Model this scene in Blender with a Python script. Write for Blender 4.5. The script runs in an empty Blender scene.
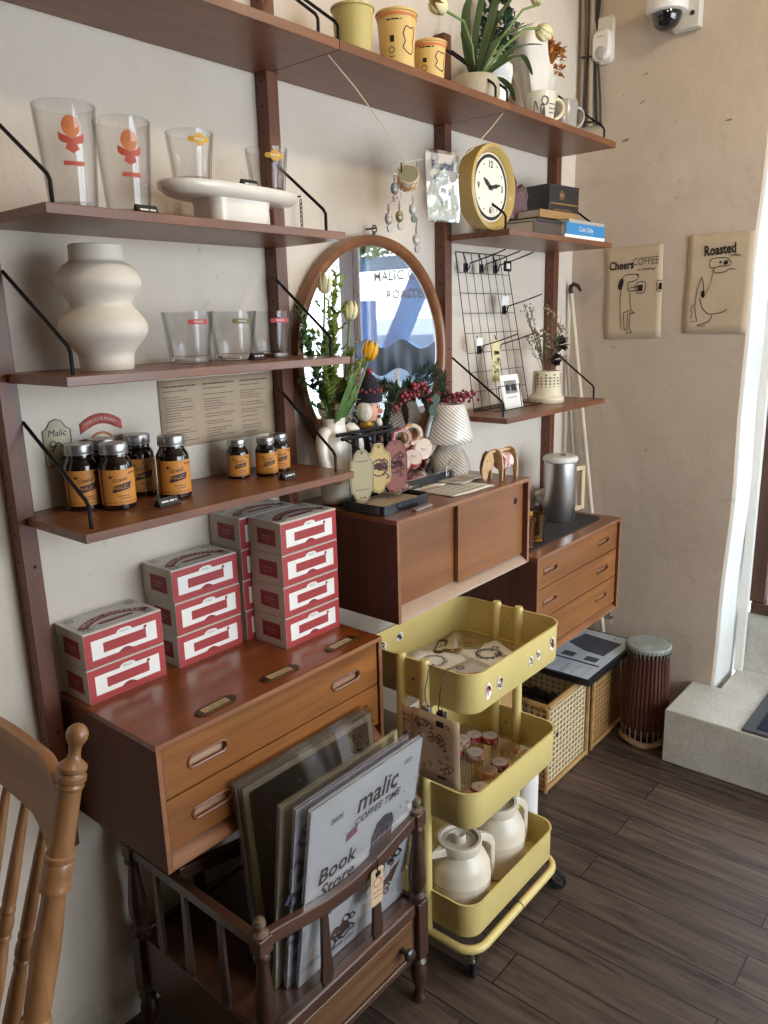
import bpy, bmesh, math, random
from mathutils import Vector, Matrix
R = math.radians
PI = math.pi
rnd = random.Random(7)
scn = bpy.context.scene
COL = scn.collection

# ------------------------------------------------------------------ camera
cam = bpy.data.cameras.new('camera'); camo = bpy.data.objects.new('camera', cam); COL.objects.link(camo)
yaw, pitch, roll, foc = 0.7041, -0.2419, -0.0251, 772.77
fw = Vector((math.cos(pitch)*math.cos(yaw), math.cos(pitch)*math.sin(yaw), math.sin(pitch)))
rr = fw.cross(Vector((0, 0, 1))).normalized(); uu = rr.cross(fw)
r2 = rr*math.cos(roll)+uu*math.sin(roll); u2 = uu*math.cos(roll)-rr*math.sin(roll)
mt = Matrix((r2, u2, -fw)).transposed().to_4x4(); mt.translation = Vector((-0.7657, -1.7525, 1.9261))
camo.matrix_world = mt
cam.sensor_fit = 'VERTICAL'; cam.sensor_height = 24.0; cam.lens = foc/1024*24.0; cam.clip_start = 0.02
scn.camera = camo
# ------------------------------------------------------------------ colour management, sky, lamps
scn.view_settings.view_transform = 'Standard'; scn.view_settings.look = 'None'
scn.view_settings.gamma = 1.0; scn.view_settings.use_curve_mapping = False
scn.view_settings.exposure = 0.14
scn.cycles.max_bounces = 10; scn.cycles.diffuse_bounces = 5; scn.cycles.transparent_max_bounces = 24
scn.cycles.sample_clamp_indirect = 4.0
w = bpy.data.worlds.new('sky'); scn.world = w; w.use_nodes = True
wb = w.node_tree.nodes['Background']; wb.inputs[0].default_value = (0.80, 0.90, 1.0, 1); wb.inputs[1].default_value = 9.5

def area(name, loc, target, sx, sy, power, color, portal=False):
    l = bpy.data.lights.new(name, 'AREA'); l.shape = 'RECTANGLE'; l.size = sx; l.size_y = sy
    l.energy = power; l.color = color
    o = bpy.data.objects.new(name, l); COL.objects.link(o); o.location = loc
    o.rotation_euler = (Vector(target)-Vector(loc)).to_track_quat('-Z', 'Y').to_euler()
    if portal: l.cycles.is_portal = True
    return o
# daylight comes from the sky through the shop front (x = 3) and an unseen window added for light behind the camera (y = -4)
area('shop_front_portal', (3.02, -2.1, 1.6), (0, -2.1, 1.6), 2.5, 2.3, 1, (1, 1, 1), True)
area('fill_window_portal', (1.5, -4.02, 1.7), (1.5, 0, 1.7), 2.6, 2.2, 1, (1, 1, 1), True)

# warm ceiling lamps out of view, above the camera
for nm, loc, pw, rad in (('ceiling_lamp_light', (.3, -1.5, 3.35), 24, .07), ('ceiling_lamp_light', (1.7, -1.5, 3.35), 24, .07)):
    l = bpy.data.lights.new(nm, 'POINT'); l.energy = pw; l.color = (1.0, .84, .64); l.shadow_soft_size = rad
    o = bpy.data.objects.new(nm, l); COL.objects.link(o); o.location = loc

# ------------------------------------------------------------------ helpers
def lin(c):
    if isinstance(c, str):
        c = [int(c[i:i+2], 16)/255 for i in (0, 2, 4)]
    return tuple((x/12.92 if x <= 0.04045 else ((x+0.055)/1.055)**2.4) for x in c)+(1.0,)

def nodes(m):
    m.use_nodes = True; nt = m.node_tree
    return nt, nt.nodes['Principled BSDF']

def N(nt, t, **k):
    n = nt.nodes.new(t)
    for a, b in k.items():
        if isinstance(a, str) and hasattr(n, a): setattr(n, a, b)
    return n

def setin(n, **k):
    for a, b in k.items(): n.inputs[a.replace('_', ' ')].default_value = b

def mat(name, col, rough=.5, metal=0., coat=0., var=.06, vscale=9., bump=0., bscale=60., sss=0., spec=.5):
    m = bpy.data.materials.new(name); nt, p = nodes(m)
    c = lin(col)
    p.inputs['Roughness'].default_value = rough; p.inputs['Metallic'].default_value = metal
    p.inputs['Coat Weight'].default_value = coat; p.inputs['Coat Roughness'].default_value = .12
    p.inputs['Specular IOR Level'].default_value = spec
    if sss: p.inputs['Subsurface Weight'].default_value = sss; p.inputs['Subsurface Radius'].default_value = (.02, .015, .01)
    tc = N(nt, 'ShaderNodeTexCoord'); no = N(nt, 'ShaderNodeTexNoise'); no.inputs['Scale'].default_value = vscale
    no.inputs['Detail'].default_value = 4
    nt.links.new(tc.outputs['Object'], no.inputs['Vector'])
    mx = N(nt, 'ShaderNodeMix', data_type='RGBA')
    mx.inputs[6].default_value = tuple(x*(1-var*1.6) for x in c[:3])+(1,)
    mx.inputs[7].default_value = tuple(min(1, x*(1+var*1.6)) for x in c[:3])+(1,)
    nt.links.new(no.outputs['Fac'], mx.inputs[0]); nt.links.new(mx.outputs[2], p.inputs['Base Color'])
    if bump:
        n2 = N(nt, 'ShaderNodeTexNoise'); n2.inputs['Scale'].default_value = bscale; n2.inputs['Detail'].default_value = 5
        nt.links.new(tc.outputs['Object'], n2.inputs['Vector'])
        b = N(nt, 'ShaderNodeBump'); b.inputs['Strength'].default_value = bump; b.inputs['Distance'].default_value = .01
        nt.links.new(n2.outputs['Fac'], b.inputs['Height']); nt.links.new(b.outputs[0], p.inputs['Normal'])
    return m

def wood(name, c1, c2, axis='X', rough=.35, coat=.25, scale=1., bump=.05):
    m = bpy.data.materials.new(name); nt, p = nodes(m)
    p.inputs['Coat Weight'].default_value = coat; p.inputs['Coat Roughness'].default_value = .16
    tc = N(nt, 'ShaderNodeTexCoord'); mp = N(nt, 'ShaderNodeMapping')
    s = {'X': (1.6, 26, 26), 'Y': (26, 1.6, 26), 'Z': (26, 26, 1.6)}[axis]
    mp.inputs['Scale'].default_value = tuple(a*scale for a in s)
    nt.links.new(tc.outputs['Object'], mp.inputs[0])
    no = N(nt, 'ShaderNodeTexNoise'); setin(no, Scale=1.3, Detail=7, Roughness=.62, Distortion=.5)
    nt.links.new(mp.outputs[0], no.inputs['Vector'])
    n2 = N(nt, 'ShaderNodeTexNoise'); setin(n2, Scale=3.2, Detail=3)
    nt.links.new(tc.outputs['Object'], n2.inputs['Vector'])
    cr = N(nt, 'ShaderNodeValToRGB'); e = cr.color_ramp.elements
    e[0].position = .28; e[0].color = lin(c2); e[1].position = .72; e[1].color = lin(c1)
    nt.links.new(no.outputs['Fac'], cr.inputs[0])
    mx = N(nt, 'ShaderNodeMix', data_type='RGBA', blend_type='MULTIPLY'); mx.inputs[0].default_value = .35
    cr2 = N(nt, 'ShaderNodeValToRGB'); e = cr2.color_ramp.elements
    e[0].position = .35; e[0].color = (.55, .5, .45, 1); e[1].position = .65; e[1].color = (1, 1, 1, 1)
    nt.links.new(n2.outputs['Fac'], cr2.inputs[0])
    nt.links.new(cr.outputs[0], mx.inputs[6]); nt.links.new(cr2.outputs[0], mx.inputs[7])
    nt.links.new(mx.outputs[2], p.inputs['Base Color'])
    mr = N(nt, 'ShaderNodeMapRange'); mr.inputs['To Min'].default_value = rough*.8; mr.inputs['To Max'].default_value = rough*1.25
    nt.links.new(no.outputs['Fac'], mr.inputs[0]); nt.links.new(mr.outputs[0], p.inputs['Roughness'])
    b = N(nt, 'ShaderNodeBump'); b.inputs['Strength'].default_value = bump; b.inputs['Distance'].default_value = .004
    nt.links.new(no.outputs['Fac'], b.inputs['Height']); nt.links.new(b.outputs[0], p.inputs['Normal'])
    return m

def glass(name, col=(1, 1, 1), rough=.0, ior=1.45):
    m = bpy.data.materials.new(name); nt, p = nodes(m)
    p.inputs['Base Color'].default_value = tuple(col)+(1,); p.inputs['Transmission Weight'].default_value = 1
    p.inputs['Roughness'].default_value = rough; p.inputs['IOR'].default_value = ior
    return m

def film(name, col=(1, 1, 1), refl=.12, rough=.08, tint=.96, edge=0., kf=.45):
    """thin clear sheet: transparent with a glossy coat"""
    m = bpy.data.materials.new(name); m.use_nodes = True; nt = m.node_tree
    for n in list(nt.nodes): nt.nodes.remove(n)
    o = N(nt, 'ShaderNodeOutputMaterial'); mx = N(nt, 'ShaderNodeMixShader')
    t = N(nt, 'ShaderNodeBsdfTransparent'); g = N(nt, 'ShaderNodeBsdfGlossy')
    t.inputs[0].default_value = tuple(c*tint for c in col)+(1,); g.inputs['Roughness'].default_value = rough
    g.inputs[0].default_value = (1, 1, 1, 1)
    f = N(nt, 'ShaderNodeLayerWeight'); f.inputs[0].default_value = .5
    pw = N(nt, 'ShaderNodeMath', operation='POWER'); pw.inputs[1].default_value = 4.5
    a = N(nt, 'ShaderNodeMath', operation='MULTIPLY_ADD'); a.inputs[1].default_value = kf; a.inputs[2].default_value = refl*.2
    nt.links.new(f.outputs['Facing'], pw.inputs[0]); nt.links.new(pw.outputs[0], a.inputs[0])
    if edge:
        mc = N(nt, 'ShaderNodeMix', data_type='RGBA'); mc.inputs[6].default_value = tuple(c*tint for c in col)+(1,); mc.inputs[7].default_value = tuple(c*(1-edge) for c in col)+(1,)
        p3 = N(nt, 'ShaderNodeMath', operation='POWER'); p3.inputs[1].default_value = 3.0
        nt.links.new(f.outputs['Facing'], p3.inputs[0]); nt.links.new(p3.outputs[0], mc.inputs[0]); nt.links.new(mc.outputs[2], t.inputs[0]); nt.links.new(a.outputs[0], mx.inputs[0])
    nt.links.new(t.outputs[0], mx.inputs[1]); nt.links.new(g.outputs[0], mx.inputs[2]); nt.links.new(mx.outputs[0], o.inputs[0])
    return m

def frame(origin, kind):
    """2D drawing frame: u right, v up, n out of the surface"""
    u, v, n = {'front': ((1, 0, 0), (0, 0, 1), (0, -1, 0)), 'far': ((0, -1, 0), (0, 0, 1), (-1, 0, 0)),
               'top': ((1, 0, 0), (0, 1, 0), (0, 0, 1)), 'outside': ((0, 1, 0), (0, 0, 1), (1, 0, 0))}[kind]
    m = Matrix((u, v, n)).transposed().to_4x4(); m.translation = Vector(origin)
    return m

def basis(origin, u, v):
    u = Vector(u).normalized(); v = Vector(v); n = u.cross(v).normalized(); v = n.cross(u)
    m = Matrix((u, v, n)).transposed().to_4x4(); m.translation = Vector(origin); return m

class MB:
    def __init__(s): s.bm = bmesh.new(); s.mi = 0
    def v(s, co, M=None): return s.bm.verts.new(M @ Vector(co) if M else Vector(co))
    def f(s, vs, smooth=False):
        try: f = s.bm.faces.new(vs)
        except ValueError: return None
        f.material_index = s.mi; f.smooth = smooth; return f
    def box(s, x0, x1, y0, y1, z0, z1, M=None):
        p = [s.v((x, y, z), M) for z in (z0, z1) for y in (y0, y1) for x in (x0, x1)]
        for q in ((0, 2, 3, 1), (4, 5, 7, 6), (0, 1, 5, 4), (2, 6, 7, 3), (0, 4, 6, 2), (1, 3, 7, 5)): s.f([p[i] for i in q])
        return s
    def prism(s, pts, d0, d1, M=None, smooth=False):
        a = [s.v((x, y, d0), M) for x, y in pts]; b = [s.v((x, y, d1), M) for x, y in pts]; n = len(pts)
        s.f(a[::-1]); s.f(b)
        for i in range(n): s.f([a[i], a[(i+1) % n], b[(i+1) % n], b[i]], smooth)
        return s
    def loft(s, loops, smooth=True, cap=True, closed=False):
        L = [[s.v(p) for p in l] for l in loops]; n = len(L[0])
        rng = range(len(L)) if closed else range(len(L)-1)
        for i in rng:
            A, B = L[i], L[(i+1) % len(L)]
            for j in range(n): s.f([A[j], A[(j+1) % n], B[(j+1) % n], B[j]], smooth)
        if cap and not closed: s.f(L[0][::-1]); s.f(L[-1])
        return s
    def lathe(s, prof, c=(0, 0, 0), seg=32, M=None, smooth=True, sx=1, sy=1):
        c = Vector(c); rings = []
        for r, z in prof:
            if r < 1e-6: rings.append([s.v(c+Vector((0, 0, z)), M)])
            else: rings.append([s.v(c+Vector((r*sx*math.cos(2*PI*i/seg), r*sy*math.sin(2*PI*i/seg), z)), M) for i in range(seg)])
        for A, B in zip(rings, rings[1:]):
            if len(A) == 1 and len(B) == 1: continue
            for i in range(seg):
                j = (i+1) % seg
                if len(A) == 1: s.f([A[0], B[j], B[i]], smooth)
                elif len(B) == 1: s.f([A[i], A[j], B[0]], smooth)
                else: s.f([A[i], A[j], B[j], B[i]], smooth)
        return s
    def cyl(s, p0, p1, r0, r1=None, seg=16, smooth=True):
        r1 = r0 if r1 is None else r1
        return s.tube([p0, p1], [r0, r1], seg, smooth=smooth)
    def tube(s, pts, r, seg=8, closed=False, smooth=True):
        pts = [Vector(p) for p in pts]; n = len(pts); rad = r if isinstance(r, (list, tuple)) else [r]*n
        T = []
        for i in range(n):
            if closed: a, b = pts[i-1], pts[(i+1) % n]
            else: a, b = pts[max(i-1, 0)], pts[min(i+1, n-1)]
            T.append((b-a).normalized())
        up = Vector((0, 0, 1)) if abs(T[0].z) < .9 else Vector((1, 0, 0))
        x = T[0].cross(up).normalized(); loops = []
        for i in range(n):
            x = (x-T[i]*x.dot(T[i])).normalized(); y = T[i].cross(x)
            loops.append([pts[i]+(x*math.cos(2*PI*k/seg)+y*math.sin(2*PI*k/seg))*rad[i] for k in range(seg)])
        return s.loft(loops, smooth, cap=True, closed=closed)
    def ball(s, c, r, seg=16, rings=10, M=None):
        if not isinstance(r, (tuple, list)): r = (r, r, r)
        c = Vector(c)
        prof = [(math.sin(PI*i/rings), -math.cos(PI*i/rings)) for i in range(rings+1)]
        K = Matrix.Translation(c) @ Matrix.Diagonal((r[0], r[1], r[2], 1))
        if M: K = M @ K
        return s.lathe([(a if 0 < i < rings else 0, z) for i, (a, z) in enumerate(prof)], seg=seg, M=K)
    def flat(s, pts, M, d=.0004):
        s.f([s.v((x, y, d), M) for x, y in pts]); return s
    def line(s, pts, wd, M, d=.0006, closed=False, curve=True):
        P = [Vector((a, b)) for a, b in pts]
        if curve and len(P) > 2:
            Q = []; n = len(P); rng = range(n if closed else n-1)
            for i in rng:
                if closed: p0, p1, p2, p3 = P[i-1], P[i], P[(i+1) % n], P[(i+2) % n]
                else: p0, p1, p2, p3 = P[max(i-1, 0)], P[i], P[i+1], P[min(i+2, n-1)]
                for k in range(4):
                    t = k/4; Q.append(.5*((2*p1)+(p2-p0)*t+(2*p0-5*p1+4*p2-p3)*t*t+(3*p1-p0-3*p2+p3)*t**3))
            if not closed: Q.append(P[-1])
            P = Q
        n = len(P); L = []
        for i in range(n):
            a = P[i-1] if (closed or i) else P[i]; b = P[(i+1) % n] if (closed or i < n-1) else P[i]
            t = (b-a); t = t.normalized() if t.length > 1e-9 else Vector((1, 0)); nn = Vector((-t.y, t.x))*wd/2
            L.append((s.v((*(P[i]+nn), d), M), s.v((*(P[i]-nn), d), M)))
        for i in range(n if closed else n-1):
            A, B = L[i], L[(i+1) % n]; s.f([A[1], B[1], B[0], A[0]])
        return s
    def disc(s, cx, cy, r, M, d=.0005, seg=20, ry=None):
        ry = ry or r
        return s.flat([(cx+r*math.cos(2*PI*i/seg), cy+ry*math.sin(2*PI*i/seg)) for i in range(seg)], M, d)
    def ring2(s, cx, cy, r, wd, M, d=.0005, seg=24, ry=None, a0=0, a1=360):
        ry = ry or r; n = max(3, int(seg*(a1-a0)/360))
        return s.line([(cx+r*math.cos(R(a0+(a1-a0)*i/n)), cy+ry*math.sin(R(a0+(a1-a0)*i/n))) for i in range(n+(0 if a1-a0 >= 360 else 1))], wd, M, d, closed=a1-a0 >= 360, curve=False)
    def build(s, name, mats, parent=None, world=False, bevel=0, sub=0, solid=0, label=None, weld=False, fixn=True):
        bm = s.bm
        if weld: bmesh.ops.remove_doubles(bm, verts=bm.verts, dist=1e-6)
        if fixn: bmesh.ops.recalc_face_normals(bm, faces=bm.faces)
        if world and parent is not None: bm.transform(parent_mat(parent).inverted())
        me = bpy.data.meshes.new(name); bm.to_mesh(me); bm.free()
        me.set_sharp_from_angle(angle=R(38))
        for m in (mats if isinstance(mats, (list, tuple)) else [mats]): me.materials.append(m)
        o = bpy.data.objects.new(name, me); COL.objects.link(o)
        if parent is not None: o.parent = parent
        if solid:
            q = o.modifiers.new('thickness', 'SOLIDIFY'); q.thickness = solid; q.offset = 0
        if bevel:
            b = o.modifiers.new('bevel', 'BEVEL'); b.width = bevel; b.segments = 2; b.limit_method = 'ANGLE'; b.angle_limit = R(40)
            b.harden_normals = False
        if sub:
            q = o.modifiers.new('subdivision', 'SUBSURF'); q.levels = sub; q.render_levels = sub
        if label: o['label'] = label
        return o

def parent_mat(o):
    m = Matrix.Identity(4)
    while o is not None:
        m = Matrix.LocRotScale(o.location, o.rotation_euler, o.scale) @ m; o = o.parent
    return m

def tag(o, label=None, cat=None, group=None, kind=None):
    if label: o['label'] = label
    if cat: o['category'] = cat
    if group: o['group'] = group
    if kind: o['kind'] = kind
    return o
def thing(name, label, cat, loc=(0, 0, 0), rotz=0, group=None, rot=None):
    o = bpy.data.objects.new(name, None); COL.objects.link(o); o.empty_display_size = .05
    o.location = loc; o.rotation_euler = rot if rot else (0, 0, rotz)
    return tag(o, label, cat, group)
def kids(o): return [c for c in bpy.data.objects if c.parent == o]
def dup(src, loc, rotz=None, label=None, group=None):
    def rec(s, par):
        c = s.copy(); COL.objects.link(c); c.parent = par
        for k in kids(s):
            if k != c: rec(k, c)
        return c
    r = rec(src, None); r.location = loc
    if rotz is not None: r.rotation_euler = (0, 0, rotz)
    if label: r['label'] = label
    if group: r['group'] = group
    return r

def text(name, body, size, m, M, parent=None, world=False, sx=1., shear=0., align='CENTER', d=.0006, bend=0., space=1., lines=1., bold=0.):
    cu = bpy.data.curves.new('lettering', 'FONT'); cu.body = body; cu.size = size; cu.shear = shear
    cu.align_x = align; cu.align_y = 'CENTER'; cu.space_character = space; cu.space_line = lines; cu.offset = bold; cu.resolution_u = 2
    t = bpy.data.objects.new('lettering', cu); COL.objects.link(t)
    dg = bpy.context.evaluated_depsgraph_get(); dg.update()
    me = bpy.data.meshes.new_from_object(t.evaluated_get(dg)); bpy.data.objects.remove(t); bpy.data.curves.remove(cu)
    for v in me.vertices:
        x, y = v.co.x*sx, v.co.y
        if bend:   # arch: bend radius
            a = x/bend; x, y = (bend+y)*math.sin(a), (bend+y)*math.cos(a)-bend
        v.co = Vector((x, y, d))
    K = M if not (world and parent is not None) else parent_mat(parent).inverted() @ M
    me.transform(K); me.name = name; me.materials.clear(); me.materials.append(m)
    o = bpy.data.objects.new(name, me); COL.objects.link(o)
    if parent is not None: o.parent = parent
    return o

def scribble(mb, x0, x1, y, h, wd, M, n=None, d=.0006, r=rnd):
    """a line of illegible small writing"""
    x = x0
    while x < x1:
        L = r.uniform(.5, 2.2)*h*1.6; xe = min(x+L, x1)
        mb.flat([(x, y-h*.3), (xe, y-h*.3), (xe, y+h*.3), (x, y+h*.3)], M, d)
        x = xe+h*.5

def rrect(x0, x1, y0, y1, r, n=6):
    P = []
    for cx, cy, a in ((x1-r, y1-r, 0), (x0+r, y1-r, 90), (x0+r, y0+r, 180), (x1-r, y0+r, 270)):
        for i in range(n+1):
            t = R(a+90*i/n); P.append((cx+r*math.cos(t), cy+r*math.sin(t)))
    return P

# ------------------------------------------------------------------ materials
def plaster(name, c1, c2, stain, sc=1., bump=.35):
    m = bpy.data.materials.new(name); nt, p = nodes(m); p.inputs['Roughness'].default_value = .85
    p.inputs['Specular IOR Level'].default_value = .25
    tc = N(nt, 'ShaderNodeTexCoord')
    a = N(nt, 'ShaderNodeTexNoise'); setin(a, Scale=1.4*sc, Detail=6, Roughness=.6, Distortion=.4)
    b = N(nt, 'ShaderNodeTexNoise'); setin(b, Scale=5*sc, Detail=8, Roughness=.7)
    c = N(nt, 'ShaderNodeTexNoise'); setin(c, Scale=9*sc, Detail=3, Roughness=.5, Distortion=2.5)
    for n in (a, b, c): nt.links.new(tc.outputs['Object'], n.inputs['Vector'])
    cr = N(nt, 'ShaderNodeValToRGB'); e = cr.color_ramp.elements
    e[0].position = .3; e[0].color = lin(c2); e[1].position = .7; e[1].color = lin(c1)
    nt.links.new(a.outputs['Fac'], cr.inputs[0])
    mr = N(nt, 'ShaderNodeMapRange'); setin(mr, From_Min=.70, From_Max=.78, To_Min=0, To_Max=.55)
    nt.links.new(c.outputs['Fac'], mr.inputs[0])
    mx = N(nt, 'ShaderNodeMix', data_type='RGBA'); mx.inputs[7].default_value = lin(stain)
    nt.links.new(mr.outputs[0], mx.inputs[0]); nt.links.new(cr.outputs[0], mx.inputs[6])
    # grime where the wall meets the floor
    sp = N(nt, 'ShaderNodeSeparateXYZ'); nt.links.new(tc.outputs['Object'], sp.inputs[0])
    ad = N(nt, 'ShaderNodeMath', operation='MULTIPLY_ADD'); ad.inputs[1].default_value = .5
    nt.links.new(b.outputs['Fac'], ad.inputs[0]); nt.links.new(sp.outputs['Z'], ad.inputs[2])
    m2 = N(nt, 'ShaderNodeMapRange'); setin(m2, From_Min=.24, From_Max=.40, To_Min=.6, To_Max=0)
    nt.links.new(ad.outputs[0], m2.inputs[0])
    mx2 = N(nt, 'ShaderNodeMix', data_type='RGBA'); mx2.inputs[7].default_value = lin('5d4d3c')
    nt.links.new(m2.outputs[0], mx2.inputs[0]); nt.links.new(mx.outputs[2], mx2.inputs[6])
    nt.links.new(mx2.outputs[2], p.inputs['Base Color'])
    h = N(nt, 'ShaderNodeMath', operation='MULTIPLY_ADD'); h.inputs[1].default_value = 2.0
    nt.links.new(a.outputs['Fac'], h.inputs[0]); nt.links.new(b.outputs['Fac'], h.inputs[2])
    bp = N(nt, 'ShaderNodeBump'); bp.inputs['Strength'].default_value = bump; bp.inputs['Distance'].default_value = .02
    nt.links.new(h.outputs[0], bp.inputs['Height']); nt.links.new(bp.outputs[0], p.inputs['Normal'])
    return m

def floor_mat():
    m = bpy.data.materials.new('dark_oak_planks'); nt, p = nodes(m)
    tc = N(nt, 'ShaderNodeTexCoord'); mp = N(nt, 'ShaderNodeMapping'); mp.inputs['Rotation'].default_value = (0, 0, R(90))
    nt.links.new(tc.outputs['Object'], mp.inputs[0])
    br = N(nt, 'ShaderNodeTexBrick'); br.offset = .43
    setin(br, Scale=1.0, Mortar_Size=.0025, Mortar_Smooth=.3, Bias=0, Brick_Width=1.3, Row_Height=.145)
    br.inputs['Color1'].default_value = (0, 0, 0, 1); br.inputs['Color2'].default_value = (1, 1, 1, 1); br.inputs['Mortar'].default_value = (.5, .5, .5, 1)
    nt.links.new(mp.outputs[0], br.inputs['Vector'])
    m2 = N(nt, 'ShaderNodeMapping'); m2.inputs['Scale'].default_value = (24, 1.7, 24); nt.links.new(tc.outputs['Object'], m2.inputs[0])
    off = N(nt, 'ShaderNodeVectorMath', operation='ADD')
    sc = N(nt, 'ShaderNodeVectorMath', operation='SCALE'); sc.inputs['Scale'].default_value = 13
    nt.links.new(br.outputs['Color'], sc.inputs[0]); nt.links.new(m2.outputs[0], off.inputs[0]); nt.links.new(sc.outputs[0], off.inputs[1])
    no = N(nt, 'ShaderNodeTexNoise'); setin(no, Scale=1.4, Detail=8, Roughness=.68, Distortion=.7); nt.links.new(off.outputs[0], no.inputs['Vector'])
    cr = N(nt, 'ShaderNodeValToRGB'); e = cr.color_ramp.elements
    e[0].position = .3; e[0].color = lin('221a17'); e[1].position = .75; e[1].color = lin('6b574b')
    nt.links.new(no.outputs['Fac'], cr.inputs[0])
    mx = N(nt, 'ShaderNodeMix', data_type='RGBA', blend_type='MULTIPLY'); mx.inputs[0].default_value = .5
    mr = N(nt, 'ShaderNodeMapRange'); setin(mr, To_Min=.55, To_Max=1.25)
    nt.links.new(br.outputs['Color'], mr.inputs[0])
    nt.links.new(cr.outputs[0], mx.inputs[6]); nt.links.new(mr.outputs[0], mx.inputs[7])
    mx3 = N(nt, 'ShaderNodeMix', data_type='RGBA'); mx3.inputs[7].default_value = lin('120c09')
    nt.links.new(br.outputs['Fac'], mx3.inputs[0]); nt.links.new(mx.outputs[2], mx3.inputs[6])
    nt.links.new(mx3.outputs[2], p.inputs['Base Color']); p.inputs['Roughness'].default_value = .48
    p.inputs['Specular IOR Level'].default_value = .4
    s = N(nt, 'ShaderNodeMath', operation='SUBTRACT'); nt.links.new(no.outputs['Fac'], s.inputs[0]); nt.links.new(br.outputs['Fac'], s.inputs[1])
    bp = N(nt, 'ShaderNodeBump'); bp.inputs['Strength'].default_value = .35; bp.inputs['Distance'].default_value = .004
    nt.links.new(s.outputs[0], bp.inputs['Height']); nt.links.new(bp.outputs[0], p.inputs['Normal'])
    return m

def terrazzo(name, base):
    m = bpy.data.materials.new(name); nt, p = nodes(m); p.inputs['Roughness'].default_value = .45
    tc = N(nt, 'ShaderNodeTexCoord'); vo = N(nt, 'ShaderNodeTexVoronoi'); setin(vo, Scale=230)
    no = N(nt, 'ShaderNodeTexNoise'); setin(no, Scale=5, Detail=8, Roughness=.7)
    for n in (vo, no): nt.links.new(tc.outputs['Object'], n.inputs['Vector'])
    cr = N(nt, 'ShaderNodeValToRGB'); e = cr.color_ramp.elements; c = lin(base)
    e[0].position = .0; e[0].color = tuple(x*.78 for x in c[:3])+(1,); e[1].position = 1; e[1].color = tuple(min(1, x*1.15) for x in c[:3])+(1,)
    nt.links.new(vo.outputs['Color'], cr.inputs[0])
    mx = N(nt, 'ShaderNodeMix', data_type='RGBA', blend_type='MULTIPLY'); mx.inputs[0].default_value = .6
    c2 = N(nt, 'ShaderNodeValToRGB'); e = c2.color_ramp.elements; e[0].position = .35; e[0].color = (.68, .65, .6, 1); e[1].position = .6; e[1].color = (1, 1, 1, 1)
    nt.links.new(no.outputs['Fac'], c2.inputs[0]); nt.links.new(cr.outputs[0], mx.inputs[6]); nt.links.new(c2.outputs[0], mx.inputs[7])
    nt.links.new(mx.outputs[2], p.inputs['Base Color'])
    return m

def holes(name, col, kind='diamond', sx=70, sy=110, thr=.32, rough=.4):
    """sheet with a regular pattern of real openings"""
    m = bpy.data.materials.new(name); m.use_nodes = True; nt = m.node_tree; p = nt.nodes['Principled BSDF']; out = nt.nodes['Material Output']
    p.inputs['Base Color'].default_value = lin(col); p.inputs['Roughness'].default_value = rough
    tc = N(nt, 'ShaderNodeTexCoord'); sp = N(nt, 'ShaderNodeSeparateXYZ'); nt.links.new(tc.outputs['Object'], sp.inputs[0])
    def mth(op, a, b=None):
        n = N(nt, 'ShaderNodeMath', operation=op)
        for i, q in enumerate((a, b)):
            if q is None: continue
            if isinstance(q, (int, float)): n.inputs[i].default_value = q
            else: nt.links.new(q, n.inputs[i])
        return n.outputs[0]
    x = mth('MULTIPLY', sp.outputs['X'], sx); y = mth('MULTIPLY', sp.outputs['Y'], sy)
    a = mth('ADD', x, y); b = mth('SUBTRACT', x, y)
    fa = mth('ABSOLUTE', mth('SUBTRACT', mth('FRACT', a), .5)); fb = mth('ABSOLUTE', mth('SUBTRACT', mth('FRACT', b), .5))
    mk = mth('LESS_THAN', mth('MAXIMUM', fa, fb), thr)
    t = N(nt, 'ShaderNodeBsdfTransparent'); mx = N(nt, 'ShaderNodeMixShader')
    nt.links.new(mk, mx.inputs[0]); nt.links.new(p.outputs[0], mx.inputs[1]); nt.links.new(t.outputs[0], mx.inputs[2]); nt.links.new(mx.outputs[0], out.inputs[0])
    return m

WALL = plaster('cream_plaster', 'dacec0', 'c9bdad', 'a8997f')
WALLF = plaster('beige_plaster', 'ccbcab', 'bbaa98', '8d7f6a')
CEIL = mat('ceiling_paint', '9c8f7c', .9)
FLOOR = floor_mat()
TERR = terrazzo('terrazzo', 'c9c6bd')
WAL = wood('walnut_x', '8d5631', '5a331c', 'X', .42, .18)
WALZ = wood('walnut_z', '80492a', '4e2a17', 'Z', .48, .1)
TEAK = wood('teak_x', 'a16631', '764722', 'X', .36, .25, scale=.7)
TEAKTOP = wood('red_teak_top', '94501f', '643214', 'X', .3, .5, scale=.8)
TEAKSIDE = wood('shaded_teak_side', '6a3520', '451f12', 'Z', .6, .0, scale=.8)  # darker than the fronts, shade of the cabinet sides put into the colour
TEAKEDGE = wood('teak_edge', 'a6724c', '825236', 'X', .42, .2)
LIP = wood('teak_lip', '8a5530', '6a3c20', 'X', .4, .2)
OAK = wood('chair_oak', 'a5764a', '7d5431', 'Z', .42, .3)
OAKY = wood('chair_oak_y', 'a5764a', '7d5431', 'Y', .42, .3)
DKW = wood('dark_antique', '4a2c1e', '2c1811', 'Z', .4, .35)
DKX = wood('dark_antique_x', '5a3926', '341d14', 'X', .4, .35)
DKY = wood('dark_antique_y', '5a3926', '341d14', 'Y', .4, .35)
DKD = wood('antique_drawer', '7a5432', '57371f', 'X', .45, .3)
PLY = wood('plywood', 'd8b88a', 'bf9a68', 'X', .5, .1)
BLACK = mat('black_metal', '17161a', .4, .6)
BLKP = mat('black_plastic', '1b1c20', .45)
DARK = mat('dark_hole', '0d0806', .9)
STEEL = mat('brushed_steel', 'c9c7c4', .34, 1.0, var=.03)
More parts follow.
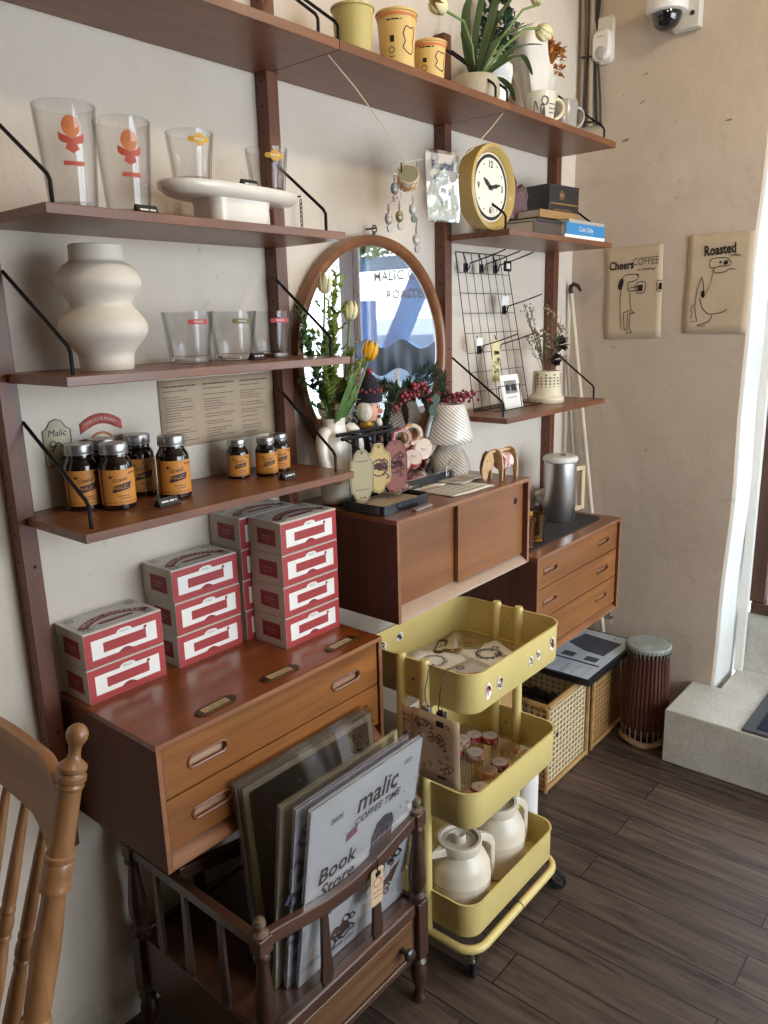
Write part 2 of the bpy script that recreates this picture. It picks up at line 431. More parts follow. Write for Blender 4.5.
CHROME = mat('chrome', 'd4d4d6', .12, 1.0)
BRASS = mat('aged_brass', '55452e', .4, .8)
WHITE = mat('white_paint', 'e9e6df', .5)
PAPER = mat('white_paper', 'ece9e2', .7)
CREAM = mat('cream_ceramic', 'e0d7c8', .32, coat=.4)
CREAMM = mat('cream_matte', 'dad0c1', .55, bump=.05)
REDP = mat('red_print', 'a83a3a', .5)
DRED = mat('dark_red_print', '8d2a2e', .5)
CARD = mat('greyish_carton', 'c4bdb2', .6)
INK = mat('black_ink', '1d1b20', .6)
GREY = mat('grey_print', '8e8c88', .6)
BLUEINK = mat('blue_ink', '2f5f86', .6)
BROWNINK = mat('brown_ink', '5d3a2c', .6)
KRAFT = mat('kraft_paper', 'c3b094', .8, bump=.05, bscale=14)
YEL = mat('mustard_enamel', 'd6c07a', .40, coat=.2)
YELMESH = holes('mustard_mesh', 'b39a62', sx=62, sy=95, thr=.30)
GLASS = glass('clear_glass')
AMB = glass('amber_glass', (.85, .45, .08))
DRINK = film('drinking_glass', refl=.12, rough=.03, tint=.95, edge=.55)
FILM = film('clear_film', refl=.04, rough=.04, tint=.985, kf=.12)
PANE = film('window_glass', refl=.02, rough=.0, tint=.99)
LEAF = mat('leaf_green', '4c6b35', .45, var=.3, vscale=30)
LEAFD = mat('dark_leaf', '27402c', .5, var=.3, vscale=30)
LEAFY = mat('yellow_green_leaf', '8f9a48', .5, var=.3, vscale=30)
STEM = mat('stem_green', '6c8548', .5)
TULW = mat('cream_petal', 'e2d8a8', .5, sss=.2, var=.12)
TULY = mat('yellow_petal', 'eda812', .45, sss=.1, var=.15)
BERRY = mat('red_berry', '7c1d2a', .35)

# ================================================================== SETTING
def struct(o): o['kind'] = 'structure'; return o
struct(MB().box(-3.2, 3.4, -4.0, .2, -.2, 0).build('floor', FLOOR))
struct(MB().box(-3.2, 3.4, -4.2, .2, 3.6, 3.7).build('ceiling', CEIL))
struct(MB().box(-3.2, 3.4, 0, .2, 0, 3.6).build('wall_left', WALL))
struct(MB().box(-3.4, -3.2, -4.2, .2, 0, 3.6).build('wall_back', plaster('light_cutting_umber', '5e4a38', '4a3a2c', '3a2c20')))  # unseen wall toned dark brown to cut the fill light
# far wall with an uneven plastered corner at the opening
mb = MB(); loops = []; jl = []
for i in range(25):
    z = 3.6*i/24; k = .005*math.sin(z*4.1)+.003*math.sin(z*9+1)-.012*z+.012
    y = -.795+k
    loops.append([(2.7, 0, z), (2.7, y+.012, z), (2.712, y+.0015, z), (3.0, y+.0015, z), (3.0, 0, z)]); jl.append([(2.709, y+.004, z), (2.712, y-.001, z), (2.99, y-.001, z), (2.99, y+.004, z)])
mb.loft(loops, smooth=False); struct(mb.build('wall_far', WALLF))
struct(MB().loft(jl, smooth=False).build('trim_1', plaster('white_jamb', 'e2e2dd', 'd0d0cb', 'a9a79f')))
struct(MB().box(2.95, 3.2, -4.2, -3.35, 0, 3.6).box(2.95, 3.2, -3.36, -.79, 2.75, 3.6).build('wall_far_front', WALL))
struct(MB().box(2.975, 3.2, -3.36, -.80, 0, .545).build('wall_shop_front_base', TERR))
# wall behind the camera, cut open for the added window
struct(MB().box(-3.2, .2, -4.2, -4.0, 0, 3.6).box(2.8, 3.2, -4.2, -4.0, 0, 3.6).box(.2, 2.8, -4.2, -4.0, 0, .6).box(.2, 2.8, -4.2, -4.0, 2.8, 3.6).build('wall_behind', WALL))
# raised terrazzo step in front of the opening
step = struct(MB().prism([(2.352, -3.36), (2.974, -3.36), (2.974, -.8125), (2.6995, -.8125), (2.6995, -.686), (2.352, -.686)], 0, .25).build('floor_step', TERR, bevel=.006))

# shop front window
win = bpy.data.objects.new('window_1', None); COL.objects.link(win); win.location = (2.99, -2.1, .55); struct(win)
FRAMEW = wood('window_frame_wood', '5d3c29', '3d261a', 'Z', .5, .2)
mb = MB()
mb.box(2.955, 3.04, -3.36, -.845, .545, .60); mb.box(2.96, 3.03, -3.36, -.85, 2.68, 2.75)
for y in (-.865, -1.74, -2.6, -3.32): mb.box(2.965, 3.03, y-.035 if y > -1.7 or y < -1.8 else y-.06, y+.035 if y > -1.7 or y < -1.8 else y+.06, .60, 2.68)
mb.build('window_frame', FRAMEW, win, world=True, bevel=.004)
for a, b in ((-1.68, -.90), (-2.565, -1.80), (-3.285, -2.635)):
    MB().box(2.993, 2.998, a, b, .60, 2.68).build('window_pane', PANE, win, world=True)
mb = MB(); mb.box(2.93, 2.965, -.838, -.80, .25, 2.75); mb.build('window_casing', WHITE, win, world=True, bevel=.004)
GOLD = mat('grey_lettering', '2c2e36', .6)
text('window_lettering', 'MALIC COFFEE', .080, GOLD, frame((3.002, -1.27, 2.190), 'outside'), win, True, bold=.0022, space=1.05)
text('window_lettering', 'ROASTERS', .072, GOLD, frame((3.002, -1.27, 2.080), 'outside'), win, True, bold=.0022, space=1.05)
# scalloped grey cafe curtain on the glass
mb = MB(); pts = []
for i in range(41):
    y = -1.67+.76*i/40; pts.append((y, 1.79+.028*math.sin(i/40*2*PI*2.6)))
low = [(y, 1.62+.026*math.sin(i/40*2*PI*2.6+.6)) for i, (y, _) in enumerate(pts)]
a = [mb.v((2.972+.006*math.sin(i*1.3), y, z)) for i, (y, z) in enumerate(pts)]; b = [mb.v((2.972+.006*math.sin(i*1.3), y, z)) for i, (y, z) in enumerate(low)]
for i in range(40): mb.f([a[i], a[i+1], b[i+1], b[i]], True)
cur = mb.build('cafe_curtain', mat('slate_fabric', '5d6675', .9), solid=.002)
tag(cur, 'scalloped slate grey fabric band across the shop window, seen only in the round mirror', 'curtain')
# second window, unseen, added to let in light from behind
win2 = bpy.data.objects.new('fill_window_2', None); COL.objects.link(win2); win2.location = (1.5, -4.1, .6); struct(win2)
mb = MB(); mb.box(.2, 2.8, -4.12, -4.05, .6, .68).box(.2, 2.8, -4.12, -4.05, 2.72, 2.8)
for x in (.24, 1.5, 2.76): mb.box(x-.04, x+.04, -4.12, -4.05, .68, 2.72)
mb.build('window_frame', FRAMEW, win2, world=True)
# mat on the step
mb = MB(); mb.box(2.36, 2.90, -1.75, -1.0, .2501, .262)
om = mb.build('door_mat', mat('mat_border', '4b4d52', .9), bevel=.003)
mb = MB()
for i in range(46): mb.box(2.39+i*.0107, 2.395+i*.0107, -1.72, -1.05, .2625, .268)
mb.build('mat_bristle', mat('mat_bristles', '2c3542', .95), om)
tag(om, 'dark ribbed door mat lying on the pale terrazzo step', 'mat')

# ================================================================== SHELVING SYSTEM
W = .82
HOLE = DARK
UPLAB = ['walnut wall upright at the left edge, beside the spindle chair', 'walnut wall upright just left of the round mirror',
         'walnut wall upright just right of the round mirror', 'walnut wall upright nearest the room corner and hooked poles']
for k in range(4):
    mb = MB(); x = k*W; z0 = .66 if k < 3 else .60
    mb.box(x-.021, x+.021, -.047, -.001, z0, 2.87 if k < 3 else 2.63)
    o = mb.build('shelf_upright', WALZ, bevel=.002)
    mb = MB(); z = z0+.05
    F1 = basis((x-.021, -.026, 0), (0, -1, 0), (0, 0, 1)); F2 = frame((x+.004, -.047, 0), 'front')
    while z < (2.85 if k < 3 else 2.6):
        mb.disc(0, z, .0036, F1, .0004, 10)
        z += .064
    z = z0+.32
    while z < (2.85 if k < 3 else 2.6):
        mb.disc(0, z, .0042, F2, .0004, 10); z += .42
    mb.build('screw_hole', HOLE, o, fixn=False)['kind'] = 'stuff'
    tag(o, UPLAB[k], 'shelf upright', 'walnut wall uprights')

def shelf(k, z, t, lab, br=(.19, .05)):
    x0, x1 = k*W+.0008, (k+1)*W-.0008
    r = thing('wall_shelf', lab, 'shelf', (k*W+W/2, -.15, z-t), group='walnut wall shelves')
    P = [(x0, -.299), (x1, -.299), (x1, -.049), (x1-.0225, -.049), (x1-.0225, -.003), (x0+.0225, -.003), (x0+.0225, -.049), (x0, -.049)]
    MB().prism(P, z-t, z).build('shelf_board', WAL, r, world=True, bevel=.0015)
    for s, xu in ((1, k*W), (-1, (k+1)*W)):
        mb = MB(); xa, xb = xu+s*.020, xu+s*.036
        pts = [(xu+s*.0265, -.02, z+br[0]+.03), (xa+s*.003, -.045, z+br[0]+.022), (xb, -.254, z+br[1]+.008), (xb, -.262, z+br[1]-.004), (xb, -.262, z+.0005)]
        if s > 0 or True: mb.tube(pts[1:], .0042, 8)
        mb.build('support_rod', BLACK, r, world=True)
        MB().cyl((xu+s*.0215, -.06, z-.004), (xu+s*.0215, -.003, z-.004), .004, seg=8).build('shelf_pin', BLACK, r, world=True)
    return r
shelf(0, 2.610, .023, 'top left walnut shelf board under which the tall beer glasses stand')
shelf(1, 2.610, .023, 'top middle walnut shelf carrying the yellow pots and paper cups')
shelf(2, 2.610, .023, 'top right walnut shelf carrying the two mugs and the wrapped bouquet')
shelf(0, 2.156, .02, 'walnut shelf carrying the tall beer glasses and the cream oval stand')
shelf(0, 1.836, .02, 'walnut shelf carrying the bulging cream vase and three tumblers')
shelf(0, 1.517, .02, 'walnut shelf carrying the dark jars with orange labels')
shelf(2, 2.221, .02, 'walnut shelf carrying the yellow clock and the books')
shelf(2, 1.575, .02, 'walnut shelf carrying the black wire grid and the calendar pot')

def case(r, x0, x1, yf, z0, z1, t, top, side, rail, railh, backy=-.003):
    """cabinet carcass: sides, top, bottom with sloping front rail, back"""
    MB().box(x0, x1, yf, backy, z1-t, z1).build('cabinet_top', top, r, world=True, bevel=.0015)
    for xa in (x0, x1-t): MB().box(xa, xa+t, yf, backy, z0, z1-t-.0002).build('side_panel', side, r, world=True, bevel=.001)
    MB().box(x0+t, x1-t, yf+.05, backy, z0, z0+t).build('bottom_panel', side, r, world=True); MB().box(x0+t, x1-t, backy-.008, backy, z0+t, z1-t).build('back_panel', side, r, world=True)
    K = basis((x0+t, 0, 0), (0, 1, 0), (0, 0, 1))
    P = [(yf, z0), (yf, z0+.008), (yf+.038, z0+railh), (yf+.05, z0+railh), (yf+.05, z0)]
    mb = MB(); a = [mb.v((x0+t, p, q)) for p, q in P]; b = [mb.v((x1-t, p, q)) for p, q in P]
    mb.f(a); mb.f(b[::-1])
    for i in range(5): mb.f([a[i], a[(i+1) % 5], b[(i+1) % 5], b[i]])
    mb.build('bottom_rail', rail, r, world=True)

def edge(r, x0, x1, yf, z0, z1, t, m):
    mb = MB(); mb.box(x0, x0+t, yf-.0008, yf, z0, z1); mb.box(x1-t, x1, yf-.0008, yf, z0, z1); mb.box(x0+t, x1-t, yf-.0008, yf, z1-t, z1)
    mb.build('front_edging', m, r, world=True)

# --- left chest: two wide drawers with long oval grips
c1 = thing('drawer_cabinet', 'wide teak two-drawer wall cabinet under the red coffee boxes', 'cabinet', (.41, -.21, .743))
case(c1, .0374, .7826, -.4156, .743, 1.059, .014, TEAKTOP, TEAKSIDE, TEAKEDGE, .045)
edge(c1, .0374, .7826, -.4156, .743, 1.059, .012, TEAKEDGE)
def stadium(cx, cz, w, h, n=10):
    r = h/2; P = []
    for s, a in ((1, -90), (-1, 90)):
        for i in range(n+1):
            t = R(a+180*i/n); P.append((cx+s*(w/2-r)+r*math.cos(t), cz+r*math.sin(t)))
    return P
def drawer(r, x0, x1, y, z0, z1, m, grips, kind):
    """drawer front with finger hollows cut through it and a raised lip round each"""
    bm = bmesh.new(); E = []; T_ = .016
    def loop(P, yy):
        V = [bm.verts.new((a, yy, b)) for a, b in P]; return V, [bm.edges.new((V[i], V[(i+1) % len(V)])) for i in range(len(V))]
    rect = [(x0, z0), (x1, z0), (x1, z1), (x0, z1)]; fo, eo = loop(rect, y); E += eo; bo, _ = loop(rect, y+T_)
    for i in range(4): bm.faces.new((fo[i], fo[(i+1) % 4], bo[(i+1) % 4], bo[i]))
    shapes = []
    for gx, gz, gw, gh in grips:
        f = (lambda e: stadium(gx, gz, gw-2*e, gh-2*e)) if kind == 'oval' else (lambda e: rrect(gx-gw/2+e, gx+gw/2-e, gz-gh/2+e, gz+gh/2-e, .006))
        shapes.append((f(0), f(.003), f(.006), gz)); V, e = loop(f(.005), y); E += e; B, _ = loop(f(.005), y+T_)
        for i in range(len(V)): bm.faces.new((V[i], V[(i+1) % len(V)], B[(i+1) % len(V)], B[i]))
    bmesh.ops.triangle_fill(bm, edges=E, use_beauty=True)
    bmesh.ops.recalc_face_normals(bm, faces=bm.faces)
    mb = MB(); mb.bm.free(); mb.bm = bm; d = mb.build('drawer', m, r, world=True, fixn=False)
    pm = parent_mat(d)
    for P0, P1, P2, gz in shapes:
        mb = MB(); mb.loft([[Vector((a, yy, b)) for a, b in P] for P, yy in ((P0, y), (P0, y-.0025), (P1, y-.0045), (P2, y-.0030), (P2, y+.006))], smooth=False, cap=False)
        h = mb.build('drawer_grip', LIP, d); h.data.transform(pm.inverted())
        mb = MB(); xs = [a for a, b in P0]; zs = [b for a, b in P0]; xa, xb, za, zb = min(xs), max(xs), min(zs), max(zs)
        q = [mb.v(p) for p in ((xa, y+.0055, za), (xb, y+.0055, za), (xb, y+.0155, zb), (xa, y+.0155, zb))]; mb.f(q[::-1])
        g = mb.build('grip_hollow', mat_hollow, d, fixn=False); g.data.transform(pm.inverted())
    return d
mat_hollow = wood('grip_hollow_wood', 'b08058', '85583a', 'X', .5, .1)
drawer(c1, .0545, .7655, -.4100, .9195, 1.0435, TEAK, [(.172, .979, .115, .034), (.636, .979, .115, .034)], 'oval')
drawer(c1, .0545, .7655, -.4100, .7905, .9155, TEAK, [(.172, .849, .115, .034), (.636, .849, .115, .034)], 'oval')

# --- middle cabinet with two sliding doors
c2 = thing('sliding_door_cabinet', 'teak wall cabinet with two sliding doors under the lamp', 'cabinet', (1.23, -.21, 1.069))
case(c2, .857, 1.603, -.4199, 1.069, 1.380, .014, TEAKTOP, TEAKSIDE, mat('glare_pale_edge', 'b9a08c', .25, coat=.5), .034)  # bottom rail paled so its colour carries the daylight glare
edge(c2, .857, 1.603, -.4199, 1.069, 1.380, .012, TEAKEDGE)
DOORW = wood('door_veneer', '996336', '764828', 'X', .45, .12, scale=.35)
def hole_disc(r, x, z, y):
    mb = MB(); F = frame((x, y, z), 'front'); mb.disc(0, 0, .012, F, .0006, 24); mb.build('finger_hole', DARK, r, world=True, fixn=False)
    mb = MB(); mb.ring2(0, 0, .0125, .002, F, .0012); mb.build('hole_rim', LIP, r, world=True, fixn=False)
d = MB().box(.872, 1.21, -.384, -.370, 1.103, 1.366).build('sliding_door', DOORW, c2, world=True, bevel=.001, label='left sliding door, set further back')
hole_disc(d, .8925, 1.31, -.384)
d = MB().box(1.186, 1.588, -.401, -.387, 1.103, 1.366).build('sliding_door', DOORW, c2, world=True, bevel=.001, label='right sliding door, in front')
hole_disc(d, 1.535, 1.305, -.401)

# --- right chest: three drawers with short rectangular grips
c3 = thing('drawer_cabinet', 'teak three-drawer wall cabinet in the corner under the steel coffee press', 'cabinet', (2.05, -.21, .64))
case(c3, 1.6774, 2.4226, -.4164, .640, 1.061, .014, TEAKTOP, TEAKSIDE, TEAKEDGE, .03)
edge(c3, 1.6774, 2.4226, -.4164, .640, 1.061, .012, TEAKEDGE)
for z0, z1 in ((.926, 1.046), (.799, .922), (.672, .795)):
    zc = (z0+z1)/2
    drawer(c3, 1.6935, 2.4065, -.406, z0, z1, TEAK, [(1.80, zc, .11, .028), (2.27, zc, .11, .028)], 'rect')
mb = MB(); mb.box(2.395, 2.42, -.40, -.37, .585, .64); mb.box(2.395, 2.42, -.40, -.397, .56, .60)
mb.build('mounting_bracket', mat('zinc', 'a8a29a', .4, .7), c3, world=True, bevel=.001)

# black mat on the right cabinet
mb = MB(); mb.prism(rrect(1.70, 2.375, -.355, -.06, .05), 1.0612, 1.066)
tag(mb.build('serving_mat', mat('charcoal_mat', '2b2726', .8, bump=.1), bevel=.001), 'charcoal serving mat on the corner cabinet under the coffee press', 'mat')

# brass label holders lying along the left chest's front
lh = thing('label_holder', 'x', 'label holder', (0, 0, 1.0595), group='brass label holders')
mb = MB(); F = frame((0, 0, 0), 'top')
for P in ([(-.045, -.017), (.045, -.017), (.045, -.012), (-.045, -.012)], [(-.045, .012), (.045, .012), (.045, .017), (-.045, .017)],
          [(-.058, -.008), (-.045, -.017), (-.040, -.017), (-.040, .017), (-.045, .017), (-.058, .008)], [(.058, -.008), (.045, -.017), (.040, -.017), (.040, .017), (.045, .017), (.058, .008)]):
    mb.prism(P, .0003, .004, F)
mb.build('holder_frame', BRASS, lh, bevel=.0006)
MB().box(-.040, .040, -.012, .012, .0004, .0018).build('label_card', mat('tan_card', 'c3ab84', .7), lh)
mb = MB(); scribble(mb, -.032, .032, .003, .005, 0, F, d=.0021); scribble(mb, -.025, .025, -.005, .003, 0, F, d=.0021); mb.build('lettering', BROWNINK, lh, fixn=False)
lh.location = (.232, -.372, 1.0592); lh.rotation_euler = (0, 0, R(3)); lh['label'] = 'small brass label holder on the chest top nearest the chair'
dup(lh, (.442, -.365, 1.0592), R(-2), 'small brass label holder on the chest top, middle of the three')
dup(lh, (.672, -.362, 1.0592), R(2), 'small brass label holder on the chest top nearest the yellow trolley')

# ================================================================== RED COFFEE BOXES
BW, BD, BH = .212, .130, .0885
def carton():
    r = thing('coffee_box', 'x', 'box')
    mb = MB(); mb.box(0, BW, 0, BD, 0, BH-.0006); mb.build('carton', CARD, r, bevel=.0012)
    F = frame((0, 0, 0), 'front')
    mb = MB(); mb.flat([(.001, .001), (BW-.001, .001), (BW-.001, BH-.004), (.001, BH-.004)], F, .0004); mb.build('front_print', REDP, r, fixn=False)
    mb = MB()
    x0, x1, z0, z1 = .018, BW-.018, .018, BH-.022; tx = .030; tz = .012
    for P in ([(x0, z0), (x1, z0), (x1, z0+tz), (x0, z0+tz)], [(x0, z1-tz), (x1, z1-tz), (x1, z1), (x0, z1)], [(x0, z0+tz), (x0+tx, z0+tz), (x0+tx, z1-tz), (x0, z1-tz)], [(x1-tx, z0+tz), (x1, z0+tz), (x1, z1-tz), (x1-tx, z1-tz)]):
        mb.flat(P, F, .0007)
    mb.flat([(BW/2-.022, z1), (BW/2+.022, z1), (BW/2+.018, z1+.006), (BW/2+.010, z1+.009), (BW/2-.010, z1+.009), (BW/2-.018, z1+.006)], F, .0007)
    mb.build('white_border', WHITE, r, fixn=False)
    mb = MB(); mb.flat([(BW/2-.024+.048*i/8, z0-.003+.011*math.sin(PI*i/8)) for i in range(9)], F, .0010); mb.build('red_seal', DRED, r, fixn=False); mb = MB()
    mb.flat([(x1-tx-.006, z1-.012), (x1-tx+.003, z1-.010), (x1-tx+.002, z1-.002), (x1-tx-.005, z1-.004)], F, .001)
    mb.build('corner_mark', DRED, r, fixn=False)
    mb = MB(); 
    for i, z in enumerate((.036, .043, .050)): scribble(mb, x0+tx+.006, x1-tx-.008-.02*(i == 0), z, .0028, 0, F, d=.0010)
    scribble(mb, x0+.01, x1-.02, .009, .0025, 0, F, d=.0007)
    mb.build('small_print', DRED, r, fixn=False)
    text('lettering', 'MALIC', .009, GREY, frame((BW/2, 0, z1+.0015), 'front'), r, d=.0012)
    G = basis((0, BD, 0), (0, -1, 0), (0, 0, 1))
    mb = MB(); mb.flat([(.035, .022), (BD-.022, .022), (BD-.022, BH-.022), (.035, BH-.022)], G, .0004); mb.build('side_label', DRED, r, fixn=False)
    mb = MB(); scribble(mb, .055, BD-.04, .047, .006, 0, G, d=.0008); scribble(mb, .05, BD-.045, .038, .0035, 0, G, d=.0008); mb.build('side_lettering', GREY, r, fixn=False)
    return r
def carton_lid(r):
    T = frame((0, 0, BH-.0006), 'top')
    mb = MB(); mb.box(.0005, BW-.0005, .0005, BD-.0005, BH-.0006, BH-.0001); mb.build('lid', PAPER, r)
    mb = MB(); mb.line([(.012, .012), (BW-.012, .012), (BW-.012, BD-.012), (.012, BD-.012)], .0016, T, .0010, closed=True, curve=False)
    for sx, sy in ((0, 0), (1, 0), (0, 1), (1, 1)):
        cx, cy = (.024 if not sx else BW-.024), (.024 if not sy else BD-.024)
        mb.ring2(cx, cy, .010, .0022, T, .0012); mb.ring2(cx, cy, .005, .0018, T, .0012)
    mb.ring2(BW/2, -.02, .098, .0016, T, .0012, seg=60, a0=38, a1=142); mb.ring2(BW/2, -.045, .094, .0016, T, .0012, seg=60, a0=35, a1=145)
    mb.build('lid_ornament', GREY, r, fixn=False)
    mb = MB(); P = []
    for i in range(21):
        a = R(145-110*i/20); P.append((BW/2+.118*math.cos(a), -.030+.118*math.sin(a)))
    for i in range(21):
        a = R(35+110*i/20); P.append((BW/2+.094*math.cos(a), -.030+.094*math.sin(a)))
    for i in range(20):
        mb.flat([P[i], P[i+1], P[40-i], P[41-i]], T, .0014)
    mb.flat([(BW/2-.042, .030), (BW/2+.046, .030), (BW/2+.05, .036), (BW/2+.046, .042), (BW/2-.042, .042), (BW/2-.046, .036)], T, .0014)
    mb.build('lid_banner', DRED, r, fixn=False)
    text('lettering', 'MALIC COFFEE', .021, WHITE, T @ Matrix.Translation((BW/2, .077, 0)), r, bend=.107, d=.002, sx=1.25)
box0 = carton()
LIDS = []
STK = [('left', .052, -.134, 2), ('middle', .304, -.133, 3), ('right', .556, -.269, 4), ('rear', .530, -.1345, 4)]
first = True
for nm, x, y, n in STK:
    for i in range(n):
        pos = {'left': ['lower red and white coffee box of the pair nearest the chair', 'upper red and white coffee box of the pair nearest the chair'],
               'middle': ['bottom coffee box of the three-high middle stack', 'second coffee box of the three-high middle stack', 'topmost coffee box of the three-high middle stack'],
               'right': ['bottom coffee box of the four-high front right stack', 'second coffee box from the bottom of the front right stack', 'third coffee box from the bottom of the front right stack', 'topmost coffee box of the front right stack, under the jar shelf'],
               'rear': ['bottom coffee box of the stack against the wall behind the others', 'second coffee box up in the stack against the wall', 'third coffee box up in the stack against the wall', 'topmost coffee box of the stack against the wall']}[nm][i]
        loc = (x+rnd.uniform(-.002, .002), y, 1.0592+i*(BH+.0006))
        o = dup(box0, loc, 0, pos, 'red and white coffee boxes')
        if i == n-1: carton_lid(o)
for k in list(kids(box0)): bpy.data.objects.remove(k)
bpy.data.objects.remove(box0)

# ================================================================== JARS ON THE LOWER SHELF
JARG = mat('dark_amber_glass', '1a0d08', .08, coat=.6)
LABEL = mat('orange_label', 'c98638', .55)
LIDM = mat('brushed_tin', 'b5b3b0', .35, .9)
def cyl_frame_label(mb, r, a0, a1, z0, z1, d, n=14, mi=0):
    mb.mi = mi
    for i in range(n):
        t0, t1 = R(a0+(a1-a0)*i/n), R(a0+(a1-a0)*(i+1)/n)
        mb.f([mb.v(((r+d)*math.cos(t), (r+d)*math.sin(t), z)) for t, z in ((t0, z0), (t1, z0), (t1, z1), (t0, z1))], True)
def wrap(o, r):
    """bend a flat mesh lying in x (arc length), z around a cylinder facing -y"""
    bm = bmesh.new(); bm.from_mesh(o.data); st = max(r*.2, .004)
    for i in range(-20, 21):
        bmesh.ops.bisect_plane(bm, geom=bm.verts[:]+bm.edges[:]+bm.faces[:], plane_co=(i*st, 0, 0), plane_no=(1, 0, 0))
    bm.to_mesh(o.data); bm.free()
    for v in o.data.vertices:
        x, y, z = v.co; a = x/r-PI/2; v.co = Vector(((r-y)*math.cos(a), (r-y)*math.sin(a), z))
def jar(r, h):
    t = thing('supplement_jar', 'x', 'jar')
    lid = h*.16; sh = h*.80
    MB().lathe([(0, 0), (r*.93, 0), (r, r*.08), (r, h*.66), (r*.97, h*.70), (r*.80, h*.78), (r*.76, h*.80), (r*.76, h*.86), (0, h*.86)], seg=36).build('jar_body', JARG, t)
    mb = MB(); P = [(0, h*.84), (r*.80, h*.84), (r*.83, h*.845), (r*.83, h*.855)]
    mb.lathe(P+[(r*.815, h*.86), (r*.83, h*.87), (r*.83, h*.97), (r*.79, h), (0, h)], seg=36); mb.build('jar_lid', LIDM, t)
    mb = MB(); cyl_frame_label(mb, r, -175, -5, h*.08, h*.62, .0007, 24); mb.build('jar_label', LABEL, t, fixn=False)
    K = frame((0, 0, 0), 'front'); s = r/.043
    mb = MB()
    mb.flat([(-.024*s, h*.27), (.020*s, h*.32), (.026*s, h*.43), (-.018*s, h*.38)], K, .0014)
    for a, b, c in ((.05, .10, -.02), (.0, .05, .0)): pass
    scribble(mb, -.012*s, .018*s, h*.22, .003*s, 0, K, d=.0014); scribble(mb, -.005*s, .02*s, h*.18, .003*s, 0, K, d=.0014)
    scribble(mb, .02*s, .045*s, h*.56, .005*s, 0, K, d=.0014)
    mb.line([(-.03*s, h*.50), (-.024*s, h*.54), (-.026*s, h*.49), (-.018*s, h*.53)], .0018*s, K, .0014)
    mb.line([(-.050*s, h*.08), (-.050*s, h*.62)], .003*s, K, .0014, curve=False)
    mb.line([(-.055*s, h*.12), (.055*s, h*.12)], .001*s, K, .0014, curve=False)
    o = mb.build('label_print', INK, t, fixn=False); wrap(o, r)
    o = text('lettering', 'MALIC', .0135*s, LABEL, K @ Matrix.Rotation(R(7), 4, 'Z') @ Matrix.Translation((.0045*s, h*.345, 0)), t, d=.0020, sx=.95); wrap(o, r)
    o = text('lettering', 'Grand', .014*s, INK, K @ Matrix.Rotation(R(7), 4, 'Z') @ Matrix.Translation((.004*s, h*.465, 0)), t, d=.0014, shear=.4); wrap(o, r)
    return t
J = jar(.0393, .152); S = jar(.0305, .106)
view = lambda x, y: math.atan2(-1.7525-y, -0.7657-x)+PI/2
ZC = 1.5175
for i, (x, y, l) in enumerate([(.131, -.070, 'large dark jar with orange label behind the diagonal shelf rod'), (.183, -.131, 'large dark jar with orange label, front one beside the shelf rod'),
                               (.298, -.046, 'large dark jar with orange label standing furthest back of the four'), (.330, -.145, 'large dark jar with orange label behind the black price card')]):
    o = J if i == 0 else dup(J, (0, 0, 0)); o.location = (x, y, ZC); o.rotation_euler = (0, 0, view(x, y)*.8+.15); o['label'] = l; o['group'] = 'large dark jars'
for i, (x, y, l) in enumerate([(.576, -.090, 'small dark jar with orange label standing apart on the left'), (.645, -.130, 'small dark jar with orange label, middle of the three'),
                               (.715, -.105, 'small dark jar with orange label next to the upright')]):
    o = S if i == 0 else dup(S, (0, 0, 0)); o.location = (x, y, ZC); o.rotation_euler = (0, 0, view(x, y)*.8+.1); o['label'] = l; o['group'] = 'small dark jars'
o = dup(J, (.207, -.0405, ZC), .2, 'large dark jar hidden behind the left pair, only its lid showing', 'large dark jars')

def price_card(x, y, z, lab, wd=.06, a=0, h=.024, body=None):
    t = thing('price_card', lab, 'price card', (x, y, z+.0006), a, 'small black price cards')
    mb = MB(); K = basis((-wd/2, 0, 0), (0, 1, 0), (0, 0, 1))
    P = [(-.016, 0), (.012, 0), (-.0, h), (-.004, h)]
    mb.prism(P, 0, wd, K); mb.build('card_body', BLKP, t, bevel=.0006)
    n = Vector((0, -h, .012)).normalized()
    F = basis((0, -.010, h*.5), (1, 0, 0), (0, .012, h))
    mb = MB(); scribble(mb, -wd*.38, wd*.36, 0, .007, 0, F, d=.0012); mb.build('card_print', WHITE, t, fixn=False)
    return t
price_card(.258, -.235, 2.1565, 'small black price card in front of the second tall beer glass', .052, 0, .022, 'MALIC')
price_card(.262, -.205, 1.5175, 'small black price card in front of the large jar on the right', .060, .1, .018)
price_card(.640, -.217, 1.5175, 'small black price card in front of the small jars', .055, .15, .018)
price_card(.594, -.175, 1.8365, 'small black price card beside the middle tumbler', .045, .1, .018)

# ================================================================== VASE AND GLASSES
def smooth_prof(P, n=5):
    out = []
    for i in range(len(P)-1):
        p0, p1, p2, p3 = [Vector(P[max(0, min(len(P)-1, j))]) for j in (i-1, i, i+1, i+2)]
        for k in range(n):
            t = k/n; q = .5*((2*p1)+(p2-p0)*t+(2*p0-5*p1+4*p2-p3)*t*t+(3*p1-p0-3*p2+p3)*t**3); out.append((max(q.x, 0), q.y))
    out.append(tuple(P[-1])); return out
P = [(.060, 0), (.062, .012), (.064, .035), (.078, .055), (.098, .080), (.099, .105), (.082, .130), (.070, .145), (.076, .162), (.093, .185), (.094, .205), (.080, .228), (.063, .240), (.060, .250), (.059, .275)]
pr_ = [(a*.94, b*.955) for a, b in [(0, 0)]+smooth_prof(P)+[(.056, .277), (.053, .274), (.053, .24), (0, .2)]]
o = MB().lathe(pr_, seg=56).build('cream_vase', CREAMM)
o.location = (.180, -.150, 1.8365); tag(o, 'large cream ceramic vase with two round bulges on the middle left shelf', 'vase')

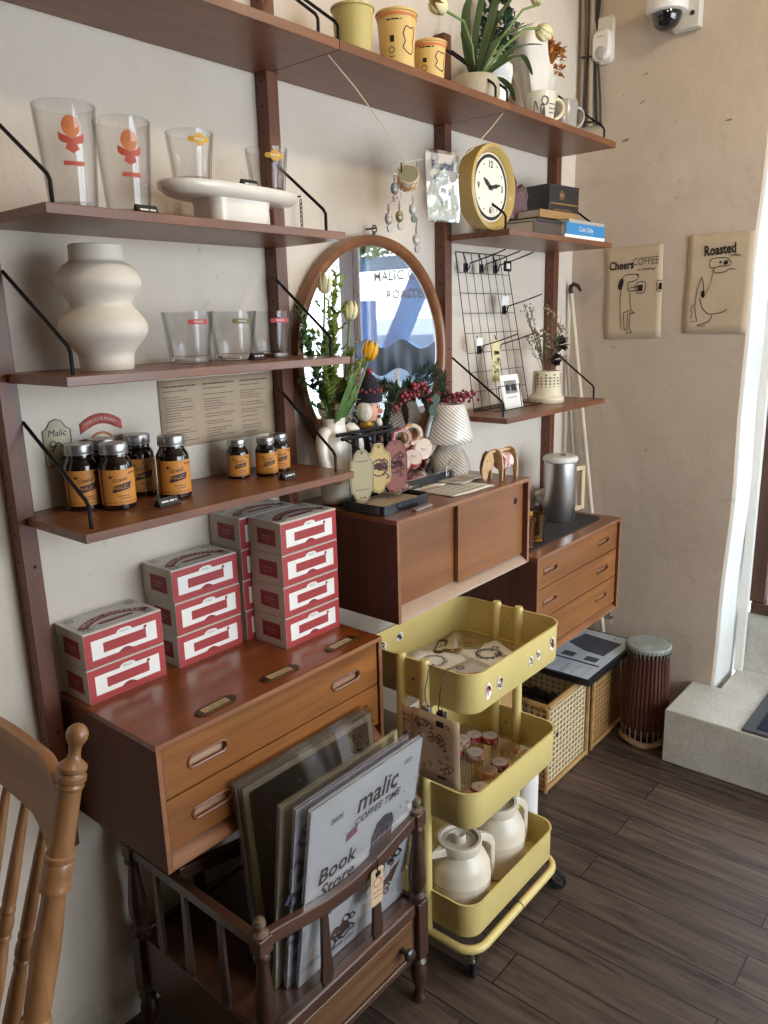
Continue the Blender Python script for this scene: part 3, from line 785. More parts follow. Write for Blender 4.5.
def tumbler(r0, r1, h, facets=0, th=.0028, cut=.55):
    mb = MB(); seg = 40 if not facets else facets*4
    if facets:
        loops = []
        def loop(r, z, amp):
            return [Vector(((r-amp*(1 if (i % 4 in (0,)) else 0 if i % 4 == 2 else .45))*math.cos(2*PI*i/seg), (r-amp*(1 if (i % 4 in (0,)) else 0 if i % 4 == 2 else .45))*math.sin(2*PI*i/seg), z)) for i in range(seg)]
        rz = lambda z: r0+(r1-r0)*z/h
        for z, am in ((0, 0), (.004, .0), (.012, .0028), (h*cut*.6, .0028), (h*cut, .0022), (h*cut+.008, 0), (h*.9, 0), (h, 0)): loops.append(loop(rz(z)-(.003 if z == 0 else 0), z, am))
        for z in (h, h*.5, .016): loops.append([Vector(((rz(z)-th-(.002 if z < h*.6 else 0))*math.cos(2*PI*i/seg), (rz(z)-th-(.002 if z < h*.6 else 0))*math.sin(2*PI*i/seg), z)) for i in range(seg)])
        mb.loft(loops, smooth=True)
    else:
        mb.lathe([(0, 0), (r0-.003, 0), (r0, .003), (r0, .01), (r1, h), (r1-th*.5, h+.001), (r1-th, h), (r0-th, .014), (0, .012)], seg=48)
    return mb
def beer(lab, x, y, ang, s=1.):
    t = thing('beer_glass', lab, 'glass', (x, y, 2.1566), ang, 'tall beer glasses')
    tumbler(.045*s, .058*s, .188*s, 0, .0026).build('glass_body', DRINK, t); MB().lathe([(0, .001), (.042*s, .001), (.0425*s, .010), (0, .010)], seg=40).build('glass_base', GLASS, t)
    mb = MB(); K = frame((0, 0, 0), 'front'); z = .125*s
    mb.flat([(.017*math.cos(2*PI*i/20), z+.018+.020*math.sin(2*PI*i/20)) for i in range(20)], K, 0); o = mb.build('orange_emblem', mat('orange_print', 'c9763f', .5), t, fixn=False); wrap(o, .0545*s)
    mb = MB(); mb.flat([(-.024, z-.004), (-.020, z-.010), (0, z-.016), (.020, z-.010), (.024, z-.004), (.024, z+.008), (.018, z+.004), (0, z-.003), (-.018, z+.004), (-.024, z+.008)], K, .0006)
    mb.flat([(-.013, z-.022), (0, z-.030), (.013, z-.022), (.010, z-.014), (-.010, z-.014)], K, .0006)
    mb.flat([(-.019, z-.052), (.019, z-.052), (.019, z-.044), (-.019, z-.044)], K, .0006)
    mb.ring2(0, z+.022, .009, .003, K, .0008); mb.line([(-.012, z+.010), (0, z+.016), (.012, z+.010)], .002, K, .0008); o = mb.build('red_banner', mat('red_glass_print', 'b8503c', .5), t, fixn=False); wrap(o, .0535*s)
    return t
beer('tall clear beer glass with an orange and red emblem, nearest the photo edge', .112, -.205, -.35, 1.04)
beer('tall clear beer glass with an orange and red emblem, behind the price card', .248, -.190, -.35, 1.02)
def small_glass(lab, x, y, z, r0, r1, h, ang, cola, colb, grp, inner=None):
    t = thing('tumbler_glass', lab, 'glass', (x, y, z), ang, grp)
    tumbler(r0, r1, h, 14, .003).build('glass_body', DRINK, t); MB().lathe([(0, .0015), (r0-.006, .0015), (r0-.006, .012), (0, .012)], seg=40).build('glass_base', GLASS, t)
    K = frame((0, 0, 0), 'front'); zz = h*.80
    mb = MB(); mb.flat([(-.024, zz-.006), (.024, zz-.006), (.028, zz), (.024, zz+.006), (-.024, zz+.006), (-.028, zz)], K, .0002)
    if cola == 'round': mb.flat([(.014*math.cos(2*PI*i/16), zz+.014*math.sin(2*PI*i/16)) for i in range(16)], K, .0004)
    o = mb.build('printed_badge', colb, t, fixn=False); wrap(o, r1+.0004)
    o = text('lettering', 'MALIC', .0085, WHITE, K @ Matrix.Translation((0, zz, 0)), t, d=.0006); wrap(o, r1+.0008)
    return t
REDG = mat('red_badge', 'b13c3a', .5); OLIVE = mat('olive_badge', '6f6638', .5); GOLDB = mat('gold_badge', 'c99a2c', .5)
for x, c, l in ((.438, REDG, 'clear ribbed tumbler with a red badge next to the cream vase'), (.578, OLIVE, 'clear ribbed tumbler with an olive badge, middle of the row'),
                (.712, REDG, 'clear ribbed tumbler with a red badge next to the upright')):
    small_glass(l, x, -.105, 1.8366, .050, .0635, .124, view(x, -.1)*.9+.35, '', c, 'ribbed tumblers on the middle shelf')

# cream oval stand carrying two glasses on the upper shelf
st = thing('display_stand', 'cream oval dish on a block foot, two glasses standing on it', 'display stand', (.572, -.15, 2.1566))
P = []
for i in range(40):
    a = 2*PI*i/40; rx, ry = .208, .082
    k = 1-.10*math.cos(a)**2*0+.0
    P.append(((abs(math.cos(a))**.8)*math.copysign(rx, math.cos(a)), (abs(math.sin(a))**.9)*math.copysign(ry, math.sin(a))*(1-.16*math.cos(a+.4))))
loops = []
for z, s in ((.066, .80), (.070, .90), (.082, .985), (.092, 1.0), (.097, .99), (.096, .965), (.091, .94)): loops.append([Vector((x*s, y*s, z)) for x, y in P])
MB().loft(loops).build('oval_dish', CREAM, st)
loops = []
for z, s in ((0, 1.0), (.002, 1.01), (.05, .99), (.0665, 1.02)): loops.append([Vector((x*s, y*s, z)) for x, y in rrect(-.098, .085, -.055, .055, .03)])
MB().loft(loops).build('block_foot', CREAM, st)
zd = 2.1566+.0915
small_glass('clear ribbed glass with a gold badge at the left end of the cream stand', .452, -.150, zd, .044, .0555, .115, view(.45, -.15)*.9+.35, 'round', GOLDB, 'glasses on the cream stand')
small_glass('clear ribbed glass with a gold badge at the right end of the cream stand', .690, -.150, zd, .044, .0545, .112, view(.69, -.15)*.9+.35, 'round', GOLDB, 'glasses on the cream stand')
price_card(.585, -.195, zd, 'small black price card on the cream stand between the two glasses', .05, 0, .022, 'MALIC')

# ================================================================== PAPERS ON THE LEFT WALL
WF = frame((0, -.0006, 0), 'front')
def poster(name, lab, cat, origin, kind, wd, h, m, thick=.0012, grp=None, curl=.004, rz=0):
    t = thing(name, lab, cat, origin, 0, grp)
    F = frame((0, 0, 0), kind)
    mb = MB(); n, k = 8, 8; g = [[None]*(k+1) for _ in range(n+1)]
    for i in range(n+1):
        for j in range(k+1):
            u, v = i/n, j/k; d = thick+curl*(abs(2*u-1)**3*.5+abs(2*v-1)**4*.6)*(.6+.4*math.sin(5*u+3*v))
            g[i][j] = mb.v((wd*(u-.5), h*(v-.5), max(d, .0008)), F)
    for i in range(n):
        for j in range(k): mb.f([g[i][j], g[i+1][j], g[i+1][j+1], g[i][j+1]], True)
    mb.build('sheet', m, t, solid=.0005, fixn=False)
    return t, F
TAN = mat('tan_menu_paper', 'b8a185', .7, bump=.05)
mp_, F = poster('menu_poster', 'tan paper menu with three columns of small print, taped under the tumblers', 'poster', (.600, -.0008, 1.700), 'front', .395, .18, TAN, curl=.0015)
mb = MB()
for c in range(3):
    x0 = -.185+c*.128
    scribble(mb, x0, x0+.105, .072, .0052, 0, F, d=.0045)
    scribble(mb, x0, x0+.075, .060, .003, 0, F, d=.0045)
    z = .044
    while z > -.08:
        scribble(mb, x0, x0+rnd.uniform(.05, .105), z, .0028, 0, F, d=.0045); z -= rnd.choice((.007, .007, .013))
mb.build('menu_print', BROWNINK, mp_, fixn=False)
# sticker badges
o = MB(); F = frame((.118, -.0005, 1.668), 'front')
P = [(-.034, -.055), (.034, -.055), (.034, .030), (.024, .034), (.014, .050), (0, .055), (-.014, .050), (-.024, .034), (-.034, .030)]
o.flat(P, F, .0006); st1 = o.build('wall_sticker', mat('pale_sticker', 'cfc8ac', .6), fixn=False, solid=.0006)
tag(st1, 'pale badge-shaped sticker with a line drawing, on the wall left of the red banner sticker', 'sticker', 'badge stickers above the jars')
mb = MB(); mb.line(P, .002, F, .0016, closed=True, curve=False); mb.line([(-.015, -.02), (0, 0), (.012, -.012), (.018, -.03), (0, -.04)], .003, F, .0016)
mb.ring2(-.012, -.002, .007, .002, F, .0016); mb.build('sticker_drawing', INK, st1, fixn=False)
text('lettering', 'Malic', .022, INK, F @ Matrix.Translation((0, .022, 0)), st1, d=.0018, shear=.2)
mb = MB(); F = frame((.233, -.0005, 1.640), 'front')
for i in range(14):
    a0, a1 = R(122-64*i/14), R(122-64*(i+1)/14)
    mb.flat([(.085*math.cos(a0), .085*math.sin(a0)), (.085*math.cos(a1), .085*math.sin(a1)), (.060*math.cos(a1), .060*math.sin(a1)), (.060*math.cos(a0), .060*math.sin(a0))], F, .0006)
for s in (-1, 1): mb.flat([(s*.030, .052), (s*.056, .040), (s*.056, .064), (s*.046, .072)], F, .0005)
st2 = mb.build('wall_sticker', mat('faded_red_sticker', 'b4584e', .6), fixn=False, solid=.0006)
tag(st2, 'faded red curved banner sticker on the wall above the large jars', 'sticker', 'badge stickers above the jars')
text('lettering', 'THE LOVE ROAST', .011, CARD, F @ Matrix.Translation((0, .072, 0)), st2, d=.0016, bend=.072)
mb = MB(); F = frame((.232, -.0005, 1.642), 'front'); mb.ring2(0, 0, .036, .006, F, .0006, seg=40, a0=-10, a1=190)
st3 = mb.build('wall_sticker', mat('orange_sticker', 'b8703c', .6), fixn=False, solid=.0006); tag(st3, 'thin orange arched sticker just above the jar lids', 'sticker', 'badge stickers above the jars')

# hanging chain beside the mirror
mb = MB()
for i in range(9):
    z = 2.270-i*.0115; K = [Vector((.925+.004*math.cos(a)*(i % 2), -.028+.004*math.cos(a)*((i+1) % 2), z+.0085*math.sin(a))) for a in [2*PI*k/10 for k in range(10)]]
    mb.tube(K, .0013, 5, closed=True)
o = mb.build('hanging_chain', mat('dark_chain', '4a4038', .4, .7)); tag(o, 'short dark chain hanging beside the cream oval stand', 'chain')
MB().cyl((.925, -.0285, 2.285), (.925, -.001, 2.285), .0025, seg=8).build('wall_nail', BLACK, o)

# ================================================================== ROUND MIRROR
MC = Vector((1.243, -.030, 1.816)); MR = .382
mir = thing('round_mirror', 'large round mirror in a brown wooden frame behind the flowers', 'mirror', tuple(MC))
fm = wood('mirror_frame_wood', '9a6238', '6c3f22', 'Z', .38, .35)
K = Matrix.Translation((0, 0, 0)) @ Matrix.Rotation(R(90), 4, 'X')
mb = MB(); prof = [(MR-.034, -.012), (MR-.034, .004), (MR-.028, .016), (MR-.016, .022), (MR-.003, .018), (MR, .010), (MR, -.022), (MR-.034, -.022), (MR-.034, -.012)]
mb.lathe(prof, seg=96, M=K); mb.build('mirror_frame', fm, mir, weld=True)
SILV = bpy.data.materials.new('mirror_silver'); _, p = nodes(SILV); p.inputs['Metallic'].default_value = 1; p.inputs['Roughness'].default_value = .015; p.inputs['Base Color'].default_value = (.9, .93, .94, 1)
MB().lathe([(0, -.004), (MR-.0345, -.004), (MR-.0345, 0), (0, .0)], seg=96, M=K).build('mirror_glass', SILV, mir)
mb = MB(); mb.tube([(.0, -.006, MR+.010+.000)]+[(.011*math.sin(a), -.006, MR+.018-.011*math.cos(a)) for a in [2*PI*k/12 for k in range(1, 12)]], .0026, 6, closed=True)
mb.cyl((0, -.004, MR-.004), (0, -.004, MR+.010), .005, seg=8); mb.build('hanging_ring', mat('iron_ring', '5b5450', .4, .7), mir)
MB().cyl((0, -.012, MR+.020), (0, .029, MR+.020), .0028, seg=8).build('hook_nail', BLACK, mir)

# ================================================================== FLOWERS
def tulip(mb, c, d, r=.024, L=.06, open_=.0, n=6):
    """closed tulip head: overlapping petals about axis d, base at c"""
    d = Vector(d).normalized(); x = d.orthogonal().normalized(); y = d.cross(x); c = Vector(c)
    for k in range(n):
        a0 = 2*PI*k/n; lay = .92 if k % 2 else 1.0; G = []
        for i in range(7):
            t = i/6; rad = r*lay*(math.sin(PI*min(1, t*.62+.13))**.75)*(1-.35*t**3+open_*t*t)
            if i == 0: rad = r*.25
            half = [.35, .62, .66, .60, .50, .34, .06][i]
            G.append([c+d*(L*t)+(x*math.cos(a0+s*half)+y*math.sin(a0+s*half))*rad for s in (-1, -.5, 0, .5, 1)])
        V = [[mb.v(p) for p in row] for row in G]
        for i in range(6):
            for j in range(4): mb.f([V[i][j], V[i][j+1], V[i+1][j+1], V[i+1][j]], True)
def blade(mb, pts, wd, side, fold=.3, n=12):
    """a strap leaf along a curve"""
    P = [Vector(p) for p in pts]; Q = []
    for i in range(len(P)-1):
        p0, p1, p2, p3 = P[max(0, i-1)], P[i], P[i+1], P[min(len(P)-1, i+2)]
        for k in range(5):
            t = k/5; Q.append(.5*((2*p1)+(p2-p0)*t+(2*p0-5*p1+4*p2-p3)*t*t+(3*p1-p0-3*p2+p3)*t**3))
    Q.append(P[-1]); m = len(Q); rows = []
    for i, q in enumerate(Q):
        T = (Q[min(i+1, m-1)]-Q[max(i-1, 0)]).normalized(); s = Vector(side); s = (s-T*s.dot(T)).normalized(); nn = T.cross(s)
        t = i/(m-1); w_ = wd*max(.04, math.sin(PI*(t*.86+.10))**.8)*.5
        rows.append([mb.v(q+s*w_*k+nn*abs(k)*w_*fold) for k in (-1, 0, 1)])
    for a, b in zip(rows, rows[1:]):
        for j in (0, 1): mb.f([a[j], a[j+1], b[j+1], b[j]], True)
def leaflet(mb, c, d, L, wd, up=(0, 0, 1)):
    c = Vector(c); d = Vector(d).normalized(); s = d.cross(Vector(up))
    if s.length < .1: s = d.orthogonal()
    s.normalize(); n = s.cross(d)
    a, b, e = mb.v(c), mb.v(c+d*L), [mb.v(c+d*L*.45+s*wd*.5+n*L*.08), mb.v(c+d*L*.45-s*wd*.5+n*L*.08)]
    m = mb.v(c+d*L*.5)
    mb.f([a, e[1], m], True); mb.f([e[1], b, m], True); mb.f([b, e[0], m], True); mb.f([e[0], a, m], True)
def spray(mb, p0, p1, n, L, wd, r, sag=.02, spread=1.0):
    p0, p1 = Vector(p0), Vector(p1)
    for i in range(n):
        t = (i+1)/n; p = p0.lerp(p1, t); p.z -= sag*t*(1-t)
        d = Vector((r.uniform(-1, 1), r.uniform(-1, 1), r.uniform(-.3, 1)))*spread+(p1-p0).normalized()*.5
        leaflet(mb, p, d, L*r.uniform(.6, 1.2), wd*r.uniform(.7, 1.2))

# cream vase with two arm-like handles, tulips and filler sprigs, on the sliding door cabinet
fv = thing('flower_vase', 'cream ceramic vase with arm-like handles holding tulips and sprigs, in front of the mirror', 'vase', (.925, -.125, 1.3806))
loops = []
for z, rx, ry in ((0, .044, .036), (.01, .050, .040), (.05, .052, .042), (.10, .058, .045), (.15, .062, .048), (.19, .056, .044), (.22, .044, .036), (.245, .036, .030), (.262, .040, .034), (.268, .042, .036), (.264, .034, .030), (.20, .028, .026)):
    loops.append([Vector((rx*math.cos(2*PI*i/28), ry*math.sin(2*PI*i/28), z)) for i in range(28)])
MB().loft(loops).build('vase_body', CREAM, fv, sub=1)
for s in (-1, 1):
    MB().tube([(s*.038, -.012, .225), (s*.062, -.018, .235), (s*.080, -.022, .205), (s*.082, -.028, .150), (s*.066, -.040, .100), (s*.040, -.048, .080), (s*.020, -.046, .085)],
              [.018, .021, .020, .018, .017, .016, .012], 12).build('arm_handle', CREAM, fv, sub=1)
def bunch(root, items, mstem, mpet, name):
    pass
base = Vector((.925, -.125, 1.62))
def cutflower(label, tip, m, bend, grp, r=.023, L=.058, b0=base, d=None):
    t = thing('cut_tulip', label, 'flower', tuple(b0), 0, grp)
    tip = Vector(tip); p0 = b0+Vector((0, 0, -.05)); mid = (p0+tip)/2+Vector(bend)
    dd = Vector(d) if d else (tip-mid)
    MB().tube([p0, p0.lerp(mid, .5)+Vector(bend)*.3, mid, mid.lerp(tip, .55)+Vector(bend)*.2, tip], .0034, 7).build('flower_stem', STEM, t, world=True)
    mb = MB(); tulip(mb, tip, dd, r, L); mb.build('petals', m, t, world=True, fixn=False, solid=.0008)
    return t
cutflower('cream closed tulip at the upper left of the mirror', (.868, -.165, 2.005), TULW, (-.02, 0, 0), 'tulips in the cream vase')
cutflower('cream tulip in the middle of the flowers before the mirror', (.985, -.150, 1.930), TULW, (.01, 0, 0), 'tulips in the cream vase')
cutflower('bright yellow tulip bending right in front of the mirror', (1.016, -.190, 1.812), TULY, (.0, -.005, -.01), 'tulips in the cream vase', .026, .062, d=(.30, -.05, .9))
lv = MB()
for a in ([(.93, -.13, 1.60), (.95, -.160, 1.66), (.965, -.18, 1.71), (.972, -.18, 1.75)], [(.93, -.13, 1.60), (.915, -.175, 1.67), (.93, -.20, 1.74), (.945, -.20, 1.78)], [(.92, -.13, 1.6), (.965, -.14, 1.66), (1.0, -.15, 1.74)]):
    blade(lv, a, .046, (1, .3, 0))
o = lv.build('tulip_leaves', LEAF, None, fixn=False); tag(o, 'broad green tulip leaves rising from the cream vase', 'leaves')
def sprig(label, tips, m, mst, L, wd, b0, grp=None, n=26, seed=1, name='leafy_sprig'):
    t = thing(name, label, 'foliage', tuple(b0), 0, grp); r = random.Random(seed)
    ms, ml = MB(), MB()
    for tip in tips:
        tip = Vector(tip); p0 = Vector(b0)+Vector((0, 0, -.04)); mid = p0.lerp(tip, .5)+Vector((r.uniform(-.01, .01), r.uniform(-.01, .01), .0))
        ms.tube([p0, mid, tip], [.0022, .0016, .0009], 5)
        for k in range(5):
            t0 = .35+.13*k; q = p0.lerp(tip, t0); e = q+Vector((r.uniform(-1, 1), r.uniform(-.7, .7), r.uniform(.1, .9))).normalized()*.06
            ms.tube([q, e], .0008, 4); spray(ml, q, e, max(3, n//6), L, wd, r)
        spray(ml, mid, tip, n, L, wd, r)
    ms.build('sprig_stem', mst, t, world=True); ml.build('sprig_leaves', m, t, world=True, fixn=False)
    return t
sprig('pale yellow-green leafy sprig standing tallest among the tulips', [(.955, -.13, 2.07), (.93, -.12, 1.99), (.97, -.10, 2.0)], LEAFY, STEM, .028, .018, base, None, 60, 3)
sprig('darker green leafy sprig leaning left over the shelf end', [(.83, -.11, 1.90), (.86, -.07, 1.97), (.81, -.16, 1.84), (.87, -.16, 1.88)], LEAF, STEM, .028, .017, base, None, 52, 4)
sprig('green leafy filler just above the rim of the cream vase', [(.86, -.16, 1.80), (.93, -.09, 1.86), (.98, -.16, 1.84), (.89, -.18, 1.82), (.96, -.20, 1.80)], LEAFY, STEM, .026, .018, base, None, 54, 5)

# ================================================================== THINGS ON THE SLIDING DOOR CABINET
ZT = 1.3806
tr = thing('black_tray', 'black rectangular tray of stickers at the left end of the cabinet top', 'tray', (.985, -.275, ZT), R(2))
def pan(mb, w_, d_, h, r, t, base_t=.003, flare=0.):
    L = []
    def lp(ins, z, e=0): return [Vector((x, y, z)) for x, y in rrect(-w_/2+ins-e, w_/2-ins+e, -d_/2+ins-e, d_/2-ins+e, max(r-ins, .002), 7)]
    mb.loft([lp(0, 0), lp(0, h*.5, flare/2), lp(0, h-.001, flare), lp(t*.5, h, flare), lp(t, h-.001, flare), lp(t, base_t)], smooth=False)
mb = MB(); pan(mb, .235, .165, .030, .018, .004, .012); mb.build('tray_body', mat('black_lacquer', '14161d', .25, coat=.4), tr, bevel=.0008)
mb = MB(); mb.box(-.105, .105, -.072, .07, .0122, .0165); mb.build('tray_insert', mat('beige_cards', 'b8a68a', .6, var=.3, vscale=60), tr)
mb = MB(); F = frame((0, 0, 0), 'top')
for i in range(5): scribble(mb, -.09, .09, -.05+i*.024, .006, 0, F, d=.017)
mb.build('card_print', BROWNINK, tr, fixn=False)

def sheet(name, lab, cat, loc, w_, d_, rz, m, prints=(), grp=None, th=.0012, wave=.002, plastic=False, seed=0):
    t = thing(name, lab, cat, loc, rz, grp); r = random.Random(seed+5)
    mb = MB(); n = 6; g = []
    for i in range(n+1): g.append([mb.v((w_*(i/n-.5), d_*(j/n-.5), th+wave*(.5+.5*math.sin(i*1.1+j*.7+seed)))) for j in range(n+1)])
    for i in range(n):
        for j in range(n): mb.f([g[i][j], g[i+1][j], g[i+1][j+1], g[i][j+1]], True)
    mb.build('sheet', m, t, solid=.0006, fixn=False)
    F = frame((0, 0, 0), 'top')
    for pm, fn in prints:
        mb = MB(); fn(mb, F, r, th+wave+.0012); mb.build('sheet_print', pm, t, fixn=False)
    return t
def stickers(n, w_, d_, s):
    def fn(mb, F, r, d):
        for i in range(n):
            x, y = r.uniform(-w_, w_), r.uniform(-d_, d_)
            k = s*r.uniform(.6, 1.3)
            mb.line([(x-k, y), (x-k*.3, y+k*.8), (x+k*.4, y+k*.3), (x+k, y-k*.5), (x, y-k*.9)], k*.45, F, d, closed=r.random() < .5)
    return fn
def wreath(w_, d_, s):
    def fn(mb, F, r, d):
        for i in range(26):
            a = 2*PI*i/26; x, y = w_*math.cos(a), d_*math.sin(a)
            mb.line([(x-s*r.uniform(.3, 1), y-s*r.uniform(0, 1)), (x, y+s*.6), (x+s*r.uniform(.3, 1), y-s*r.uniform(0, 1))], s*.4, F, d, curve=False)
    return fn
def lines(n, w_, d_):
    def fn(mb, F, r, d):
        for i in range(n): scribble(mb, -w_, w_*r.uniform(.5, 1), d_-2*d_*i/max(1, n-1), d_/n*.7, 0, F, d=d, r=r)
    return fn
sheet('sticker_pack', 'clear packet of red and white stickers lying on the back of the black tray', 'packet', (1.075, -.235, ZT+.0305), .15, .10, R(12), FILM, [(REDP, stickers(10, .055, .035, .010)), (PAPER, stickers(8, .055, .035, .012))], None, .001, .003)
sheet('paper_leaflet', 'cream printed leaflet lying at the front of the cabinet top before the lamp', 'leaflet', (1.305, -.315, ZT), .22, .15, R(-4), mat('cream_sheet', 'd9d2c2', .7), [(INK, lines(5, .09, .05))], seed=2)
sheet('sticker_card', 'white card with a red curved label, lying between the black tray and the lamp', 'card', (1.285, -.205, ZT), .16, .11, R(18), PAPER, [(REDP, lambda mb, F, r, d: mb.ring2(0, -.06, .085, .014, F, d, a0=50, a1=130)), (mat('yellow_print', 'd2b46a', .6), lambda mb, F, r, d: mb.flat([(-.03, -.012), (.03, -.012), (.03, .008), (-.03, .008)], F, d))], seed=3)
sheet('sticker_booklet', 'grey white booklet lying at the foot of the striped lamp', 'booklet', (1.425, -.245, ZT), .17, .11, R(8), mat('greyish_sheet', 'c9c2ba', .6), [(mat('faint_print', 'a58d88', .6), stickers(8, .06, .035, .010))], th=.006, seed=4)
o = MB().box(-.045, .045, -.010, .010, 0, .006, Matrix.Translation((1.02, -.385, ZT)) @ Matrix.Rotation(R(6), 4, 'Z')).build('metal_sticker_slip', mat('silver_slip', 'a39c92', .35, .5), bevel=.001)
tag(o, 'small silvery slip lying at the cabinet edge in front of the black tray', 'slip')

# black hook rack with three hanging wooden plaques
rk = thing('hook_rack', 'black metal rack hung with three shaped plaques beside the vase', 'rack', (1.03, -.19, ZT))
mb = MB(); mb.tube([(.875, -.205, 1.592), (1.14, -.205, 1.592)], .006, 8); mb.build('rack_bar', BLACK, rk, world=True)
MB().tube([(.885, -.175, 1.600), (1.14, -.175, 1.600)], .006, 8).build('rack_bar', BLACK, rk, world=True)
for x in (.95, 1.10):
    MB().box(x-.008, x+.008, -.196, -.180, ZT+.001, 1.60).build('rack_post', BLACK, rk, world=True)
MB().box(.91, 1.14, -.215, -.165, ZT, ZT+.006).build('rack_foot', BLACK, rk, world=True) if False else None
MB().box(.935, 1.115, -.188, -.148, ZT+.0003, ZT+.006).build('rack_foot', BLACK, rk, world=True)
for x in (.890, .966, 1.046):
    MB().tube([(x, -.205, 1.588), (x, -.245, 1.575), (x, -.252, 1.560), (x, -.258, 1.568)], .0028, 6).build('rack_hook', BLACK, rk, world=True)
def plaque(lab, x, y, z, m, hgt, wd, rz, prm, seed):
    t = thing('hanging_plaque', lab, 'plaque', (x, y, z), rz, 'shaped plaques on the black rack')
    P = []
    prof = [(0, 0), (.35, -.02), (.62, -.10), (.72, -.18), (.95, -.22), (.93, -.30), (1.0, -.38), (1.0, -.62), (.93, -.70), (.95, -.78), (.72, -.83), (.62, -.90), (.35, -.98), (0, -1)]
    if seed == 2: prof = [(0, 0), (.30, -.01), (.45, -.07), (.55, -.16), (.90, -.22), (1.0, -.34), (.95, -.5), (1.0, -.66), (.90, -.78), (.55, -.84), (.40, -.94), (0, -1)]
    if seed == 3: prof = [(0, 0), (.5, -.03), (.85, -.15), (1.0, -.32), (1.0, -.68), (.85, -.85), (.5, -.97), (0, -1)]
    P = [(wd/2*a, hgt*b) for a, b in prof]+[(-wd/2*a, hgt*b) for a, b in prof[-2:0:-1]]
    F = frame((0, 0, 0), 'front'); mb = MB(); mb.prism(P, -.003, .003, F); mb.build('plaque_board', m, t, bevel=.0008)
    mb = MB(); mb.line([(a*.90, b*.94-hgt*.03) for a, b in P], .0016, F, .0036, closed=True, curve=False)
    mb.disc(0, -hgt*.07, .004, F, .004)
    r = random.Random(seed)
    if seed > 1:
        stickers(9, wd*.28, .0, .010)(mb, F @ Matrix.Translation((0, -hgt*.45, 0)), r, .0038)
        stickers(7, wd*.30, hgt*.22, .009)(mb, F @ Matrix.Translation((0, -hgt*.5, 0)), r, .0038)
        mb.ring2(0, -hgt*.48, wd*.28, .004, F, .0038)
    else: scribble(mb, -.02, .02, -hgt*.22, .004, 0, F, d=.0038); scribble(mb, -.022, .02, -hgt*.75, .004, 0, F, d=.0038); scribble(mb, -.01, .012, -hgt*.9, .006, 0, F, d=.0038)
    mb.build('plaque_drawing', prm, t, fixn=False)
    return t
plaque('pale olive shaped plaque hanging nearest the cream vase', .892, -.262, 1.566, mat('olive_plaque', 'a39770', .5), .160, .082, -.35, BROWNINK, 1)
plaque('yellow shaped plaque with brown drawing, middle of the three hanging', .968, -.262, 1.574, mat('ochre_plaque', 'b59a5a', .5), .155, .090, -.30, BROWNINK, 2)
plaque('brick red shaped plaque hanging right of the yellow one', 1.048, -.262, 1.574, mat('brick_plaque', '7d3b28', .5), .165, .088, -.30, mat('maroon_ink', '4c1f18', .6), 3)

# washi tape rolls
TAPECORE = mat('tape_core', 'd9cfc0', .6); TAPEW = mat('tape_label', 'e4dfd8', .6)
def tape_roll(r, h, body, face, name='tape_roll', ri=None, hollow=False):
    t = thing(name, 'x', 'tape roll')
    ri = ri or r*.62
    MB().lathe([(ri, 0), (r-.001, 0), (r, .001), (r, h-.001), (r-.001, h), (ri, h), (ri, 0)], seg=30).build('tape_winding', body, t, weld=True)
    if hollow: MB().lathe([(ri-.003, .0005), (ri-.0002, .0005), (ri-.0002, h-.0005), (ri-.003, h-.0005), (ri-.003, .0005)], seg=30).build('tape_core', face, t, weld=True)
    else: 
        MB().lathe([(0, .001), (ri-.0002, .001), (ri-.0002, h-.0008), (0, h-.0008)], seg=30).build('core_filling', face, t)
        MB().lathe([(0, h), (r-.003, h), (r-.003, h+.0006), (0, h+.0006)], seg=30).build('paper_label', face, t)
        mb = MB(); F = frame((0, 0, 0), 'top'); mb.line([(-r*.25, -r*.1), (-r*.1, r*.2), (r*.1, -r*.05), (r*.3, r*.15)], r*.09, F, h+.0012); mb.build('label_print', GREY, t, fixn=False)
    return t
def striped(name, a, b, sc=90):
    m = mat(name, a, .5); nt = m.node_tree; p = nt.nodes['Principled BSDF']
    tc = N(nt, 'ShaderNodeTexCoord'); v = N(nt, 'ShaderNodeTexVoronoi'); setin(v, Scale=sc); nt.links.new(tc.outputs['Object'], v.inputs['Vector'])
    cr = N(nt, 'ShaderNodeValToRGB'); cr.color_ramp.interpolation = 'CONSTANT'; e = cr.color_ramp.elements; e[0].color = lin(a); e[1].position = .5; e[1].color = lin(b)
    nt.links.new(v.outputs['Color'], cr.inputs[0]); nt.links.new(cr.outputs[0], p.inputs['Base Color']); return m
TP = [striped('red_pattern_tape', '9c3038', 'c98a80'), striped('orange_pattern_tape', 'c98d55', 'e0cdb0'), striped('plum_pattern_tape', '7b3348', 'b98a9c'), striped('pink_pattern_tape', 'c98f88', 'e6d4cb')]
# two big rolls hung upright in front of the wreath
for x, y, z, m, l in ((1.150, -.2, 1.560, TP[0], 'red edged tape roll standing upright like an eye, left of the two'), (1.213, -.195, 1.566, TP[1], 'orange tape roll standing upright like an eye, right of the two')):
    q = tape_roll(.034, .030, m, TAPECORE, ri=.026, hollow=True); q.location = (x, y, z); q.rotation_euler = (R(84), 0, R(-38)); q['label'] = l; q['group'] = 'upright tape rolls by the wreath'
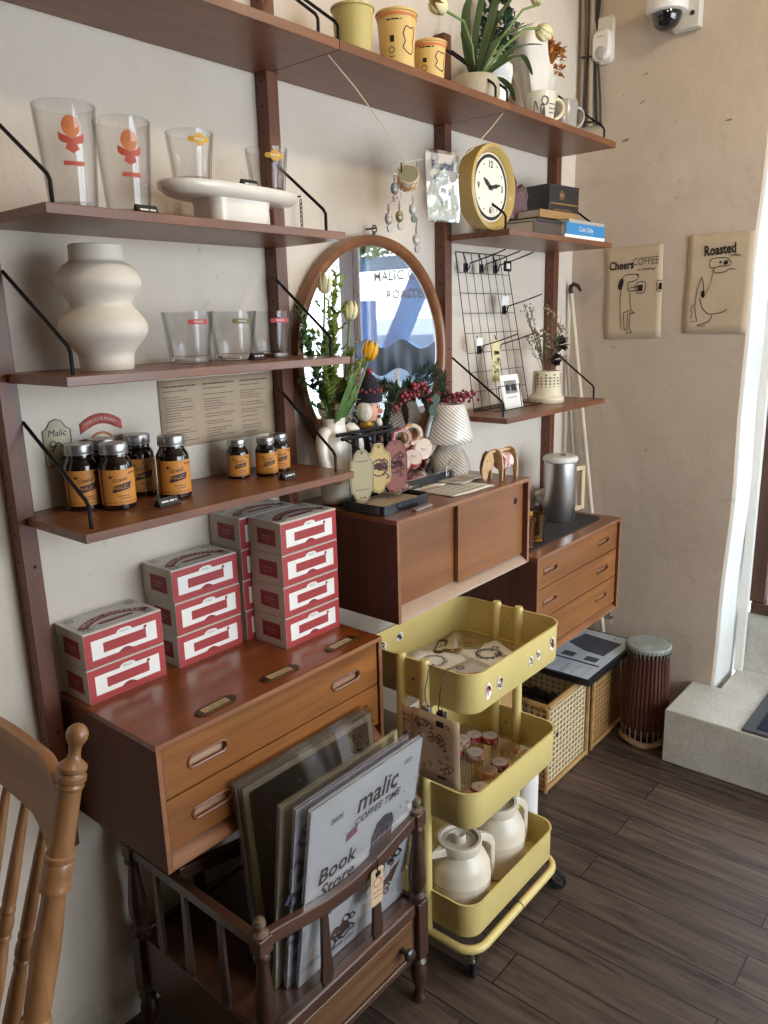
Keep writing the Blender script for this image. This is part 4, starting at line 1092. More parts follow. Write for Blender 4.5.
# stand that carries them
ts = thing('tape_display', 'black stepped display holding red and pink tape rolls in front of the wreath', 'display', (1.29, -.15, ZT))
MB().prism([(-.19, 0), (-.045, 0), (-.045, .062), (-.095, .050), (-.19, .030)], -.0, .27, basis((1.165, -.02, ZT), (0, 1, 0), (0, 0, 1))).build('display_block', BLKP, ts, world=True, bevel=.002)
MB().prism([(-.185, .032), (-.095, .052), (-.045, .064), (-.045, .068), (-.095, .056), (-.185, .036)], -.001, .271, basis((1.165, -.02, ZT), (0, 1, 0), (0, 0, 1))).build('acrylic_ledge', FILM, ts, world=True)
MB().tube([(1.180, -.126, 1.44), (1.180, -.150, 1.52), (1.180, -.172, 1.556), (1.215, -.168, 1.560)], .003, 6).build('roll_arm', BLACK, ts, world=True)
for x, y, z, m, rx, l in ((1.212, -.150, 1.458, TP[0], 48, 'red tape roll leaning at the left end of the black display'), (1.278, -.145, 1.462, TP[0], 48, 'red tape roll leaning in the middle of the black display'),
                          (1.352, -.128, 1.485, TP[3], 75, 'pink striped tape roll at the right end of the display'), (1.386, -.105, 1.490, TP[3], 82, 'pink striped tape roll nearest the lamp foot')):
    q = tape_roll(.032, .024, m, mat('cream_label', 'd8c8b8', .6)); q.location = (x, y, z); q.rotation_euler = (R(rx), 0, R(-30)); q['label'] = l; q['group'] = 'tape rolls on the black display'
mb = MB(); mb.tube([(1.375, -.225, ZT+.0046), (1.378, -.225, ZT+.05), (1.392, -.225, ZT+.075), (1.405, -.222, ZT+.075), (1.414, -.22, ZT+.05), (1.417, -.22, ZT+.004)], .0035, 8)
o = mb.build('clear_acrylic_arch', glass('acrylic'), None); tag(o, 'small clear acrylic arch standing between the tape rolls and the lamp', 'holder')

# wreath leaning at the mirror
wr = thing('berry_wreath', 'wreath of dark fir sprigs and red berries leaning between mirror and lamp', 'wreath', (1.33, -.085, ZT))
mg, mbr = MB(), MB(); r = random.Random(11)
cx, cz, RR = 1.34, 1.575, .125
ring = [(cx+RR*math.cos(2*PI*i/24), -.085+.0, cz+RR*math.sin(2*PI*i/24)) for i in range(24)]
MB().tube(ring, .012, 8, closed=True).build('twig_ring', mat('twig', '4a3526', .8), wr, world=True)
for i in range(330):
    a = r.uniform(0, 2*PI); q = Vector((cx+RR*math.cos(a), -.09+r.uniform(-.012, .012), cz+RR*math.sin(a)))
    d = Vector((math.cos(a)*r.uniform(.2, 1)+r.uniform(-.5, .5), r.uniform(-.9, .15), math.sin(a)*r.uniform(.2, 1)+r.uniform(-.4, .6)))
    leaflet(mg, q, d, r.uniform(.025, .05), r.uniform(.006, .018))
for p1 in ((1.56, -.05, 1.765), (1.60, -.06, 1.73), (1.52, -.07, 1.76), (1.20, -.06, 1.72), (1.235, -.09, 1.70)):
    spray(mg, (cx+(p1[0]-cx)*.4, -.085, cz+.06), p1, 55, .03, .006, r)
mg.build('fir_sprigs', LEAFD, wr, world=True, fixn=False)
for i in range(46):
    a = r.choice((r.uniform(.9, 2.6), r.uniform(3.3, 5.2))); q = (cx+(RR+r.uniform(-.03, .02))*math.cos(a), -.118+r.uniform(-.012, .01), cz+(RR+r.uniform(-.03, .02))*math.sin(a))
    mbr.ball(q, r.uniform(.006, .0105), 8, 6)
mbr.build('berry_cluster', BERRY, wr, world=True)['kind'] = 'stuff'
gl = thing('eucalyptus_sprig', 'round grey-green leaves hanging between the wreath and the lamp', 'foliage', (1.44, -.10, 1.60)); mb = MB()
for x, z in ((1.435, 1.655), (1.415, 1.62), (1.44, 1.59)):
    K = basis((x, -.135, z), (1, -.4, .2), (.1, -.2, 1)); mb.prism([(.016*math.cos(2*PI*i/14), .021*math.sin(2*PI*i/14)) for i in range(14)], 0, .0012, K)
mb.tube([(1.44, -.125, 1.68), (1.43, -.13, 1.6), (1.39, -.13, 1.49)], .002, 5); mb.build('round_leaves', mat('eucalyptus', '3f5246', .6), gl, world=True)

# striped glass lamp
SW = bpy.data.materials.new('swirled_glass'); nt, p = nodes(SW); p.inputs['Roughness'].default_value = .22; p.inputs['Coat Weight'].default_value = .5
tc = N(nt, 'ShaderNodeTexCoord'); sp = N(nt, 'ShaderNodeSeparateXYZ'); nt.links.new(tc.outputs['Object'], sp.inputs[0])
at = N(nt, 'ShaderNodeMath', operation='ARCTAN2'); nt.links.new(sp.outputs['Y'], at.inputs[0]); nt.links.new(sp.outputs['X'], at.inputs[1])
m1 = N(nt, 'ShaderNodeMath', operation='MULTIPLY'); m1.inputs[1].default_value = 1/(2*PI)*26; nt.links.new(at.outputs[0], m1.inputs[0])
m2 = N(nt, 'ShaderNodeMath', operation='MULTIPLY_ADD'); m2.inputs[1].default_value = 78; nt.links.new(sp.outputs['Z'], m2.inputs[0]); nt.links.new(m1.outputs[0], m2.inputs[2])
m3 = N(nt, 'ShaderNodeMath', operation='PINGPONG'); m3.inputs[1].default_value = .5; nt.links.new(m2.outputs[0], m3.inputs[0])
cr = N(nt, 'ShaderNodeValToRGB'); e = cr.color_ramp.elements; e[0].position = .15; e[0].color = lin('b1a698'); e[1].position = .26; e[1].color = lin('ece7de')
nt.links.new(m3.outputs[0], cr.inputs[0]); nt.links.new(cr.outputs[0], p.inputs['Base Color'])
bp = N(nt, 'ShaderNodeBump'); bp.inputs['Strength'].default_value = .3; bp.inputs['Distance'].default_value = .004; nt.links.new(m3.outputs[0], bp.inputs['Height']); nt.links.new(bp.outputs[0], p.inputs['Normal'])
lp = thing('table_lamp', 'mushroom table lamp of diagonally striped white glass by the red berries', 'lamp', (1.505, -.140, ZT))
MB().lathe([(0, 0), (.060, 0), (.074, .006), (.078, .020), (.072, .050), (.058, .080), (.044, .100), (.040, .110), (0, .110)], seg=48).build('lamp_base', SW, lp)
MB().lathe([(.046, .112), (.083, .116), (.090, .128), (.088, .145), (.078, .185), (.064, .232), (.058, .250), (.052, .254), (.045, .250), (.060, .200), (.080, .140), (.046, .118)], seg=48).build('lamp_shade', SW, lp)
MB().lathe([(0, .110), (.046, .110), (.046, .118), (0, .118)], seg=30).build('lamp_collar', CHROME, lp)
bs = thing('berry_sprig', 'sprig of red berries and fir lying on top of the striped lamp', 'foliage', (1.56, -.12, 1.635)); m1_, m2_ = MB(), MB(); r = random.Random(5)
for i in range(75): m1_.ball((1.565+r.uniform(-.062, .085), -.13+r.uniform(-.05, .04), 1.648+r.uniform(-.012, .020)), r.uniform(.0045, .0075), 8, 6)
for k in range(3): spray(m2_, (1.53, -.11, 1.64), (1.53+.035*k, -.05, 1.76-.02*k), 60, .032, .004, r)
m2_.tube([(1.50, -.12, 1.642), (1.57, -.125, 1.648), (1.65, -.13, 1.645)], .003, 6)
m1_.build('berries', BERRY, bs, world=True)['kind'] = 'stuff'; m2_.build('fir_needles', LEAFD, bs, world=True, fixn=False)

# nutcracker
nu = thing('nutcracker', 'nutcracker soldier figure with white hair and dark red knitted hat', 'figurine', (1.105, -.115, ZT), R(25))
NAVY = mat('navy_paint', '1a1a2e', .35, coat=.3); SKIN = mat('painted_skin', 'd49a80', .4); HAIR = mat('white_fur', 'd8d0bc', .9, bump=.6, bscale=120); GOLDP = mat('gold_paint', 'b08a3a', .3, .6)
MB().box(-.038, .038, -.032, .032, 0, .012).build('stand_block', NAVY, nu, bevel=.002)
mb = MB(); mb.cyl((-.016, 0, .012), (-.016, 0, .115), .015, .017, 16); mb.build('leg', mat('white_trousers', 'd8cfc0', .5), nu)
MB().cyl((.016, 0, .012), (.016, 0, .115), .015, .017, 16).build('leg', bpy.data.materials['white_trousers'], nu)
MB().lathe([(0, .110), (.036, .110), (.032, .150), (.036, .195), (.034, .225), (.022, .238), (0, .238)], seg=28).build('torso', NAVY, nu)
for s in (-1, 1):
    MB().tube([(s*.036, 0, .222), (s*.052, -.004, .205), (s*.054, -.010, .160), (s*.046, -.016, .125)], [.012, .014, .012, .010], 12).build('arm', NAVY, nu)
    MB().lathe([(0, .222), (.022, .222), (.024, .230), (.018, .238), (0, .238)], c=(s*.040, 0, 0), seg=16).build('epaulette', GOLDP, nu)
mb = MB()
for z in (.205, .190, .175): mb.box(-.018, .018, -.0375, -.034, z, z+.004)
mb.build('coat_braid', GOLDP, nu)
MB().lathe([(0, .236), (.024, .238), (.030, .256), (.030, .285), (.026, .300), (0, .300)], seg=24).build('head', SKIN, nu)
MB().ball((0, -.034, .268), (.006, .011, .008), 12, 8).build('nose', SKIN, nu)
mb = MB(); mb.box(-.010, .010, -.033, -.028, .246, .254); mb.ball((-.011, -.0285, .281), (.004, .002, .0045), 8, 6); mb.ball((.011, -.0285, .281), (.004, .002, .0045), 8, 6); mb.build('painted_face', INK, nu)
mb = MB(); mb.ball((-.030, .010, .268), (.022, .026, .032), 18, 12); mb.build('side_hair', HAIR, nu); mb = MB(); mb.ball((.030, .010, .268), (.022, .026, .032), 18, 12); mb.build('side_hair', HAIR, nu)
MB().ball((0, -.028, .225), (.016, .012, .024), 14, 10).build('beard', HAIR, nu)
MB().lathe([(.036, .296), (.041, .300), (.042, .318), (.038, .322), (.034, .345), (.026, .368), (.012, .383), (0, .386), (0, .30)], seg=30).build('knitted_hat', mat('dark_knit', '2a2530', .95, bump=.5, bscale=220), nu)
mb = MB()
for i in range(18): a = 2*PI*i/18; mb.ball((.0385*math.cos(a), .0385*math.sin(a), .336-.006*(i % 2)), .0045, 6, 5)
mb.build('hat_pattern', REDP, nu); MB().ball((0, 0, .392), .0125, 14, 10).build('pompom', BERRY, nu)

# elephant shaped wooden tape holder
el = thing('elephant_tape_holder', 'plywood elephant-shaped holder with a pink tape roll, at the right end of the cabinet', 'tape holder', (1.508, -.345, ZT), R(-8))
body = [(-.052, 0), (-.030, 0), (-.026, .035), (-.012, .058), (.012, .058), (.026, .035), (.030, 0), (.052, 0), (.056, .05), (.050, .085), (.034, .104), (.0, .110), (-.034, .104), (-.050, .085), (-.056, .05)]
Fl = basis((0, 0, 0), (0, -1, 0), (0, 0, 1))
body2 = [(x*.62, z) for x, z in body]
for x0 in (-.012, .066): MB().prism(body2, -.003, .003, basis((x0, 0, 0), (0, -1, 0), (0, 0, 1))).build('body_panel', PLY, el, bevel=.0008)
head = [(-.034, .020), (-.022, .006), (-.010, .014), (-.004, .034), (.016, .046), (.026, .070), (.018, .096), (.002, .104), (-.006, .100), (-.018, .092), (-.030, .070), (-.038, .045)]
MB().prism(head, -.003, .003, basis((-.052, -.004, 0), (1, .0, 0), (0, 0, 1))).build('head_panel', PLY, el, bevel=.0008)
MB().prism([(a*.8-.004, b*.9+.012) for a, b in head], -.0025, .0025, basis((-.045, .012, 0), (1, .0, 0), (0, 0, 1))).build('ear_panel', wood('dark_plywood', '7a5232', '5c3a22', 'Z', .5), el, bevel=.0008)
mb = MB(); mb.disc(-.012, .072, .0028, basis((-.052, -.0072, 0), (1, 0, 0), (0, 0, 1)), .0004); mb.build('eye', INK, el, fixn=False)
MB().box(-.045, .066, -.004, .004, .098, .106).build('back_bar', PLY, el); MB().cyl((-.015, 0, .062), (.069, 0, .062), .006, seg=12).build('axle', PLY, el)
q = tape_roll(.030, .045, TP[3], TAPECORE, ri=.012, hollow=True); q.location = (.006+1.508, -.346, ZT+.0625); q.rotation_euler = (0, R(90), R(-8)); tag(q, 'pink tape roll mounted inside the plywood elephant', 'tape roll')

# ================================================================== RIGHT BAY: WIRE GRID SHELF
gd = thing('wire_grid_stand', 'leaning black wire grid display with hooks on the lower right shelf', 'display stand', (1.93, -.08, 1.5753))
def gp(u, v):   # u 0..1 across, v 0..1 up; the grid leans back against the wall
    return Vector((1.745-.045*v+(.415-.06*v)*u, -.090+.055*v, 1.5785+.590*v))
mb = MB()
for i in range(8):
    mb.tube([gp(i/7, 0), gp(i/7, 1)], .0021 if i in (0, 7) else .0014, 6)
for j in range(9): mb.tube([gp(0, j/8), gp(1, j/8)], .0021 if j in (0, 8) else .0014, 6)
mb.build('wire_mesh', BLACK, gd, world=True)
MB().tube([gp(.1, .0)+Vector((0, -.09, .002)), gp(.9, 0)+Vector((0, -.09, .002)), gp(.9, 0)+Vector((0, .03, .002)), gp(.1, 0)+Vector((0, .03, .002))], .0022, 6, closed=True).build('wire_foot', BLACK, gd, world=True)
MB().tube([gp(.12, .0)+Vector((0, -.09, .002)), gp(.12, .16)+Vector((0, -.09, 0)), gp(.5, .16)+Vector((0, -.09, 0)), gp(.5, .0)+Vector((0, -.09, .002))], .0020, 6).build('wire_basket_front', BLACK, gd, world=True)
for u, v in ((.16, .985), (.46, .985), (.74, .985), (.80, .72), (.22, .47), (.55, .47)):
    b = gp(u, v)
    h = MB().tube([b+Vector((-.012, -.002, .006)), b+Vector((0, -.006, -.02)), b+Vector((.004, -.01, -.055)), b+Vector((.012, -.012, -.05)), b+Vector((.010, -.02, -.03)), b+Vector((.03, -.08, -.012)), b+Vector((.055, -.145, .012))], .0024, 6).build('display_hook', BLACK, gd, world=True)
    MB().box(b.x-.012, b.x+.016, b.y-.006, b.y-.003, b.z-.062, b.z-.030).build('hook_plate', BLACK, h, world=True)
def tagcard(lab, u, v, w_, h, m, ang=0, prm=None):
    b = gp(u, v)+Vector((0, -.012, 0)); t = thing('sample_card', lab, 'card', tuple(b), 0, 'small cards on the wire grid')
    F = frame((0, 0, 0), 'front') @ Matrix.Rotation(R(ang), 4, 'Z'); MB().prism([(-w_/2, -h), (w_/2, -h), (w_/2, 0), (-w_/2, 0)], 0, .0016, F).build('card_sheet', m, t)
    if prm:
        mb = MB(); stickers(9, w_*.33, .0, w_*.12)(mb, F @ Matrix.Translation((0, -h*.3, 0)), random.Random(3), .003); stickers(10, w_*.33, h*.2, w_*.12)(mb, F @ Matrix.Translation((0, -h*.6, 0)), random.Random(4), .003)
        mb.build('card_drawing', prm, t, fixn=False)
    return t
tagcard('long yellow card with a green drawing hanging low on the wire grid', .50, .45, .055, .165, mat('yellow_card', 'd9c896', .6), 0, LEAFD)
tagcard('small cream card hanging left on the wire grid', .20, .47, .045, .030, PAPER)
tagcard('small cream card hanging high at the right of the wire grid', .80, .735, .05, .035, PAPER)
for u, sx, sy in ((.90, .048, .032), ):
    b = gp(u, .95); o = MB().prism(rrect(-.026, .026, -.020, .020, .008), 0, .006, frame((b.x, b.y-.02, b.z-.012), 'front')).build('black_charm', BLACK, bevel=.001)
    tag(o, 'small black and white charm hanging at the top right of the wire grid', 'charm'); MB().prism(rrect(-.013, .013, -.010, .010, .003), .0061, .0070, frame((b.x, b.y-.02, b.z-.012), 'front')).build('pale_inset', PAPER, o)
# photo card on a small easel
ca = thing('photo_card', 'white card with a small landscape photograph standing before the wire grid', 'card', (1.936, -.155, 1.5753), R(-4))
K = basis((0, 0, .001), (1, 0, 0), (0, .25, 1)); MB().prism([(-.062, 0), (.062, 0), (.062, .135), (-.062, .135)], 0, .0014, K).build('card_sheet', PAPER, ca)
mb = MB(); mb.flat([(-.040, .060), (.042, .060), (.042, .112), (-.040, .112)], K, .0020); mb.build('photo_print', mat('grey_photo', '8b8782', .5, var=.4, vscale=60), ca, fixn=False)
mb = MB(); mb.flat([(-.036, .072), (-.01, .072), (-.01, .090), (-.025, .098), (-.036, .090)], K, .0026); mb.flat([(.0, .070), (.034, .070), (.034, .092), (.015, .098), (0, .09)], K, .0026); scribble(mb, -.035, .03, .045, .004, 0, K, d=.002)
mb.build('photo_detail', INK, ca, fixn=False)
MB().prism([(-.02, 0), (.02, 0), (.004, .10), (-.004, .10)], .0, .0012, basis((0, .045, .001), (1, 0, 0), (0, -.22, 1))).build('card_strut', PAPER, ca)

# calendar pot with dried flowers
cp = thing('calendar_pot', 'cream lantern-shaped pot printed with a calendar, dried flowers standing in it', 'pot', (2.205, -.150, 1.5753), R(-20))
MB().lathe([(0, 0), (.072, 0), (.075, .006), (.074, .022), (.066, .030), (.061, .040), (.058, .125), (.055, .132), (.050, .132), (.050, .05), (0, .05)], seg=8*6).build('pot_body', mat('cream_enamel', 'dccfb2', .4, coat=.2), cp)
mb = MB(); r = random.Random(2)
for row in range(6):
    for c in range(9):
        a = R(-168+c*17); rad = .0615-.002*row*.3; z = .118-row*.0125
        p0 = Vector((rad*math.cos(a), rad*math.sin(a), z)); u = Vector((-math.sin(a), math.cos(a), 0)); 
        if row == 0 and c % 2: continue
        K = basis(p0, u, (0, 0, 1)); mb.flat([(-.004, -.003), (.004*r.uniform(.3, 1), -.003), (.004, .003*r.uniform(0, 1)), (-.003, .003)], K, .0008)
mb.build('calendar_print', INK, cp, fixn=False)
MB().tube([(-.058, 0, .04), (-.064, 0, .09), (-.058, 0, .128)], .0022, 6).build('wire_frame_side', BRASS, cp)
df = thing('dried_flowers', 'dried grey-green sprigs with a dark burgundy bloom standing in the calendar pot', 'flowers', (2.205, -.150, 1.70)); r = random.Random(9)
ms, ml, mg2 = MB(), MB(), MB()
for i in range(15):
    tip = Vector((2.205+r.uniform(-.13, .06), -.15+r.uniform(-.05, .05), 1.74+r.uniform(.06, .235))); p0 = Vector((2.205+r.uniform(-.02, .02), -.15, 1.67)); ms.tube([p0, p0.lerp(tip, .6)+Vector((.01, 0, 0)), tip], .0011, 4)
    (spray(ml, p0.lerp(tip, .45), tip, 20, .020, .008, r))
    for k in range(6): mg2.ball(tip+Vector((r.uniform(-.02, .02), r.uniform(-.02, .02), r.uniform(-.02, .012))), r.uniform(.003, .006), 6, 5)
ms.build('dried_stems', mat('dry_stem', '6d6148', .8), df, world=True); ml.build('dried_leaves', mat('dry_leaf', '6a6a50', .8, var=.25), df, world=True, fixn=False); mg2.build('seed_heads', mat('seed_beige', '9a8d70', .9), df, world=True)['kind'] = 'stuff'
mb = MB(); c = Vector((2.275, -.175, 1.812))
for i in range(60):
    d = Vector((r.gauss(0, 1), r.gauss(0, 1), r.gauss(0, 1))).normalized(); leaflet(mb, c+d*.008, d, .034, .028)
mb.build('burgundy_bloom', mat('burgundy', '3d1622', .7), df, world=True, fixn=False); mb = MB(); c = Vector((2.20, -.195, 1.755))
for i in range(40):
    d = Vector((r.gauss(0, 1), r.gauss(0, 1), r.gauss(0, 1))).normalized(); leaflet(mb, c+d*.006, d, .026, .022)
mb.build('dark_bloom', mat('near_black_petal', '20161a', .7), df, world=True, fixn=False)
MB().tube([(2.21, -.15, 1.7), (2.28, -.16, 1.86), (2.32, -.15, 1.93)], .0012, 4).build('thin_twig', bpy.data.materials['dry_stem'], df, world=True)

# ================================================================== RIGHT BAY: CLOCK AND BOOKS
ck = thing('round_clock', 'round mustard yellow clock leaning in the bay left of the books', 'clock', (1.660, -.195, 2.2215), 0)
Kc = Matrix.Translation((0, 0, .142)) @ Matrix.Rotation(R(90), 4, 'X')
OCH = mat('mustard_plastic', 'c0a463', .4, coat=.2)
MB().lathe([(0, -.040), (.126, -.040), (.135, -.032), (.140, .015), (.139, .030), (.128, .034), (.116, .020), (.112, .012), (0, .012)], seg=72, M=Kc).build('clock_case', OCH, ck)
MB().lathe([(0, .0125), (.111, .0125), (.111, .0140), (0, .0140)], seg=60, M=Kc).build('clock_dial', mat('cream_dial', 'e6dfce', .5), ck)
Fc = frame((0, -.0142, .142), 'front'); mb = MB(); mb.ring2(0, 0, .101, .011, Fc, .0006, seg=60)
for i in range(12):
    if i % 3: a = R(30*i); mb.disc(.082*math.sin(a), .082*math.cos(a), .0035, Fc, .0006, 8)
mb.build('minute_ring', INK, ck, fixn=False)
for nmb, a in (('12', 0), ('3', 90), ('6', 180), ('9', 270)): text('clock_numeral', nmb, .030, INK, Fc @ Matrix.Translation((.074*math.sin(R(a)), .074*math.cos(R(a)), 0)), ck, bold=.0008)
for L, wd, a in ((.062, .014, 78), (.052, .016, -58)):
    K = Fc @ Matrix.Rotation(R(-a), 4, 'Z'); MB().prism([(-wd*.2, -.012), (wd*.2, -.012), (wd*.5, L*.55), (wd*.1, L), (-wd*.1, L), (-wd*.5, L*.55)], .0015, .003, K).build('clock_hand', INK, ck)
MB().lathe([(0, .0), (.008, 0), (.008, .006), (0, .006)], seg=16, M=Kc @ Matrix.Translation((0, 0, .014))).build('hand_hub', INK, ck)
for v in range(0): pass

def book(lab, x, y, z, w_, d_, h, rz, cover, spine_txt=None, grp='books on the clock shelf', txtm=None, pages='e0d9c8', sz=.02):
    t = thing('book', lab, 'book', (x, y, z), rz, grp)
    mb = MB(); mb.box(-w_/2, w_/2, -d_/2, d_/2, 0, .0018); mb.box(-w_/2, w_/2, -d_/2, d_/2, h-.0018, h); mb.box(-w_/2, w_/2, -d_/2, -d_/2+.0018, .0018, h-.0018)
    mb.build('book_cover', cover, t, weld=True)
    MB().box(-w_/2+.003, w_/2-.003, -d_/2+.0019, d_/2-.003, .0019, h-.0019).build('book_pages', mat('pages_'+pages, pages, .8), t)
    if spine_txt: text('lettering', spine_txt, sz, txtm or WHITE, frame((0, -d_/2, h/2), 'front'), t, d=.0008, sx=1.0)
    return t
ZD = 2.2215
book('thin white book at the very bottom of the right pile', 2.235, -.195, ZD, .325, .19, .013, R(-2), PAPER, None)
BL = mat('blue_cover', '2d7fb4', .4)
book('bright blue book with white spine lettering in the right pile', 2.235, -.197, ZD+.0133, .315, .19, .042, R(-2), BL, 'Cielo Only', sz=.026)
book('thin book with grey and white spine on top of the blue book', 2.255, -.195, ZD+.0556, .30, .18, .014, R(-1), mat('grey_cover', 'a7a49a', .5), None)
book('large dark book lying flat beside the blue book', 1.962, -.170, ZD, .21, .20, .045, R(0), mat('dark_cover', '4a3b30', .5), None)
book('flat black and grey magazine on top of the dark book', 1.985, -.170, ZD+.0454, .22, .20, .012, R(2), mat('black_cover', '2a2624', .5), None)
book('brown kraft covered book with white page edge on top of the pile', 2.10, -.165, ZD+.0700, .27, .16, .028, R(-4), mat('kraft_cover', '9c7444', .6), None)
cb = thing('tea_tin', 'black box with gold emblem standing on the book pile', 'box', (2.275, -.120, ZD+.0985), R(-6))
MB().box(-.105, .105, -.055, .055, 0, .115).build('tin_body', mat('black_tin', '1f1e20', .3, coat=.3), cb, bevel=.002)
MB().box(-.106, .106, -.056, .056, .108, .119).build('tin_lid', mat('black_tin_lid', '232527', .3, coat=.3), cb, bevel=.002)
mb = MB(); F = frame((0, -.0552, 0), 'front'); mb.flat([(-.095, .045), (.095, .045), (.095, .050), (-.095, .050)], F); mb.ring2(-.02, .080, .015, .003, F, .0006); mb.flat([(-.032, .073), (-.008, .073), (-.008, .087), (-.032, .087)], F); scribble(mb, -.07, .05, .025, .006, 0, F)
mb.build('gold_print', mat('dull_gold', '8a6a35', .5), cb, fixn=False)
for i, (x, h, l) in enumerate(((1.878, .165, 'larger dark red carved fish-shaped ornament right of the clock'), (1.985, .130, 'smaller dark red carved ornament beside the fish-shaped one'))):
    z0 = ZD+.058
    t = thing('carved_ornament', l, 'ornament', (1.865 if i == 0 else 1.985, -.15 if i == 0 else -.13, z0+(.0004 if i == 0 else 0)), R(-15), 'dark red ornaments by the clock')
    P = [(-.032, 0), (.030, 0), (.040, h*.3), (.034, h*.55), (.042, h*.8), (.022, h), (.006, h*1.08), (-.008, h*.96), (-.030, h*.98), (-.040, h*.8), (-.034, h*.5), (-.042, h*.25)]
    F = frame((0, 0, 0), 'front'); MB().prism(P, -.012, .012, F).build('ornament_body', mat('maroon_lacquer%d' % i, '471a1e', .35, coat=.1), t, bevel=.004)
    mb = MB(); mb.ring2(0, h*.35, .018, .004, F, .0126, ry=.025); mb.line([(-.026, h*.15), (-.02, h*.6), (0, h*.85), (.02, h*.6), (.024, h*.15)], .004, F, .0126); mb.ring2(0, h*.72, .010, .003, F, .0126); mb.line([(-.02, h*.1), (0, h*.2), (.02, h*.1)], .003, F, .0126)
    mb.build('carved_lines', mat('worn_pink%d' % i, '7d4f4c', .6), t, fixn=False)

# ================================================================== THINGS ON THE TOP SHELVES
ZP = 2.6105
YP = mat('yellow_green_pot', 'bfae6c', .4, coat=.2)
def cup(name, lab, x, y, r0, r1, h, m, roll=True, grp=None):
    t = thing(name, lab, 'cup' if 'cup' in name else 'pot', (x, y, ZP), 0, grp)
    P = [(0, 0), (r0, 0), (r1, h-.004)]
    if roll: P += [(r1+.004, h-.003), (r1+.004, h+.002), (r1, h+.004)]
    else: P += [(r1, h)]
    MB().lathe(P+[(r1-.003, h), (r0-.003, .006), (0, .006)], seg=40).build('cup_body' if 'cup' in name else 'pot_body', m, t)
    return t
cup('plant_pot', 'empty yellow-green pot at the left of the paper cups', .995, -.190, .046, .056, .135, YP, True)
YC = mat('yellow_paper_cup', 'dcb970', .5); ORR = mat('orange_rim', 'cf7a45', .5)
for x, y, r0, r1, h, l in ((1.178, -.195, .045, .057, .165, 'tall yellow paper cup printed with a black bear-like outline'), (1.322, -.205, .041, .049, .120, 'shorter yellow paper cup printed with small symbols')):
    t = cup('paper_cup', l, x, y, r0, r1, h, YC, True, 'yellow paper cups')
    MB().lathe([(r1+.0005, h-.016), (r1+.0010, h-.010), (r1+.0006, h-.008), (r1+.0005, h-.016)], seg=40).build('orange_band', ORR, t)
    rm = (r0+r1)/2; mb = MB(); K = frame((0, 0, 0), 'front')
    mb.line([(.010, h*.35), (-.004, h*.42), (.002, h*.52), (-.004, h*.62), (.004, h*.74), (.018, h*.72), (.030, h*.74), (.034, h*.62), (.028, h*.52), (.034, h*.42), (.024, h*.33)], .0030, K, .0, closed=True)
    mb.ring2(-.038, h*.38, .008, .002, K, 0); scribble(mb, -.05, -.01, h*.84, .006, 0, K, d=0); scribble(mb, -.045, -.028, h*.28, .004, 0, K, d=0); mb.flat([(-.042, h*.5), (-.030, h*.5), (-.030, h*.6), (-.042, h*.6)], K, 0)
    o = mb.build('cup_print', INK, t, fixn=False)
    bm = bmesh.new(); bm.from_mesh(o.data)
    for i in range(-20, 21): bmesh.ops.bisect_plane(bm, geom=bm.verts[:]+bm.edges[:]+bm.faces[:], plane_co=(i*.008, 0, 0), plane_no=(1, 0, 0))
    for v in bm.verts:
        rz = r0+(r1-r0)*v.co.z/h+.0008; a = v.co.x/rm-PI/2-.45; v.co = Vector((rz*math.cos(a), rz*math.sin(a), v.co.z))
    bm.to_mesh(o.data); bm.free(); o.rotation_euler = (0, 0, 0)
# pot with tulips
pp = thing('tulip_pot', 'pale round pot of drooping white tulips behind the support rods', 'pot', (1.640, -.160, ZP))
MB().lathe([(0, 0), (.050, 0), (.074, .020), (.082, .050), (.080, .085), (.070, .100), (.062, .098), (.060, .02), (0, .02)], seg=40).build('pot_body', mat('pale_stone_pot', 'b5aa92', .6, bump=.1), pp)
MB().lathe([(0, .080), (.060, .080), (.060, .090), (0, .094)], seg=24).build('soil', mat('soil', '3a2c20', .95), pp)
tp = thing('potted_tulips', 'arching green tulip leaves and white tulips growing from the pale round pot', 'plant', (1.640, -.160, ZP+.09))
lv = MB(); B0 = Vector((1.64, -.16, 2.69))
for a, wd in (([(0, 0, 0), (.03, -.02, .12), (.08, -.03, .26), (.10, -.03, .38)], .045), ([(0, 0, 0), (-.04, .0, .10), (-.075, -.02, .20), (-.05, -.03, .26)], .050), ([(0, 0, 0), (.08, -.04, .07), (.18, -.06, .14), (.30, -.08, .17)], .045),
              ([(0, 0, 0), (.05, -.06, .05), (.12, -.10, .09), (.20, -.10, .05)], .040), ([(0, 0, 0), (.06, -.03, .12), (.15, -.05, .18), (.27, -.06, .235)], .040), ([(0, 0, 0), (-.01, -.01, .14), (.02, -.02, .28), (.05, -.02, .40)], .036),
              ([(0, 0, 0), (.03, -.06, .01), (.05, -.10, -.02), (.06, -.115, -.06)], .034), ([(0, 0, 0), (.02, -.03, .1), (.06, -.05, .2), (.16, -.06, .30)], .038), ([(0, 0, 0), (-.06, -.03, .04), (-.12, -.04, .10), (-.14, -.04, .12)], .030)):
    blade(lv, [B0+Vector(p) for p in a], wd, (.3, 1, .2))
lv.build('tulip_leaves', LEAF, tp, world=True, fixn=False)
